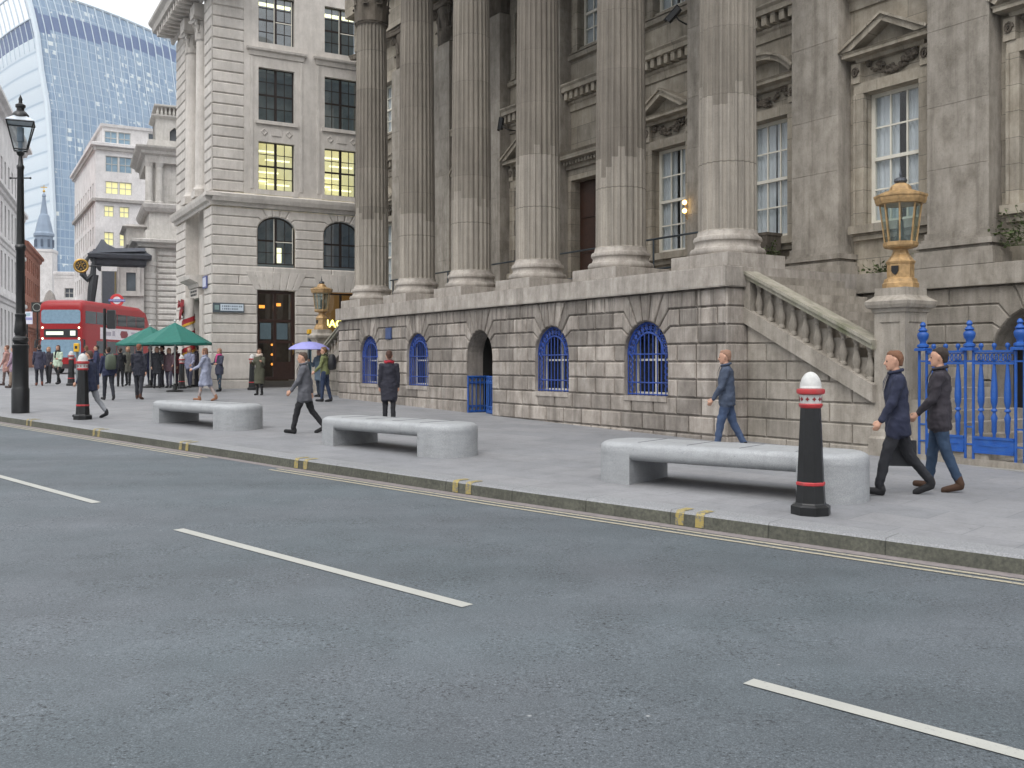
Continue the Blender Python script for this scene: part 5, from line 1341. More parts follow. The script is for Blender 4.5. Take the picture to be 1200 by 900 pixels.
def far_window(parent, T, ang, u, z, w, h, mat, depth):
    key = (round(w, 2), round(h, 2), mat.name)
    if key not in WIN_CACHE:
        mb = MB(); mb.mat = 1
        mb.box(-w / 2, w / 2, -0.04, 0.0, 0, h); mb.mat = 0
        t = 0.09 * min(1, w)
        for a, b, c, d in ((-w / 2, -w / 2 + t, 0, h), (w / 2 - t, w / 2, 0, h), (-t / 2.5, t / 2.5, t, h - t), (-w / 2 + t, w / 2 - t, 0, t), (-w / 2 + t, w / 2 - t, h - t, h), (-w / 2 + t, w / 2 - t, h * 0.5 - t / 2, h * 0.5 + t / 2)): mb.box(a, b, -0.09, -0.0405, c, d)
        WIN_CACHE[key] = mb.mesh('window', [FRW, mat])
    link('window', WIN_CACHE[key], parent, T(u, z, -depth), ang)
def block_house(name, label, loc, rz, w, d, z0, z1, faces, mat, cat='building', cornice=0.5, depth=0.25):
    """box building; faces: {'front'|'left'|'right': [(u, z, w, h, mat)...]} with punched, recessed windows"""
    t = thing(name, label, cat, loc, rz); Ts = {'front': (FR((0, 0), 0), w, 0), 'left': (FR((0, d), -pi / 2), d, -pi / 2), 'right': (FR((w, 0), pi / 2), d, pi / 2)}
    mb = MB()
    for k, (T, L, ang) in Ts.items():
        ws = faces.get(k, []); punched(mb, T, 0, L, z0, z1, [(u - a / 2, u + a / 2, z, z + b) for u, z, a, b, m in ws], depth, (0.45, 0.6))
    mb.poly([(0, d, z0), (w, d, z0), (w, d, z1), (0, d, z1)]); mb.build('wall', mat, t)
    for k, (T, L, ang) in Ts.items():
        for u, z, a, b, m in faces.get(k, []): far_window(t, T, ang, u, z, a, b, m, depth - 0.02)
    mb = MB(); mb.tone(0.6); c = cornice
    mb.rectlathe([(0.0, z1 - 0.9), (c * 0.3, z1 - 0.8), (c * 0.4, z1 - 0.4), (c, z1 - 0.25), (c, z1 + 0.1), (c * 0.5, z1 + 0.2), (0.0, z1 + 0.21)], 0, w, 0, d); mb.build('roof', mat, t)
    return t
# row of pale commercial buildings down the left of the street
LV = atan2(1.0, -445 / FPX)          # street direction seen in the photo
dv = Vector((cos(LV), sin(LV), 0))
p27 = axes_loc(27.5, 110)
L1 = 46.0; o1 = p27 - dv * L1
def grid(u0, u1, n, rows_, w, mat=None, lit=()):
    out = []
    for i in range(n):
        for j, (z, h) in enumerate(rows_): out.append((u0 + (u1 - u0) * (i + 0.5) / n, z, w, h, LITP if (i, j) in lit else (mat or PANE)))
    return out
# face towards the street is on the right side of the row: local x = outward
def street_house(name, label, start, L, z0, z1, wins, mat, cornice=0.7, courses=()):
    t = thing(name, label, 'building', start, LV - pi / 2)
    T = FR((0, 0), pi / 2)     # u along +y local (down the street), outward +x
    mb = MB(); punched(mb, T, 0, L, z0, z1, [(u - a / 2, u + a / 2, z, z + b) for u, z, a, b, m in wins], 0.35, (0.45, 0.6))
    mb.tone(0.5); mb.poly([(0, 0, z0), (-14, 0, z0), (-14, 0, z1), (0, 0, z1)]); mb.poly([(0, L, z0), (-14, L, z0), (-14, L, z1), (0, L, z1)]); mb.poly([(0, 0, z1), (0, L, z1), (-14, L, z1), (-14, 0, z1)])
    mb.build('wall', mat, t)
    for u, z, a, b, m in wins: far_window(t, T, pi / 2, u, z, a, b, m, 0.33)
    mb = MB(); mb.tone(0.5)
    for z, c in [(z1 - 0.3, cornice)] + list(courses): mb.sweep(T, [(0, z - 0.5), (c * 0.4, z - 0.4), (c * 0.5, z - 0.1), (c, z), (c, z + 0.3), (0, z + 0.45)], 0, L)
    mb.build('cornice', mat, t); return t
wins = grid(1.5, L1 - 0.8, 15, [(3.0, 3.6), (8.6, 3.4), (13.6, 3.0), (18.2, 2.6)], 1.25)
street_house('commercial_building', 'long pale stone commercial building receding behind the tall black street lamp', o1, L1, 0.5, 25.2, wins, F_WHITE, 0.9, [(7.6, 0.4), (12.9, 0.3), (17.6, 0.5)])
mb = MB(); mb.tone(0.6)
t = thing('stepped_building', 'small stepped stone attic with chimneys above the long pale building', 'building', o1 + dv * 18, LV - pi / 2)
mb.box(-9, -1.2, 0, 27.5, 25.5, 28.6); mb.build('wall', F_WHITE, t); mb = MB(); mb.tone(0.5)
for y in (22, 25.5): mb.rectlathe([(0, 28.6), (0, 31.0), (0.15, 31.1), (0.15, 31.4), (0, 31.4)], -4, -2.6, y, y + 1.6)
mb.box(-9, -2, 2, 9, 28.6, 32.5); mb.build('chimney', plain('tan_brick', '9c876d', 0.9, var=0.2), t)
L2 = 21.0; o2 = p27 + dv * 0.3
street_house('brick_building', 'red brick building with pale window surrounds far down the street', o2, L2, 0.5, 15.2, grid(0.8, L2 - 0.4, 8, [(2.6, 2.4), (6.4, 2.2), (9.4, 2.0), (12.2, 1.6)], 1.2, PANEB), F_BRICK, 0.5, [(5.6, 0.4)])
# domed corner building and the modern white block closing the street
e2 = o2 + dv * (L2 + 0.5)
g = thing('gabled_building', 'ornate pale stone building with a curved gable below the church spire', 'building', axes_loc(45.5, 138), radians(8))
TF0 = FR((0, 0), 0); k = 138 / FPX
mb = MB(); punched(mb, TF0, 0, 2.9, 0.5, 9.2, [(1.0, 2.0, 5.0, 7.6)], 0.3); mb.box(0, 4.9, 0.02, 8, 0.5, 9.0); mb.tone(0.6); mb.box(2.92, 5.0, -0.4, 0.02, 0.5, 7.4); mb.build('wall', F_WHITE, g)
mb = MB(); mb.box(1.0, 2.0, 0.2, 0.25, 5.0, 7.6); mb.build('window', PANE, g)
mb = MB(); mb.tone(0.6); mb.prism([(-0.2, 9.2), (3.1, 9.2), (2.9, 9.9), (2.2, 10.2), (1.9, 11.2), (1.45, 11.7), (1.0, 11.2), (0.7, 10.2), (0.0, 9.9)], TF0, -0.5, 0.25); mb.box(-0.3, 3.2, -0.35, 0.0, 8.9, 9.2); mb.box(2.9, 5.2, -0.7, 0, 7.2, 7.6)
mb.build('gable', F_GREY, g)
g = block_house('modern_building', 'white modern office block with dark horizontal window bands behind the clock sign', axes_loc(63, 150), radians(10), 9, 12, 0.5, 15.2,
    {'front': [(u, z, 1.3, 1.5, PANE) for u in (2.2, 3.8) for z in (3.0, 5.6, 8.2, 11.4)]}, F_WHITE, cornice=0.1)
# church spire
sp = thing('church_spire', 'slender blue grey lead church spire on a pillared lantern with a gold vane', 'spire', axes_loc(51.5, 165), 0.2); k = 165 / FPX
Z = lambda y: HC + (HZ - y) * k
SPM = plain('lead_spire', '7f8ea0', 0.5, var=0.12, scale=0.6); 
mb = MB(); mb.tone(0.6); mb.sqlathe([(1.7, 0), (1.7, Z(297)), (1.8, Z(296)), (1.8, Z(293))]); mb.build('tower', F_WHITE, sp)
mb = MB(); mb.lathe([(1.45, Z(293)), (1.45, Z(278)), (1.65, Z(277)), (1.65, Z(274)), (1.45, Z(272)), (1.15, Z(262)), (0.75, Z(252)), (0.6, Z(251)), (0.55, Z(248)), (0.32, Z(236)), (0.25, Z(231)), (0.35, Z(230)), (0.3, Z(228)), (0.06, Z(226))], 8); mb.build('steeple', SPM, sp)
mb = MB()
for q in range(8):
    a = q * pi / 4; mb.box(1.38 * cos(a) - 0.12, 1.38 * cos(a) + 0.2, 1.38 * sin(a) - 0.22, 1.38 * sin(a) + 0.22, Z(290), Z(281))
mb.build('louvre', plain('louvre_dark', '4d5a6b', 0.7), sp)
mb = MB(); mb.tube([(0, 0, Z(227)), (0, 0, Z(217))], 0.06, 6); mb.ball((0, 0, Z(224)), 0.22, 10, 6); mb.box(-0.5, 0.5, -0.03, 0.03, Z(220), Z(219)); mb.build('vane', plain('gilt', 'c7a24a', 0.3, 0.8), sp)
# white corner block in front of the glass tower
cw = axes_loc(112, 122); k = 122 / FPX
Zw = lambda y: HC + (HZ - y) * k
fr = [(u, Zw(y1), 1.15 if y1 > 230 else 1.5, (y1 - y0) * k, m) for u, y0, y1, m in ((1.55, 240, 253, LITP), (3.35, 240, 253, LITP), (1.55, 271, 287, LITP), (3.35, 271, 287, LITP), (1.9, 211, 226, LITP), (3.5, 211, 226, LITP), (1.9, 181, 200, PANEB), (3.5, 181, 200, PANEB), (1.9, 150, 166, PANEB), (3.5, 150, 166, PANEB))]
fr += [(7 + 2.2 * i, Zw(y1), 1.3, 2.0, PANE) for i in range(3) for y1 in (166, 200, 226, 253, 287)]
lf = [(u, Zw(y), 1.1, 2.2, PANE) for u in [1.5 + 2.6 * i for i in range(9)] for y in (232, 258, 284, 310, 336, 366)]
wb = block_house('white_building', 'tall white stone block with lit yellow windows between glass tower and church', cw, A2, 14, 25, 0.5, Zw(168), {'front': [f for f in fr if f[1] < Zw(180)], 'left': lf}, F_WHITE, cornice=0.6)
mb = MB(); mb.tone(0.6); T = FR((0, 0.9), 0)
punched(mb, T, 0.9, 13, Zw(168), Zw(142), [(f[0] - f[2] / 2, f[0] + f[2] / 2, f[1], f[1] + f[3]) for f in fr if f[1] >= Zw(180)], 0.2); mb.box(0.9, 13, 1.3, 20, Zw(168), Zw(142)); mb.poly([(0.9, 0.9, Zw(168)), (0.9, 20, Zw(168)), (0.9, 20, Zw(142)), (0.9, 0.9, Zw(142))])
mb.rectlathe([(0, Zw(146)), (0.2, Zw(145)), (0.25, Zw(142)), (0, Zw(141.5))], 0.9, 13, 0.9, 20); mb.build('attic', F_WHITE, wb)
for f in fr:
    if f[1] >= Zw(180): far_window(wb, T, 0, *f[:4], f[4], 0.19)
mb = MB(); mb.tone(0.5)
for y in (236, 176): mb.sweep(FR((0, 0), 0), [(0, Zw(y)), (0.35, Zw(y - 1)), (0.4, Zw(y - 4)), (0, Zw(y - 5))], 0, 14); mb.sweep(FR((0, 25), -pi / 2), [(0, Zw(y)), (0.35, Zw(y - 1)), (0.4, Zw(y - 4)), (0, Zw(y - 5))], 0, 25)
mb.build('string_course', F_GREY, wb)
# baroque church with the rusticated tower
zc_ = 72.0; k = zc_ / FPX; Zc = lambda y: HC + (HZ - y) * k
ch = thing('church', 'weathered stone church tower with banded rustication, paired columns and balustraded turret', 'church', axes_loc(166, zc_), radians(24))
mb = MB(); Tch = FR((0, 0), 0)
JC = [0.6] + [Zc(396 - 6.9 * i) for i in range(0, 16)]
mb.tone(0.5); rusticate(mb, Tch, 1.05, 9, [j for j in JC if j < Zc(288)], bw=4, gap=0.02, ch=0.10, depth=0.14, tone=(0.4, 0.7))
mb.build('rusticated_cladding', F_TAN, ch)
mb = MB()
mb.lathe([(0.60, 0.6), (0.60, Zc(390))] + sum([[(0.60, Zc(388 - 6.9 * i)), (0.60, Zc(382.5 - 6.9 * i)), (0.53, Zc(382 - 6.9 * i)), (0.53, Zc(381.2 - 6.9 * i))] for i in range(10)], []) + [(0.60, Zc(312)), (0.66, Zc(311)), (0.66, Zc(308)), (0.58, Zc(307)), (0.58, Zc(291))], 18, (0.40, 0.15, 0)); mb.build('column', F_TAN, ch)
mb = MB(); mb.tone(0.6)
mb.box(0.0, 9, 0.16, 8, 0.6, Zc(290))
mb.rectlathe([(0, Zc(290)), (0.25, Zc(289)), (0.3, Zc(286)), (0.7, Zc(284)), (0.75, Zc(281)), (0, Zc(279))], 0, 9, 0, 8)
mb.box(0.55, 9, 0.5, 8, Zc(280), Zc(246)); mb.box(0.3, 9, 0.3, 8, Zc(279.5), Zc(268)); mb.build('lower_stage', F_TAN, ch)
mb = MB(); mb.tone(0.55); mb.rectlathe([(0, Zc(247)), (0.15, Zc(246)), (0.3, Zc(242)), (0.35, Zc(238)), (0, Zc(236))], 0.4, 9, 0.35, 8); mb.box(-0.9, 0.4, 3, 8, Zc(282), Zc(262)); mb.rectlathe([(0, Zc(262)), (0.3, Zc(260)), (0, Zc(257))], -0.9, 0.38, 3, 8); mb.build('cornice', F_GREY, ch)
mb = MB(); mb.box(2.75, 3.55, 0.46, 0.53, Zc(278), Zc(269)); mb.box(2.75, 3.55, 0.44, 0.5, Zc(278), Zc(269)) if False else None; mb.build('window', PANE, ch)
mb = MB(); mb.tone(0.55); mb.box(0.75, 9, 0.85, 8, Zc(237), Zc(178)); mb.box(2.0, 2.9, 0.80, 0.86, Zc(232), Zc(198))
for x in (0.55, 1.25, 3.0): mb.lathe([(0.34, Zc(237)), (0.34, Zc(234)), (0.27, Zc(233)), (0.25, Zc(193)), (0.36, Zc(188))], 16, (x, 0.7, 0)); 
mb.rectlathe([(0, Zc(188)), (0.05, Zc(180)), (0.3, Zc(178)), (0.35, Zc(175)), (0.65, Zc(172)), (0.7, Zc(170)), (0, Zc(168))], 0.3, 9, 0.4, 8); mb.rectlathe([(0, Zc(168)), (0, Zc(160))], 0.5, 9, 0.6, 8); mb.build('column_stage', F_TAN, ch)
mb = MB(); mb.tone(0.6); T = FR((0, 1.2), 0); punched(mb, T, 1.05, 4.2, Zc(160), Zc(132), [(2.05, 2.75, Zc(158.5), Zc(142))], 0.3); mb.box(1.05, 4.2, 1.55, 4, Zc(160), Zc(132)); mb.poly([(1.05, 1.2, Zc(160)), (1.05, 4, Zc(160)), (1.05, 4, Zc(132)), (1.05, 1.2, Zc(132))])
mb.rectlathe([(0, Zc(133)), (0.1, Zc(132)), (0.28, Zc(130)), (0.3, Zc(128.5)), (0, Zc(127.5))], 1.05, 4.2, 1.2, 4); mb.rectlathe([(0.05, Zc(118)), (0.1, Zc(117)), (0.1, Zc(115.5)), (0, Zc(115))], 1.05, 4.2, 1.2, 4)
for i in range(11): mb.lathe([(0.07, Zc(127.6)), (0.10, Zc(124.5)), (0.05, Zc(121)), (0.07, Zc(118))], 8, (1.2 + 0.29 * i, 1.3, 0))
mb.build('turret', F_TAN, ch)
mb = MB(); mb.poly([(2.05, 1.48, Zc(158.5)), (2.75, 1.48, Zc(158.5)), (2.75, 1.48, Zc(146)), (2.4, 1.48, Zc(142)), (2.05, 1.48, Zc(146))]); mb.build('louvre', plain('louvre_grey', '55585c', 0.7), ch)
mb = MB()
for s in (-1, 1): mb.prism([(2.4 + s * 0.36, Zc(141.5)), (2.4 + s * 0.36, Zc(147)), (2.4, Zc(141.5))][::s], T, -0.2, -0.01)
mb.build('arch_spandrel', F_TAN, ch)
# dark roofed low porch beside it
zp = 70.0; k = zp / FPX; Zp = lambda y: HC + (HZ - y) * k
po = thing('porch_building', 'low stone station porch under a heavy dark slate roof with a scrolled parapet', 'building', axes_loc(109, zp), radians(20))
SL = plain('dark_slate', '33363d', 0.6, var=0.3, scale=2.5)
wpo = 3.4
mb = MB(); punched(mb, FR((0, 0), 0), 0.55, wpo, 0.6, Zp(312), [(2.2, 2.85, Zp(340), Zp(318))], 0.2); mb.tone(0.55); mb.box(1.55, 1.75, -0.12, 0, 0.6, Zp(312)); mb.box(2.95, 3.15, -0.12, 0, Zp(344), Zp(312)); mb.box(0.55, 3.4, -0.2, 0, Zp(346), Zp(343)); mb.build('wall', F_GREY, po)
mb = MB(); mb.box(2.2, 2.85, 0.15, 0.2, Zp(340), Zp(318)); mb.build('window', PANE, po)
mb = MB(); mb.box(0.62, 1.45, -0.35, -0.02, 0.6, Zp(318)); mb.build('signboard', plain('board_charcoal', '42464d', 0.6, var=0.15), po)
mb = MB(); mb.box(1.452, 1.50, -0.36, -0.02, 0.6, Zp(318)); mb.build('board_trim', plain('trim_gold', '8d7f55', 0.4, 0.4), po)
mb = MB(); mb.box(0.55, 1.6, -0.22, -0.01, Zp(317.5), Zp(312)); mb.build('capstone', F_WHITE, po)
mb = MB(); mb.rectlathe([(0.0, Zp(312)), (0.15, Zp(309)), (0.2, Zp(304)), (0.5, Zp(302)), (0.55, Zp(298)), (0.2, Zp(294)), (0.15, Zp(292)), (0, Zp(291.5))], 0.2, wpo, 0.0, 4)
mb.build('eaves', SL, po)
mb = MB(); mb.prism([(-0.25, Zp(298)), (0.75, Zp(296)), (wpo + 0.1, Zp(293)), (wpo + 0.1, Zp(289)), (1.5, Zp(290.5)), (0.95, Zp(286)), (0.72, Zp(281)), (0.55, Zp(281)), (0.40, Zp(286)), (0.15, Zp(293))], FR((0, 0), 0), -0.5, 0.45); mb.build('roof', plain('slate_grey', '5c6068', 0.6, var=0.3, scale=2), po)
mb = MB(); mb.tube([(-0.25, -0.1, Zp(300)), (-0.62, -0.1, Zp(312)), (-0.66, -0.1, Zp(322)), (-0.35, -0.1, Zp(328)), (0.0, -0.1, Zp(322)), (0.1, -0.1, Zp(300))], [0.12, 0.3, 0.32, 0.3, 0.3, 0.2], 8, flat=0.7); mb.tube([(0.1, -0.1, Zp(322)), (-0.05, -0.1, Zp(340)), (-0.15, -0.1, Zp(358)), (0.3, -0.1, 0.6)], [0.28, 0.3, 0.25, 0.3], 8); mb.build('scroll_bracket', plain('bracket_dark', '2c2f33', 0.6, var=0.3), po)
# round hanging clock
ck = thing('hanging_clock', 'round black and gold hanging sign clock on a bracket in front of white windows', 'clock', at(95, 311.5, 68), 0.35)
GILT = plain('gilt_dark', 'a58440', 0.35, 0.6, var=0.3, scale=8)
mb = MB(); mb.M = Matrix.Rotation(pi / 2, 4, 'X'); mb.lathe([(0.36, -0.06), (0.36, 0.06)], 28); mb.build('dial', plain('dial_dark', '262119', 0.4), ck)
mb = MB(); mb.tube([(0.42 * cos(2 * pi * i / 28), 0, 0.42 * sin(2 * pi * i / 28)) for i in range(29)], 0.085, 8); mb.build('rim', GILT, ck)
mb = MB(); mb.M = Matrix.Translation((0, -0.09, 0)); 
for i in range(8): a = i * pi / 4; mb.ball((0.24 * cos(a), 0, 0.24 * sin(a)), 0.05, 6, 4)
mb.tube([(-0.12, 0, -0.1), (-0.05, 0, 0.12), (0.1, 0, 0.14), (0.05, 0, -0.02), (0.15, 0, -0.1)], 0.045, 6); mb.build('emblem', GILT, ck)
mb = MB(); mb.tube([(0.45, 0, 0), (1.3, 0.3, 0.05)], 0.05, 6); mb.build('bracket', BLACK, ck)
# underground roundel
rd = thing('roundel_sign', 'red ring and blue bar underground station sign on a pole above the bus', 'sign', at(137, 352, 69.3) , 0.25); r = 0.40
mb = MB(); mb.M = Matrix.Rotation(pi / 2, 4, 'X'); mb.rings([[(a * cos(2 * pi * i / 32), a * sin(2 * pi * i / 32), z) for i in range(32)] for a, z in ((r * 0.68, -0.03), (r * 1.15, -0.03), (r * 1.15, 0.03), (r * 0.68, 0.03), (r * 0.68, -0.03))], cap0=False, cap1=False); mb.build('ring', plain('roundel_red', 'c63a3c', 0.4), rd)
mb = MB(); mb.M = Matrix.Rotation(pi / 2, 4, 'X'); mb.lathe([(r * 0.68, -0.02), (r * 0.68, 0.02)], 32); mb.build('disc', plain('roundel_white', 'd6d3d6', 0.5), rd)
mb = MB(); mb.box(-0.55, 0.55, -0.06, 0.05, -0.085, 0.085); mb.build('bar', plain('roundel_blue', '3d4a94', 0.4), rd)
text('lettering', 'UNDERGROUND', 0.135, plain('letter_white', 'e4e4ec', 0.5), rd, (0, -0.065, 0), (pi / 2, 0, 0))
mb = MB(); mb.tube([(0, 0.02, -r * 1.1), (0, 0.02, 1.0 - rd.location.z)], 0.06, 8); mb.build('pole', BLACK, rd)
# boards hung on the left-hand buildings
o = thing('hanging_sign', 'white and lilac hanging sign beside the lamp post', 'sign', at(33.4, 372.5, 66), 0.1); 
mb = MB(); mb.box(-0.26, 0.26, -0.05, 0.05, -0.42, 0.42); mb.build('board', plain('sign_board_white', 'd3d4e0', 0.5), o)
mb = MB(); mb.box(-0.13, 0.13, -0.056, -0.05, 0.12, 0.34); mb.build('panel', plain('sign_teal', '9bb5c2', 0.5), o)
mb = MB(); mb.box(-0.2, 0.26, -0.056, -0.05, -0.14, 0.03); mb.build('stripe', plain('sign_lilac', '8d90bd', 0.5), o)
mb = MB(); mb.tube([(-0.1, 0.05, 0.4), (-0.1, 0.05, -2.9)], 0.05, 6); mb.build('pole', BLACK, o)
o = thing('pub_sign', 'square black sign with a pale ring above the bus roof', 'sign', at(43.5, 360.5, 66.5), 0.1)
mb = MB(); mb.box(-0.36, 0.36, -0.06, 0.06, -0.32, 0.36); mb.build('board', plain('sign_black', '1c1d1c', 0.5), o)
mb = MB(); mb.tube([(0.25 * cos(2 * pi * i / 24), -0.07, 0.02 + 0.25 * sin(2 * pi * i / 24)) for i in range(25)], 0.028, 6); mb.build('ring', plain('ring_grey', '8d938c', 0.5), o)
mb = MB(); mb.tube([(0.0, 0.05, -0.3), (0.0, 0.05, -3.6)], 0.05, 6); mb.build('pole', BLACK, o)
# ------------------------------------------------------------------ the glass tower
zt = 450.0; kt_ = zt / FPX; Zt = lambda y: HC + (HZ - y) * kt_
tw = thing('glass_tower', 'huge blue glass skyscraper flaring outward at the top with white fins', 'skyscraper', axes_loc(62, zt), 0)
EDGE = [(470, 66), (424, 66), (330, 66), (250, 65), (210, 63), (167, 61), (125, 58), (83, 51), (42, 46), (15, 40), (0, 36), (-20, 30)]
def edge_x(y):
    for (ya, xa), (yb, xb) in zip(EDGE, EDGE[1:]):
        if ya >= y >= yb: return xa + (xb - xa) * (ya - y) / (ya - yb)
    return EDGE[-1][1]
def glass_face(name, c0, c1, cw_, lit, sx, sz, r=0.12):
    t = NT(name); uv = t.n('ShaderNodeUVMap'); sp_ = t.n('ShaderNodeSeparateXYZ'); t.l(uv.outputs[0], sp_.inputs[0])
    v = t.n('ShaderNodeMapping'); v.inputs['Scale'].default_value = (sx, sz, 1); t.l(uv.outputs[0], v.inputs['Vector'])
    b = t.n('ShaderNodeTexBrick'); b.offset = 0.0; b.inputs['Scale'].default_value = 1; b.inputs['Brick Width'].default_value = 1; b.inputs['Row Height'].default_value = 1
    b.inputs['Mortar Size'].default_value = 0.07; b.inputs['Mortar Smooth'].default_value = 0.2
    b.inputs['Color1'].default_value = (*lin(c0), 1); b.inputs['Color2'].default_value = (*lin(c1), 1); b.inputs['Mortar'].default_value = (*lin(cw_), 1); t.l(v.outputs[0], b.inputs['Vector'])
    c = b.outputs['Color']
    cl = t.noise(uv.outputs[0], 5, 3); c = t.mix(0.4, c, t.ramp(cl, [(0.3, 0.82), (0.7, 1.15)]), 'MULTIPLY')
    t.l(c, t.b.inputs['Base Color']); t.b.inputs['Roughness'].default_value = r; t.b.inputs['Metallic'].default_value = 0.0; t.b.inputs['Specular IOR Level'].default_value = 0.8
    if lit:
        wn = t.n('ShaderNodeTexWhiteNoise'); wn.noise_dimensions = '2D'
        fl = t.n('ShaderNodeVectorMath', operation='FLOOR'); v2 = t.n('ShaderNodeMapping'); v2.inputs['Scale'].default_value = (sx * 2.5, sz * 1.0, 1); t.l(uv.outputs[0], v2.inputs['Vector']); t.l(v2.outputs[0], fl.inputs[0]); t.l(fl.outputs[0], wn.inputs['Vector'])
        fr_ = t.n('ShaderNodeVectorMath', operation='FRACTION'); t.l(v.outputs[0], fr_.inputs[0]); s2 = t.n('ShaderNodeSeparateXYZ'); t.l(fr_.outputs[0], s2.inputs[0])
        nb = t.noise(uv.outputs[0], 9, 4, 0.7)
        m1 = t.n('ShaderNodeMath', operation='GREATER_THAN'); t.l(wn.outputs['Value'], m1.inputs[0]); m1.inputs[1].default_value = 0.62
        m2 = t.n('ShaderNodeMath', operation='GREATER_THAN'); t.l(nb, m2.inputs[0]); m2.inputs[1].default_value = 0.545
        m3 = t.n('ShaderNodeMath', operation='GREATER_THAN'); t.l(s2.outputs['Y'], m3.inputs[0]); m3.inputs[1].default_value = 0.55
        m4 = t.n('ShaderNodeMath', operation='MULTIPLY'); t.l(m1.outputs[0], m4.inputs[0]); t.l(m2.outputs[0], m4.inputs[1])
        m5 = t.n('ShaderNodeMath', operation='MULTIPLY'); t.l(m4.outputs[0], m5.inputs[0]); t.l(m3.outputs[0], m5.inputs[1])
        m6 = t.n('ShaderNodeMath', operation='MULTIPLY'); t.l(m5.outputs[0], m6.inputs[0]); m6.inputs[1].default_value = 0.26
        t.b.inputs['Emission Color'].default_value = (1, 0.93, 0.68, 1); t.l(m6.outputs[0], t.b.inputs['Emission Strength'])
    return t.m
GF = glass_face('tower_glass', '8299b0', '6d88a5', '95a9bc', True, 52, 46)
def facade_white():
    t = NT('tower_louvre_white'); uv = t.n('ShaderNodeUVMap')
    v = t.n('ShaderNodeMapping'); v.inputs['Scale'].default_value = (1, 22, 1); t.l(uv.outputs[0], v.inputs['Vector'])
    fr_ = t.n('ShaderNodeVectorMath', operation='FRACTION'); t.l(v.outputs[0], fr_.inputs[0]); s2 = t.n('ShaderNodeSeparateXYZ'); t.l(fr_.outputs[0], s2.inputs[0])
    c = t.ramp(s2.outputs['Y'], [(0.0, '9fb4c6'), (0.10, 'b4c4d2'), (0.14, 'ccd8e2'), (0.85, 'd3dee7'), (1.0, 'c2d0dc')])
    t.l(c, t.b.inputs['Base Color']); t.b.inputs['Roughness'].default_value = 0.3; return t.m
dl = Vector((-0.749, 0.663, 0)); dr = Vector((0.9, 0.436, 0))
NV = 40
def row_pts(base_px, d, L, n, bulge, y):
    a = Vector(((base_px - 600) / FPX * zt, zt, Zt(y))); nn = Vector((d.y, -d.x, 0)); nn = nn if nn.y < 0 else -nn
    return [a + d * (L * i / n) + nn * (bulge * 4 * (i / n) * (1 - i / n)) for i in range(n + 1)]
def uvface(name, rows, mats, matfn=None, smooth=True):
    mb = MB(); mb.M = None; ids = [[mb.vert(p - tw.location) for p in r] for r in rows]; uvs = []
    n = len(ids[0]) - 1
    for j in range(len(ids) - 1):
        for i in range(n):
            if matfn: mb.mat = matfn(i / n, j / (len(ids) - 1))
            mb.face((ids[j][i], ids[j][i + 1], ids[j + 1][i + 1], ids[j + 1][i])); uvs += [(i / n, j / (len(ids) - 1)), ((i + 1) / n, j / (len(ids) - 1)), ((i + 1) / n, (j + 1) / (len(ids) - 1)), (i / n, (j + 1) / (len(ids) - 1))]
    me = mb.mesh(name, mats, smooth); ul = me.uv_layers.new(name='UVMap')
    for q, uvv in enumerate(uvs): ul.data[q].uv = uvv
    return link(name, me, tw)
# right-hand glass face: rows follow a domed top edge
def face_rows(d, L, nx, bulge, topf, ny=NV * 2, yb=450):
    rows = []
    for j in range(ny + 1):
        r = []
        for i in range(nx + 1):
            u = i / nx; yt = topf(u); y = yb + (yt - yb) * j / ny
            flare = 1.0
            a = Vector(((edge_x(max(-20, y)) - 600) / FPX * zt, zt, Zt(y)))
            nn = Vector((d.y, -d.x, 0)); nn = nn if nn.y < 0 else -nn
            r.append(a + d * (L * u) + nn * (bulge * 4 * u * (1 - u)))
        rows.append(r)
    return rows
top_r = lambda u: -15 + 48 * u + 50 * u * u
RR = face_rows(dr, 100, 60, 4.0, top_r)
DB = plain('tower_band_dark', '53688f', 0.25, var=0.1)
def band(u, v):
    y = 450 + (top_r(u) - 450) * v; yb = 14 + 50 * u
    return 1 if yb < y < yb + 24 - 20 * u else 0
uvface('glass_face', RR, [GF, DB], band)
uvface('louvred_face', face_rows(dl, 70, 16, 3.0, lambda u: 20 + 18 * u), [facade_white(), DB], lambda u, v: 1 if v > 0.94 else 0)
mb = MB()                                   # white fins fanning up the glass face
for i in range(2, 60, 2):
    P = [RR[j][i] - tw.location + Vector((0.0, -0.5, 0)) for j in range(32, 2 * NV + 1, 4)]
    mb.tube(P, [0.07 + 0.02 * q for q in range(len(P))], 4)
mb.build('fin', plain('fin_white', 'bccbd8', 0.4), tw)
mb = MB(); mb.tube([RR[j][0] - tw.location + Vector((-0.6, -0.8, 0)) for j in range(2 * NV + 1)], 1.35, 6); mb.tube([p - tw.location + Vector((0, 0, 0.4)) for p in RR[-1]], 0.8, 6); mb.build('corner_rib', plain('rib_white', 'cfdae3', 0.4), tw)
mb = MB(); LR = face_rows(dl, 70, 16, 3.0, lambda u: -16 + 22 * u)    # open crown frame
for i in range(1, 16): mb.tube([LR[j][i] - tw.location for j in range(68, 2 * NV + 1)], 0.35, 4)
for j in (2 * NV, 2 * NV - 6): mb.tube([p - tw.location for p in LR[j]], 0.5, 5)
mb.build('crown_frame', plain('frame_white', 'c3d0da', 0.4), tw)
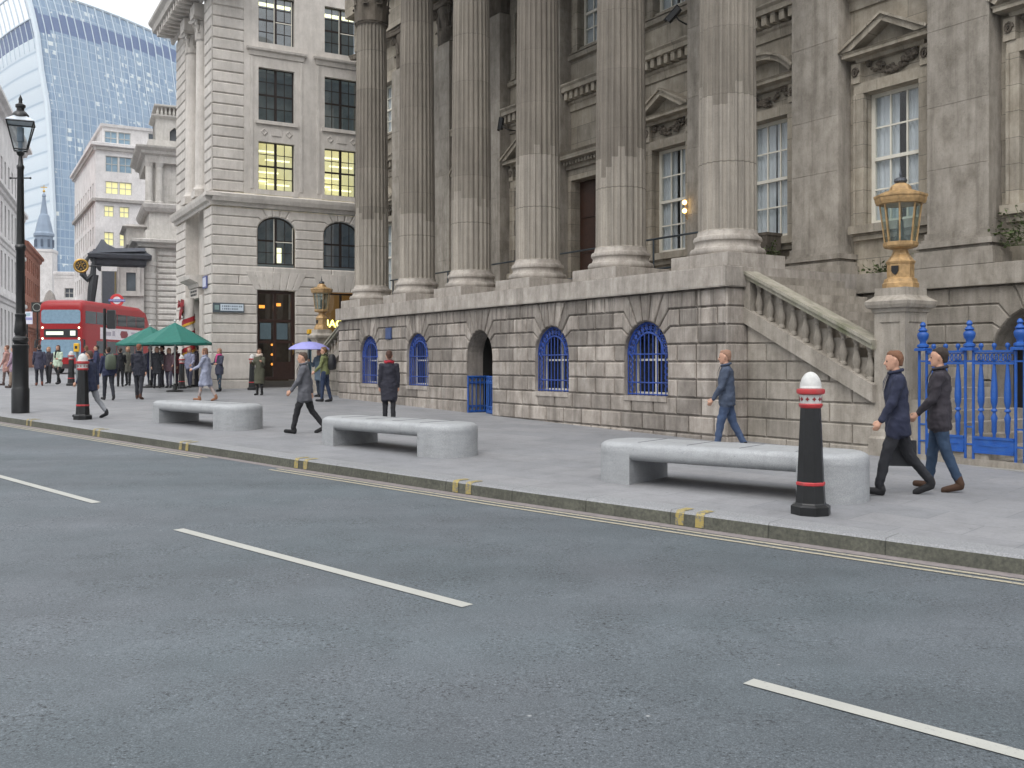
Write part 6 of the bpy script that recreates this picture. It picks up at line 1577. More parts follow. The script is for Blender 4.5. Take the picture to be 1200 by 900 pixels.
# ------------------------------------------------------------------ people
SKIN = plain('skin', 'b78d77', 0.6, var=0.14, scale=14)
def cloth(col):
    n = 'cloth_' + col
    if n in MATS: return MATS[n]
    return plain(n, col, 0.85, var=0.16, scale=5, bump=0.25)
CLT = bpy.data.textures.new('folds', 'CLOUDS'); CLT.noise_scale = 0.10; CLT.noise_depth = 3
def soften(o, vox, it=3, disp=0.0):
    m = o.modifiers.new('remesh', 'REMESH'); m.mode = 'VOXEL'; m.voxel_size = vox; m.use_smooth_shade = True
    s = o.modifiers.new('smooth', 'SMOOTH'); s.iterations = it; s.factor = 0.5
    if disp:
        d = o.modifiers.new('folds', 'DISPLACE'); d.texture = CLT; d.strength = disp; d.mid_level = 0.5; d.texture_coords = 'LOCAL'
def loft(mb, secs, n=16):
    mb.rings([[(c[0] + rx * cos(2 * pi * k / n), c[1] + ry * sin(2 * pi * k / n), z) for k in range(n)] for z, rx, ry, c in secs])
def person(px, py, h, heading, label, coat='2b2e3a', hem=0.82, legs='23242b', shoes='1a1918', hair='3a2b22', hairlen=0.0, stride=0.0, arms=((0.1, 0.2), (0.1, 0.2)), lean=0.0, extra=None, near=False, female=False, xyz=None, scarf=None, hat=None, group=None, flip=1):
    x, y, z = xyz or ground_pt(px, py)
    vox = 0.0085 if near else 0.013
    sw = 0.158 if female else 0.178
    mb = MB()
    hipz = 0.93; st = stride
    legp = []
    for s, a, b in ((-flip, st * 0.55, st * 0.25), (flip, -st * 0.5, st * 0.42 + 0.05)):
        hp = Vector((s * 0.095, 0, hipz)); kn_ = hp + Vector((0, sin(a), -cos(a))) * 0.44; an = kn_ + Vector((0, sin(a - b), -cos(a - b))) * 0.42
        fa = (a - b) * 0.8; toe = an + Vector((s * 0.03, cos(fa) * 0.17, -0.055 + sin(fa) * 0.17)); legp.append((hp, kn_, an, toe, fa))
    low = min(min(l[2].z - 0.085, l[3].z - 0.03) for l in legp)
    lift = -low
    U = Vector((0, 0, lift))
    def L(p):                                  # lean of the upper body about the hips
        p = Vector(p); q = p - Vector((0, 0, hipz)); q = Vector((q.x, q.y * cos(lean) + q.z * sin(lean), q.z * cos(lean) - q.y * sin(lean))); return q + Vector((0, 0, hipz)) + U
    # skin body
    def lf(mb, secs, n=16):
        mb.rings([[L((c[0] + rx * cos(2 * pi * k / n), c[1] + ry * sin(2 * pi * k / n), zz)) for k in range(n)] for zz, rx, ry, c in secs])
    lf(mb, [(0.84, 0.10, 0.08, (0, 0)), (0.88, 0.155, 0.105, (0, 0)), (0.97, 0.165, 0.115, (0, -0.01)), (1.10, 0.135, 0.095, (0, 0)), (1.28, 0.165, 0.11, (0, 0.005)), (1.39, 0.165, 0.095, (0, -0.005)), (1.45, 0.11, 0.07, (0, -0.01)), (1.49, 0.06, 0.05, (0, -0.01))])
    mb.capsule(L((0, -0.015, 1.44)), L((0, 0.005, 1.56)), 0.058, 0.055)
    hd = (0, 0.015, 1.645)
    lf(mb, [(1.535, 0.03, 0.03, (0, 0.055)), (1.545, 0.048, 0.055, (0, 0.045)), (1.58, 0.062, 0.078, (0, 0.025)), (1.63, 0.073, 0.092, (0, 0.012)), (1.68, 0.076, 0.098, (0, 0.008)), (1.72, 0.070, 0.09, (0, 0.004)), (1.745, 0.048, 0.06, (0, 0.002)), (1.755, 0.015, 0.02, (0, 0))], 14)
    mb.capsule(L((0, 0.10, 1.655)), L((0, 0.118, 1.615)), 0.010, 0.015); mb.capsule(L((-0.022, 0.088, 1.585)), L((0.022, 0.088, 1.585)), 0.010, 0.010)
    for s in (-1, 1): mb.capsule(L((s * 0.076, 0.0, 1.66)), L((s * 0.074, 0.005, 1.62)), 0.016, 0.011)
    armp = []
    for s, (a, b) in zip((-1, 1), arms):
        c = 0.14; sh = Vector((s * sw, -0.01, 1.405)); d = Vector((s * sin(c), sin(a) * cos(c), -cos(a) * cos(c))); el = sh + d * 0.285
        d2 = Vector((s * sin(c) * 0.2, sin(a + b), -cos(a + b))).normalized(); wr = el + d2 * 0.25
        armp.append((sh, el, wr, d2))
        mb.capsule(L(sh), L(el), 0.052, 0.041); mb.capsule(L(el), L(wr), 0.042, 0.026)
        side = Vector((0, cos(a + b), sin(a + b))) ; pl = wr + d2 * 0.075
        fr = 0.0105 if near else 0.012
        mb.capsule(L(wr), L(pl), 0.028, 0.031)
        for q in range(4):
            o_ = side * (0.028 - 0.0187 * q) + Vector((0, 0, 0)); ln = (0.068, 0.078, 0.072, 0.056)[q]
            k0 = pl + o_; k1 = k0 + (d2 + Vector((-s * 0.25, 0, 0))).normalized() * ln * 0.55; k2 = k1 + (d2 * 0.7 + Vector((-s * 0.75, 0, 0))).normalized() * ln * 0.5
            mb.capsule(L(k0), L(k1), fr, fr * 0.95, 7, 2); mb.capsule(L(k1), L(k2), fr * 0.95, fr * 0.8, 7, 2)
        t0 = wr + d2 * 0.02 + side * 0.025; t1 = t0 + side * 0.03 + d2 * 0.035 + Vector((-s * 0.012, 0, 0)); t2 = t1 + d2 * 0.035 - side * 0.002
        mb.capsule(L(t0), L(t1), fr * 1.3, fr * 1.05, 7, 2); mb.capsule(L(t1), L(t2), fr * 1.05, fr * 0.85, 7, 2)
    for hp, kn_, an, toe, fa in legp:
        mb.capsule(hp + U, kn_ + U, 0.085, 0.055); mb.capsule(kn_ + U, an + U, 0.055, 0.036); mb.capsule(an + U + Vector((0, -0.02, -0.05)), toe + U, 0.032, 0.026)
    me = mb.mesh('person', SKIN, True)
    p = link('person', me, None, (x, y, z), radians(heading)); p.scale = (h / 1.76,) * 3
    tag(p, label, 'person', group); soften(p, vox, 2)
    # trousers or tights
    mb = MB()
    tr = 1.0 if not female else 0.86
    loft(mb, [(0.80 + lift, 0.11, 0.10, (0, 0)), (0.88 + lift, 0.172, 0.128, (0, 0)), (0.98 + lift, 0.172, 0.125, (0, 0)), (1.03 + lift, 0.155, 0.112, (0, 0))])
    for hp, kn_, an, toe, fa in legp:
        mb.capsule(hp + U, kn_ + U, 0.102 * tr, 0.072 * tr); mb.capsule(kn_ + U, an + U + Vector((0, 0, 0.02)), 0.071 * tr, 0.055 * tr)
    o = mb.build('trousers', cloth(legs), p, True); soften(o, 0.013, 2, 0.032)
    # coat or jacket
    mb = MB(); flare = 1.0 + max(0, 0.85 - hem) * 0.35
    hz = max(hem, 0.3)
    secs = [(hz - 0.0, 0.155 * flare, 0.12 * flare, (0, 0)), (hz + 0.015, 0.178 * flare, 0.142 * flare, (0, 0))]
    if hem < 0.78: secs.append((0.80, 0.185 + (flare - 1) * 0.05, 0.145, (0, 0)))
    secs += [(0.95, 0.182, 0.142, (0, 0)), (1.10, 0.17 if not female else 0.152, 0.132, (0, 0)), (1.28, 0.182 if not female else 0.165, 0.14, (0, 0.005)), (1.39, 0.178 if not female else 0.158, 0.122, (0, -0.005)), (1.45, 0.13, 0.095, (0, -0.01)), (1.505, 0.078, 0.074, (0, -0.005)), (1.53, 0.074, 0.07, (0, 0))]
    lf(mb, secs, 20)
    for (sh, el, wr, d2) in armp: mb.capsule(L(sh), L(el), 0.074, 0.058); mb.capsule(L(el), L(wr - d2 * 0.01), 0.058, 0.042)
    if hem < 0.85:                             # skirts of the coat follow the thighs
        for hp, kn_, an, toe, fa in legp: mb.capsule(hp + U, hp + U + (kn_ - hp) * min(1.0, max(0.1, (0.90 - hem) / 0.44)), 0.118, 0.104)
    o = mb.build('coat', cloth(coat), p, True); soften(o, 0.013, 2, 0.040)
    # collar, front edge and hem band of the coat
    mb = MB(); mb.tube([L((0.086 * cos(q), 0.082 * sin(q) - 0.005, 1.50 + 0.035 * (1 - sin(q)) * 0.5)) for q in [pi / 2 + 0.35 + (2 * pi - 0.7) * k / 16 for k in range(17)]], 0.022, 6)
    for s in (-1, 1): mb.rings([[L((s * 0.02, 0.10, 1.49)), L((s * 0.075, 0.09, 1.49))], [L((s * 0.015, 0.146, 1.36)), L((s * 0.085, 0.135, 1.40))], [L((s * 0.012, 0.158, 1.28)), L((s * 0.03, 0.156, 1.29))]], closed=False)
    mb.build('collar', cloth(coat), p, True)
    # hair
    mb = MB()
    lf(mb, [(1.585, 0.045, 0.028, (0, -0.060)), (1.63, 0.064, 0.042, (0, -0.055)), (1.665, 0.080, 0.068, (0, -0.038)), (1.69, 0.084, 0.084, (0, -0.026)), (1.72, 0.082, 0.094, (0, -0.010)), (1.752, 0.068, 0.085, (0, -0.004)), (1.775, 0.04, 0.05, (0, -0.005)), (1.783, 0.015, 0.015, (0, -0.005))], 14)
    if hairlen:
        lf(mb, [(1.64 - hairlen, 0.05, 0.03, (0, -0.075)), (1.62 - hairlen * 0.5, 0.085, 0.04, (0, -0.065)), (1.64, 0.088, 0.06, (0, -0.045)), (1.70, 0.085, 0.07, (0, -0.03))], 14)
        for s in (-1, 1): mb.capsule(L((s * 0.075, 0.02, 1.70)), L((s * 0.082, 0.02, 1.66 - hairlen)), 0.025, 0.016)
    o = mb.build('hair', cloth(hair), p, True); soften(o, 0.010, 1, 0.030)
    for hp, kn_, an, toe, fa in legp:
        mb = MB(); mb.capsule(an + U + Vector((0, -0.025, -0.03)), an + U + Vector((0, 0.0, 0.04)), 0.05, 0.052); mb.capsule(an + U + Vector((0, -0.02, -0.048)), toe + U, 0.044, 0.038)
        mb.capsule(an + U + Vector((0, -0.03, -0.066)), toe + U + Vector((0, 0.005, -0.012)), 0.036, 0.034)
        o = mb.build('shoe', cloth(shoes), p, True); soften(o, 0.011, 2)
    hh = radians(heading)
    if abs(heading) > 60:
        for s in (-1, 1): mb = MB(); mb.ball(L((s * 0.031, 0.093, 1.648)), 0.011, 8, 6); mb.build('eye', plain('eye_dark', '2a211c', 0.2), p)
        mb = MB(); mb.capsule(L((-0.022, 0.097, 1.584)), L((0.022, 0.097, 1.584)), 0.006, 0.006, 6, 2); mb.build('mouth', plain('lips', '9a5a54', 0.5), p)
    if scarf:
        mb = MB(); mb.tube([L((0.088 * cos(q), 0.08 * sin(q) - 0.0, 1.50 + 0.012 * sin(3 * q))) for q in [2 * pi * k / 18 for k in range(19)]], 0.042, 8)
        mb.capsule(L((0.04, 0.10, 1.48)), L((0.05, 0.15, 1.22)), 0.04, 0.035)
        mb.build('scarf', cloth(scarf), p, True)
    if hat:
        mb = MB(); lf(mb, [(1.675, 0.095, 0.112, (0, 0.0)), (1.70, 0.097, 0.113, (0, 0.0)), (1.75, 0.078, 0.09, (0, 0)), (1.785, 0.03, 0.03, (0, 0))], 14); mb.build('hat', cloth(hat), p, True)
    if extra: extra(p, L, armp)
    return p
def bag(col, side=1, low=0.75):
    def f(p, L, armp):
        mb = MB(); mb.box(-0.05, 0.05, -0.17, 0.17, 0, 0.3); w = armp[1 if side > 0 else 0][2]
        for s in (-1, 1): mb.tube([(s * 0.04, -0.1, 0.29), (s * 0.02, 0.0, 0.47), (s * 0.04, 0.1, 0.29)], 0.009, 5)
        q = p.matrix_basis @ (L(w) + Vector((0, 0, -0.545)))
        o = mb.build('handbag', plain('bag_' + col, col, 0.5), None, loc=q, rz=p.rotation_euler.z); tag(o, 'dark shoulder bag hanging from the hand of the navy coated walker', 'bag')
    return f
def backpack(col, label):
    def f(p, L, armp):
        mb = MB(); mb.rings([[(rx * (abs(cos(q)) ** 0.6) * (1 if cos(q) > 0 else -1), ry * (abs(sin(q)) ** 0.6) * (1 if sin(q) > 0 else -1), zz) for q in [2 * pi * k / 20 for k in range(20)]] for rx, ry, zz in ((0.12, 0.06, 0.0), (0.16, 0.10, 0.04), (0.165, 0.11, 0.2), (0.15, 0.09, 0.38), (0.10, 0.05, 0.46), (0.05, 0.02, 0.48))])
        for s in (-1, 1): mb.tube([(s * 0.1, 0.06, 0.4), (s * 0.12, 0.2, 0.5), (s * 0.13, 0.30, 0.35), (s * 0.12, 0.18, 0.02)], 0.016, 6)
        q = p.matrix_basis @ (L((0, -0.245, 1.0)))
        o = mb.build('backpack', plain('pack_' + col, col, 0.6), None, True, loc=q, rz=p.rotation_euler.z); tag(o, label, 'backpack')
    return f
def furcollar(p, L, armp):
    mb = MB(); rnd = random.Random(4)
    for k in range(40): q = 2 * pi * k / 40; mb.ball(L((0.10 * cos(q), 0.10 * sin(q) - 0.01, 1.52 + rnd.uniform(-0.03, 0.04))), rnd.uniform(0.03, 0.045), 6, 4)
    mb.build('fur_collar', cloth('c9bcae'), p, True)
def holds_umbrella(p, L, armp):
    w = L(armp[1][2]); q = p.matrix_basis @ (w + Vector((0, 0.02, 0)))
    u = thing('umbrella', 'lilac umbrella held up in front of the corner building', 'umbrella', q, 0.3)
    mb = MB(); mb.tube([(0, 0, -0.08), (0, 0, 0.70)], 0.010, 6); mb.build('handle', BLACK, u)
    mb = MB(); R = []
    for f_, zz in ((0.02, 0.66), (0.24, 0.635), (0.44, 0.575), (0.60, 0.48), (0.68, 0.40)):
        R.append([(f_ * (1 - 0.06 * (k % 2) * f_ * 2) * cos(2 * pi * k / 16), f_ * (1 - 0.06 * (k % 2) * f_ * 2) * sin(2 * pi * k / 16), zz) for k in range(16)])
    mb.rings(R, cap1=False); mb.build('canopy', plain('lilac_fabric', '8f8fcb', 0.6, var=0.1), u, True)
# foreground pair beside the lamp pedestal
person(1052, 580, 1.66, 78, 'man in navy jacket and black trousers walking beside the stone lamp pedestal', '1d2238', 0.72, '1a1b21', '17171a', '6b4a36', 0, 0.62, ((0.35, 0.25), (-0.25, 0.3)), 0.05, bag('1c1d24', 1), True)
person(1101, 575, 1.66, 62, 'man in dark brown jacket, blue jeans and tan shoes in front of the blue railings', '2b272e', 0.74, '25384f', '3f2a1c', '2e2520', 0, 0.34, ((0.25, 0.5), (-0.15, 0.2)), 0.0, None, True, flip=-1)
# walkers behind the benches
person(852, 531, 1.62, 75, 'person in slate blue jacket and jeans walking behind the nearest bench', '3c4658', 0.80, '3a4a66', '222226', '8a6a58', 0, 0.45, ((0.3, 0.35), (-0.25, 0.3)), 0.04, None, True)
person(456, 497, 1.56, 10, 'person in long dark navy coat with a red scarf behind the middle bench', '24242f', 0.55, '1d1d22', '17171a', '4a3228', 0, 0.15, ((0.05, 0.15), (0.05, 0.15)), 0.0, None, True, scarf='9c2230')
person(357, 508, 1.58, 95, 'walker in grey coat and black trousers striding past the far end of the middle bench', '55565c', 0.70, '17171b', '141416', '4a3c34', 0, 0.62, ((0.4, 0.3), (-0.35, 0.3)), 0.05)
person(304, 463, 1.55, 175, 'woman in long olive padded coat with pale fur collar by the dark doorway', '4a4a3c', 0.42, '17171a', '161618', '5b4433', 0.08, 0.0, ((0.5, 1.5), (0.5, 1.5)), 0.0, furcollar, female=True)
person(381, 471, 1.62, 82, 'person in olive green jacket and dark jeans carrying a black backpack', '6a7048', 0.86, '23304a', '1c1c20', '6b5038', 0, 0.22, ((0.3, 0.6), (0.1, 0.4)), 0.06, backpack('15161a', 'black backpack worn by the person in the olive green jacket'))
person(374, 465, 1.55, 150, 'person in blue grey coat holding up a lilac umbrella', '566573', 0.6, '2a3442', '1c1c20', '3a2c26', 0, 0.1, ((0.1, 0.2), (0.35, 1.9)), 0.0, holds_umbrella)
person(106, 490, 1.58, 88, 'walker in navy coat and pale grey trousers passing behind the kerbside bollard', '2a3047', 0.72, '85878c', '1b1b1e', '4a3a30', 0, 0.6, ((0.4, 0.3), (-0.3, 0.3)), 0.05)
person(127, 469, 1.62, 40, 'man in dark navy jacket with dark bag walking near the traffic signal', '242a45', 0.8, '23262e', '1b1b1e', '33261f', 0, 0.35, ((0.2, 0.2), (-0.2, 0.3)), 0.03, backpack('4d5648', 'grey green rucksack on the back of the man near the traffic signal'))
person(163, 468, 1.70, 5, 'man in dark suit walking away towards the parasols', '20222e', 0.74, '2b2c33', '4a2e22', '7a4a38', 0, 0.3, ((0.15, 0.2), (-0.15, 0.2)))
person(241, 470, 1.60, 80, 'person in pale grey blue coat walking past the end of the farthest bench', '8b90a3', 0.5, '9a8f8c', '8a6047', '6b4b3a', 0.1, 0.5, ((0.5, 0.7), (-0.2, 0.3)), 0.03, female=True)
person(257, 459, 1.55, 150, 'person with bright pink scarf and dark jacket at the corner of the office building', '3c3f50', 0.7, '2d3f4e', '1b1b1e', '8a6a58', 0.08, 0.2, ((0.3, 1.2), (0.3, 1.2)), 0, None, female=True, scarf='c04a80')
person(68, 450.5, 1.66, 170, 'woman in open pale green jacket and black clothes crossing in front of the red bus', 'b4c4b0', 0.8, '16161a', '222226', '4a3329', 0.12, 0.4, ((0.2, 1.4), (-0.1, 0.4)), 0, None, female=True, scarf='15161a')
person(46, 452, 1.68, 30, 'person in dark purple grey coat near the black lamp post', '38384a', 0.7, '23242c', '6a3d30', '3a2c26', 0, 0.3, ((0.2, 0.3), (-0.2, 0.3)))
person(8, 452, 1.65, 95, 'person in dusty pink coat beyond the black lamp post at the edge of the street', 'a8817a', 0.62, '5b4d4a', '3b2b26', '6b4a3a', 0, 0.3, ((0.2, 0.3), (-0.2, 0.3)), female=True)
person(16, 455, 1.62, 95, 'person in lilac jacket and brown trousers just behind the black lamp post', '9a8596', 0.7, '8b7a6c', '3b2b26', '3a2c26', 0, 0.3, ((0.2, 0.3), (-0.2, 0.3)))
# customers under the parasols
CR = [(176, 453, 1.62, 160, '2a3050', '252a3a', 'man in royal navy coat with a white cap under the green parasols', 'e0e0de'),
      (184, 455, 1.60, 200, '1f2128', '20222b', 'person in black coat in the middle of the parasol crowd', None),
      (190, 453.5, 1.64, 120, '4a2838', '2a2630', 'person in plum coat under the front green parasol', None),
      (198, 454.5, 1.55, 185, '5f4a52', '4c4a5a', 'person in dusty mauve jacket under the front green parasol', None),
      (206, 453, 1.62, 150, '6a3a40', '3a3240', 'person in dark red jacket beside the distant bollard', None),
      (222, 454.5, 1.58, 170, '7d7f95', '3c3f50', 'person in pale slate jacket between the parasol and the corner building', None),
      (230, 453, 1.64, 100, '4c4652', '2d2c33', 'person in charcoal jacket beside the ribboned entrance pier', None),
      (150, 452, 1.60, 185, '55544c', '202024', 'person in grey brown coat between the signal pole and the parasols', None),
      (141, 453, 1.55, 20, '191a20', '18181c', 'person in black puffer jacket near the signal pole', None),
      (101, 450.5, 1.63, 60, '272c44', '20222b', 'person in dark blue coat in front of the bus wheel', None),
      (113, 452, 1.66, 120, '2c3350', '23252e', 'person in navy hooded coat beside the signal pole', None),
      (57, 449.5, 1.58, 185, '33303a', '1d1d22', 'person in dark coat just beside the woman in pale green', None)]
for i, (px, py, h, hd, c, l, lab, hat) in enumerate(CR):
    person(px, py, h, hd, lab, c, (0.72, 0.6, 0.8)[i % 3], l, '1b1b1e', ('3a2c26', '6b4b36', '241b17', '8a6a4a')[i % 4], (0.0, 0.1)[i % 2], (0.05, 0.25)[i % 2], ((0.2, 0.8), (0.1, 0.4)) if i % 2 else ((0.1, 0.2), (0.3, 1.1)), hat=hat)
# ------------------------------------------------------------------ parasols, signal, kiosk, bus
TEAL = plain('parasol_green', '1c655a', 0.75, var=0.1)
def parasol(px, ytop, yeave, z, r, label):
    c = axes_loc(px, z); zt_ = HC + (HZ - ytop) * z / FPX; ze = HC + (HZ - yeave) * z / FPX
    t = thing('parasol', label, 'parasol', (c.x, c.y, G(c.y)), 0.5, 'green parasols outside the corner building'); g0 = G(c.y); zt_ -= g0; ze -= g0
    mb = MB()
    def oct_(f, zz, sag=0): return [(f * cos(2 * pi * k / 16) * (1 if k % 2 == 0 else 0.94 - 0.0), f * sin(2 * pi * k / 16) * (1 if k % 2 == 0 else 0.94), zz + (0 if k % 2 == 0 else -sag)) for k in range(16)]
    rg = [oct_(r * q, zt_ - (zt_ - ze) * q ** 1.05, 0.03 * q) for q in (0.02, 0.25, 0.5, 0.75, 1.0)] + [oct_(r * 1.0, ze - 0.09), oct_(r * 0.985, ze - 0.09), oct_(r * 0.98, ze - 0.02), oct_(r * 0.5, ze + (zt_ - ze) * 0.48), oct_(0.05, zt_ - 0.05)]
    mb.rings(rg); mb.build('canopy', TEAL, t)
    mb = MB()
    for k in range(8): a = 2 * pi * k / 8; mb.tube([(0.03 * cos(a), 0.03 * sin(a), zt_ - 0.08), (r * 0.97 * cos(a), r * 0.97 * sin(a), ze - 0.015)], 0.014, 5)
    mb.build('rib', plain('rib_wood', '6b5a44', 0.6), t)
    mb = MB(); mb.tube([(0, 0, 0.0), (0, 0, zt_ + 0.04)], 0.026, 8); mb.ball((0, 0, zt_ + 0.06), 0.05, 8, 5); mb.build('pole', plain('parasol_pole', 'b9b9b6', 0.4), t)
    mb = MB(); mb.lathe([(0.30, 0), (0.30, 0.05), (0.08, 0.08), (0.05, 0.3)], 16); mb.build('base', BLACK, t)
parasol(205, 378, 401.5, 36.0, 1.33, 'front green parasol nearer to the ribboned entrance')
parasol(176, 382.5, 402.5, 39.5, 1.30, 'rear green parasol half hidden behind the front one')
x, y, z = ground_pt(122.5, 455)
sg = thing('traffic_signal', 'black traffic signal pole seen from behind in front of the red bus', 'traffic signal', (x, y, z), 0.2)
mb = MB(); mb.tube([(0, 0, 0), (0, 0, 3.15)], 0.058, 8); mb.build('pole', BLACK, sg)
mb = MB(); mb.rectlathe([(-0.03, 2.35), (0, 2.37), (0, 3.08), (-0.03, 3.1)], 0.10, 0.40, -0.06, 0.14)
mb.build('signal_head', plain('signal_black', '1d1f22', 0.5), sg)
mb = MB()
for zz in (2.48, 2.72, 2.96): mb.tube([(0.25, 0.14, zz), (0.25, 0.30, zz)], 0.10, 10, caps=False)
mb.build('visor', BLACK, sg)
mb = MB(); mb.box(0.04, 0.12, -0.02, 0.04, 2.5, 2.54); mb.box(0.04, 0.12, -0.02, 0.04, 2.95, 2.99); mb.build('bracket', BLACK, sg)
x, y, z = ground_pt(90.5, 452.5)
pb = thing('push_button_post', 'slim post with a yellow crossing push button box before the bus', 'crossing post', (x, y, z), 0.1)
mb = MB(); mb.tube([(0, 0, 0), (0, 0, 1.55)], 0.055, 8); mb.build('post', plain('post_grey', '6f7678', 0.4), pb)
mb = MB(); mb.rectlathe([(-0.02, 1.42), (0, 1.44), (0, 1.76), (-0.02, 1.78)], -0.10, 0.10, -0.14, 0.0); mb.build('button_box', plain('box_yellow', 'd9a81e', 0.45), pb)
mb = MB(); mb.box(-0.05, 0.05, -0.146, -0.14, 1.55, 1.67); mb.build('panel', BLACK, pb)
x, y, z = ground_pt(370, 459)
ki = thing('information_kiosk', 'tall dark teal information panel with a yellow cap behind the lilac umbrella', 'information panel', (x, y, z), A2)
mb = MB(); mb.rectlathe([(0, 0), (0, 2.12)], -0.28, 0.28, -0.1, 0.1); mb.build('panel', plain('kiosk_teal', '22343f', 0.35, var=0.2), ki)
mb = MB(); mb.rectlathe([(0.02, 2.122), (0.02, 2.27), (0.0, 2.28)], -0.28, 0.28, -0.1, 0.1); mb.build('cap', plain('kiosk_yellow', 'd3a21c', 0.45), ki)
mb = MB(); mb.box(-0.2, 0.2, -0.106, -0.1, 1.75, 1.95); mb.box(-0.22, 0.22, -0.106, -0.1, 0.7, 1.5); mb.build('map_face', plain('kiosk_map', '4c6a78', 0.3, var=0.3, scale=4), ki)
# double-decker bus
BR = plain('bus_red', '8f0912', 0.45, var=0.08, coat=0.1, spec=0.35); BG = plain('bus_glass', '2a343a', 0.08, var=0.3); BGF = plain('bus_windscreen', '7690a2', 0.08, var=0.15)
zb_ = 57.0; cb = axes_loc(97, zb_)
bus = thing('bus', 'red double-decker city bus with a white advert panel along its side', 'bus', (cb.x - 1.27, cb.y, G(60) - 0.03), radians(0.0))
bw, bl, bh = 2.54, 10.6, 4.32
def bsec(y, ins, zt_, zb0=0.32, n=6):
    """rounded cross-section in x,z at station y"""
    w = bw / 2 - ins; P = []
    r = 0.34
    for cx, cz, a0 in ((w - r, zt_ - r, 0), (-w + r, zt_ - r, pi / 2)):
        for k in range(n + 1): a = a0 + pi / 2 * k / n; P.append((cx + r * cos(a), y, cz + r * sin(a)))
    P += [(-w, y, zb0), (w, y, zb0)]
    return P
mb = MB(); mb.rings([bsec(0.0, 0.12, bh - 0.42), bsec(0.03, 0.05, bh - 0.25), bsec(0.16, 0.0, bh - 0.10), bsec(0.6, 0, bh), bsec(bl - 1.6, 0, bh), bsec(bl - 0.7, 0.0, bh - 0.22), bsec(bl - 0.2, 0.03, bh - 0.75), bsec(bl, 0.12, bh - 1.3)]); mb.build('body', BR, bus, True, 35)
def bpanel(name, mat, x0, x1, z0, z1, y=-0.012, r=0.1):
    mb = MB(); P = []
    for cx, cz, a0 in ((x1 - r, z1 - r, 0), (x0 + r, z1 - r, pi / 2), (x0 + r, z0 + r, pi), (x1 - r, z0 + r, 3 * pi / 2)):
        for k in range(5): a = a0 + pi / 2 * k / 4; P.append((cx + r * cos(a), cz + r * sin(a)))
    mb.prism(P, FR((0, 0), 0), -0.1, -y); return mb.build(name, mat, bus)
bpanel('upper_windscreen', BGF, -1.14, 1.14, 2.92, 3.72, -0.014, 0.16); bpanel('destination_box', plain('destination_black', '1c1f22', 0.4), -0.98, 0.98, 2.12, 2.60, -0.02, 0.1)
mb = MB(); mb.box(-0.85, 0.15, -0.030, -0.021, 2.26, 2.46); mb.box(0.55, 0.85, -0.030, -0.021, 2.22, 2.50); mb.build('destination_display', emit('led_white', 'd7dccb', 0.5), bus)
bpanel('windscreen', BGF, -1.16, 1.16, 0.95, 1.98, -0.016, 0.16); bpanel('bumper', plain('bus_dark', '2b2023', 0.5), -1.15, 1.15, 0.30, 0.56, -0.02, 0.05)
for sx in (-1, 1):
    for zz in (0.72, 2.05, 2.68): mb = MB(); mb.ball((sx * 1.06, -0.02, zz), 0.06 if zz > 1 else 0.09, 10, 6, (1, 0.4, 1)); mb.build('headlight', emit('bus_lamp', 'fff0d0', 1.6), bus)
TS = FR((bw / 2, 0), pi / 2)
def spanel(name, mat, y0, y1, z0, z1, h=0.008):
    mb = MB(); mb.prism([(y0, z0), (y1, z0), (y1, z1), (y0, z1)], TS, -0.05, h); return mb.build(name, mat, bus)
for k in range(6): spanel('side_window', BG, 0.35 + 1.55 * k, 0.35 + 1.55 * k + 1.47, 2.95, 3.68)
for k in range(5): spanel('side_window', BG, 1.9 + 1.5 * k, 1.9 + 1.5 * k + 1.42, 1.2, 1.95)
ad = spanel('advert_panel', plain('advert_white', 'd2ccd0', 0.5), 2.4, 9.2, 2.08, 2.78, 0.012)
mb = MB()
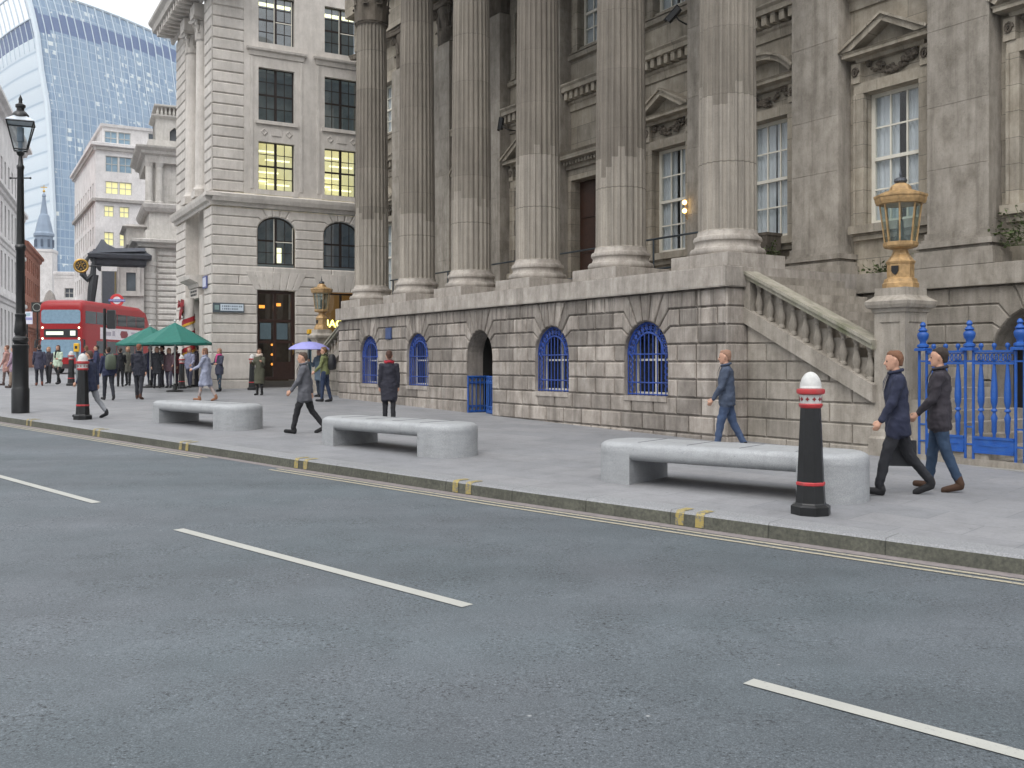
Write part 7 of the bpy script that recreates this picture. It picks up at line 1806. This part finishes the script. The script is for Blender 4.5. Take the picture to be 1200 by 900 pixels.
for y0, y1, z0, z1 in ((2.8, 4.0, 2.3, 2.55), (4.2, 4.6, 2.3, 2.62), (7.2, 8.8, 2.5, 2.62), (7.2, 8.5, 2.28, 2.4)): mb.prism([(y0, z0), (y1, z0), (y1, z1), (y0, z1)], TS, 0.0, 0.016)
mb.build('advert_print', plain('advert_ink', 'a09aa4', 0.6), bus)
mb = MB(); mb.prism([(5.6, 2.2), (6.5, 2.2), (6.7, 2.45), (6.5, 2.66), (5.6, 2.66), (5.4, 2.45)], TS, 0.0, 0.016); mb.build('advert_motif', plain('advert_maroon', '7a2630', 0.5), bus)
for yy in (2.3, 8.2):
    for sx in (-1, 1):
        mb = MB(); mb.M = Matrix.Translation((sx * (bw / 2 - 0.12), yy, 0.48)) @ Matrix.Rotation(pi / 2, 4, 'Y'); mb.lathe([(0.3, -0.13), (0.46, -0.13), (0.48, -0.09), (0.48, 0.09), (0.46, 0.135), (0.3, 0.135)], 24); w = mb.build('wheel', plain('tyre', '17171a', 0.8), bus)
        mb = MB(); mb.M = Matrix.Translation((sx * (bw / 2 + 0.012), yy, 0.48)) @ Matrix.Rotation(pi / 2, 4, 'Y'); mb.lathe([(0.29, -0.02), (0.22, 0.0), (0.1, 0.03), (0.05, 0.03)], 16); mb.build('rim', plain('rim_grey', '8b8d90', 0.4, 0.5), w)
for sx in (-1, 1): mb = MB(); mb.tube([(sx * 1.2, 0.05, 2.0), (sx * 1.42, -0.12, 1.95), (sx * 1.42, -0.12, 1.5)], [0.03, 0.05, 0.09], 6); mb.build('wing_mirror', BLACK, bus)

# ------------------------------------------------------------------ the winter air between here and the glass tower
def air():
    m = bpy.data.materials.new('winter_air'); m.use_nodes = True; t = m.node_tree; t.nodes.remove(t.nodes['Principled BSDF'])
    v = t.nodes.new('ShaderNodeVolumePrincipled'); v.inputs['Color'].default_value = (0.93, 0.95, 0.98, 1); v.inputs['Density'].default_value = HAZE
    t.links.new(v.outputs['Volume'], t.nodes['Material Output'].inputs['Volume']); return m
if HAZE:
    top = max((o.matrix_world @ Vector(c)).z for o in (tw.children) for c in o.bound_box) + 6 if False else 185.0
    mb = MB(); mb.box(-640, 640, -620, 640, G(-600) - 1.5 - 1, top); hz = mb.build('haze', air()); hz['kind'] = 'stuff'
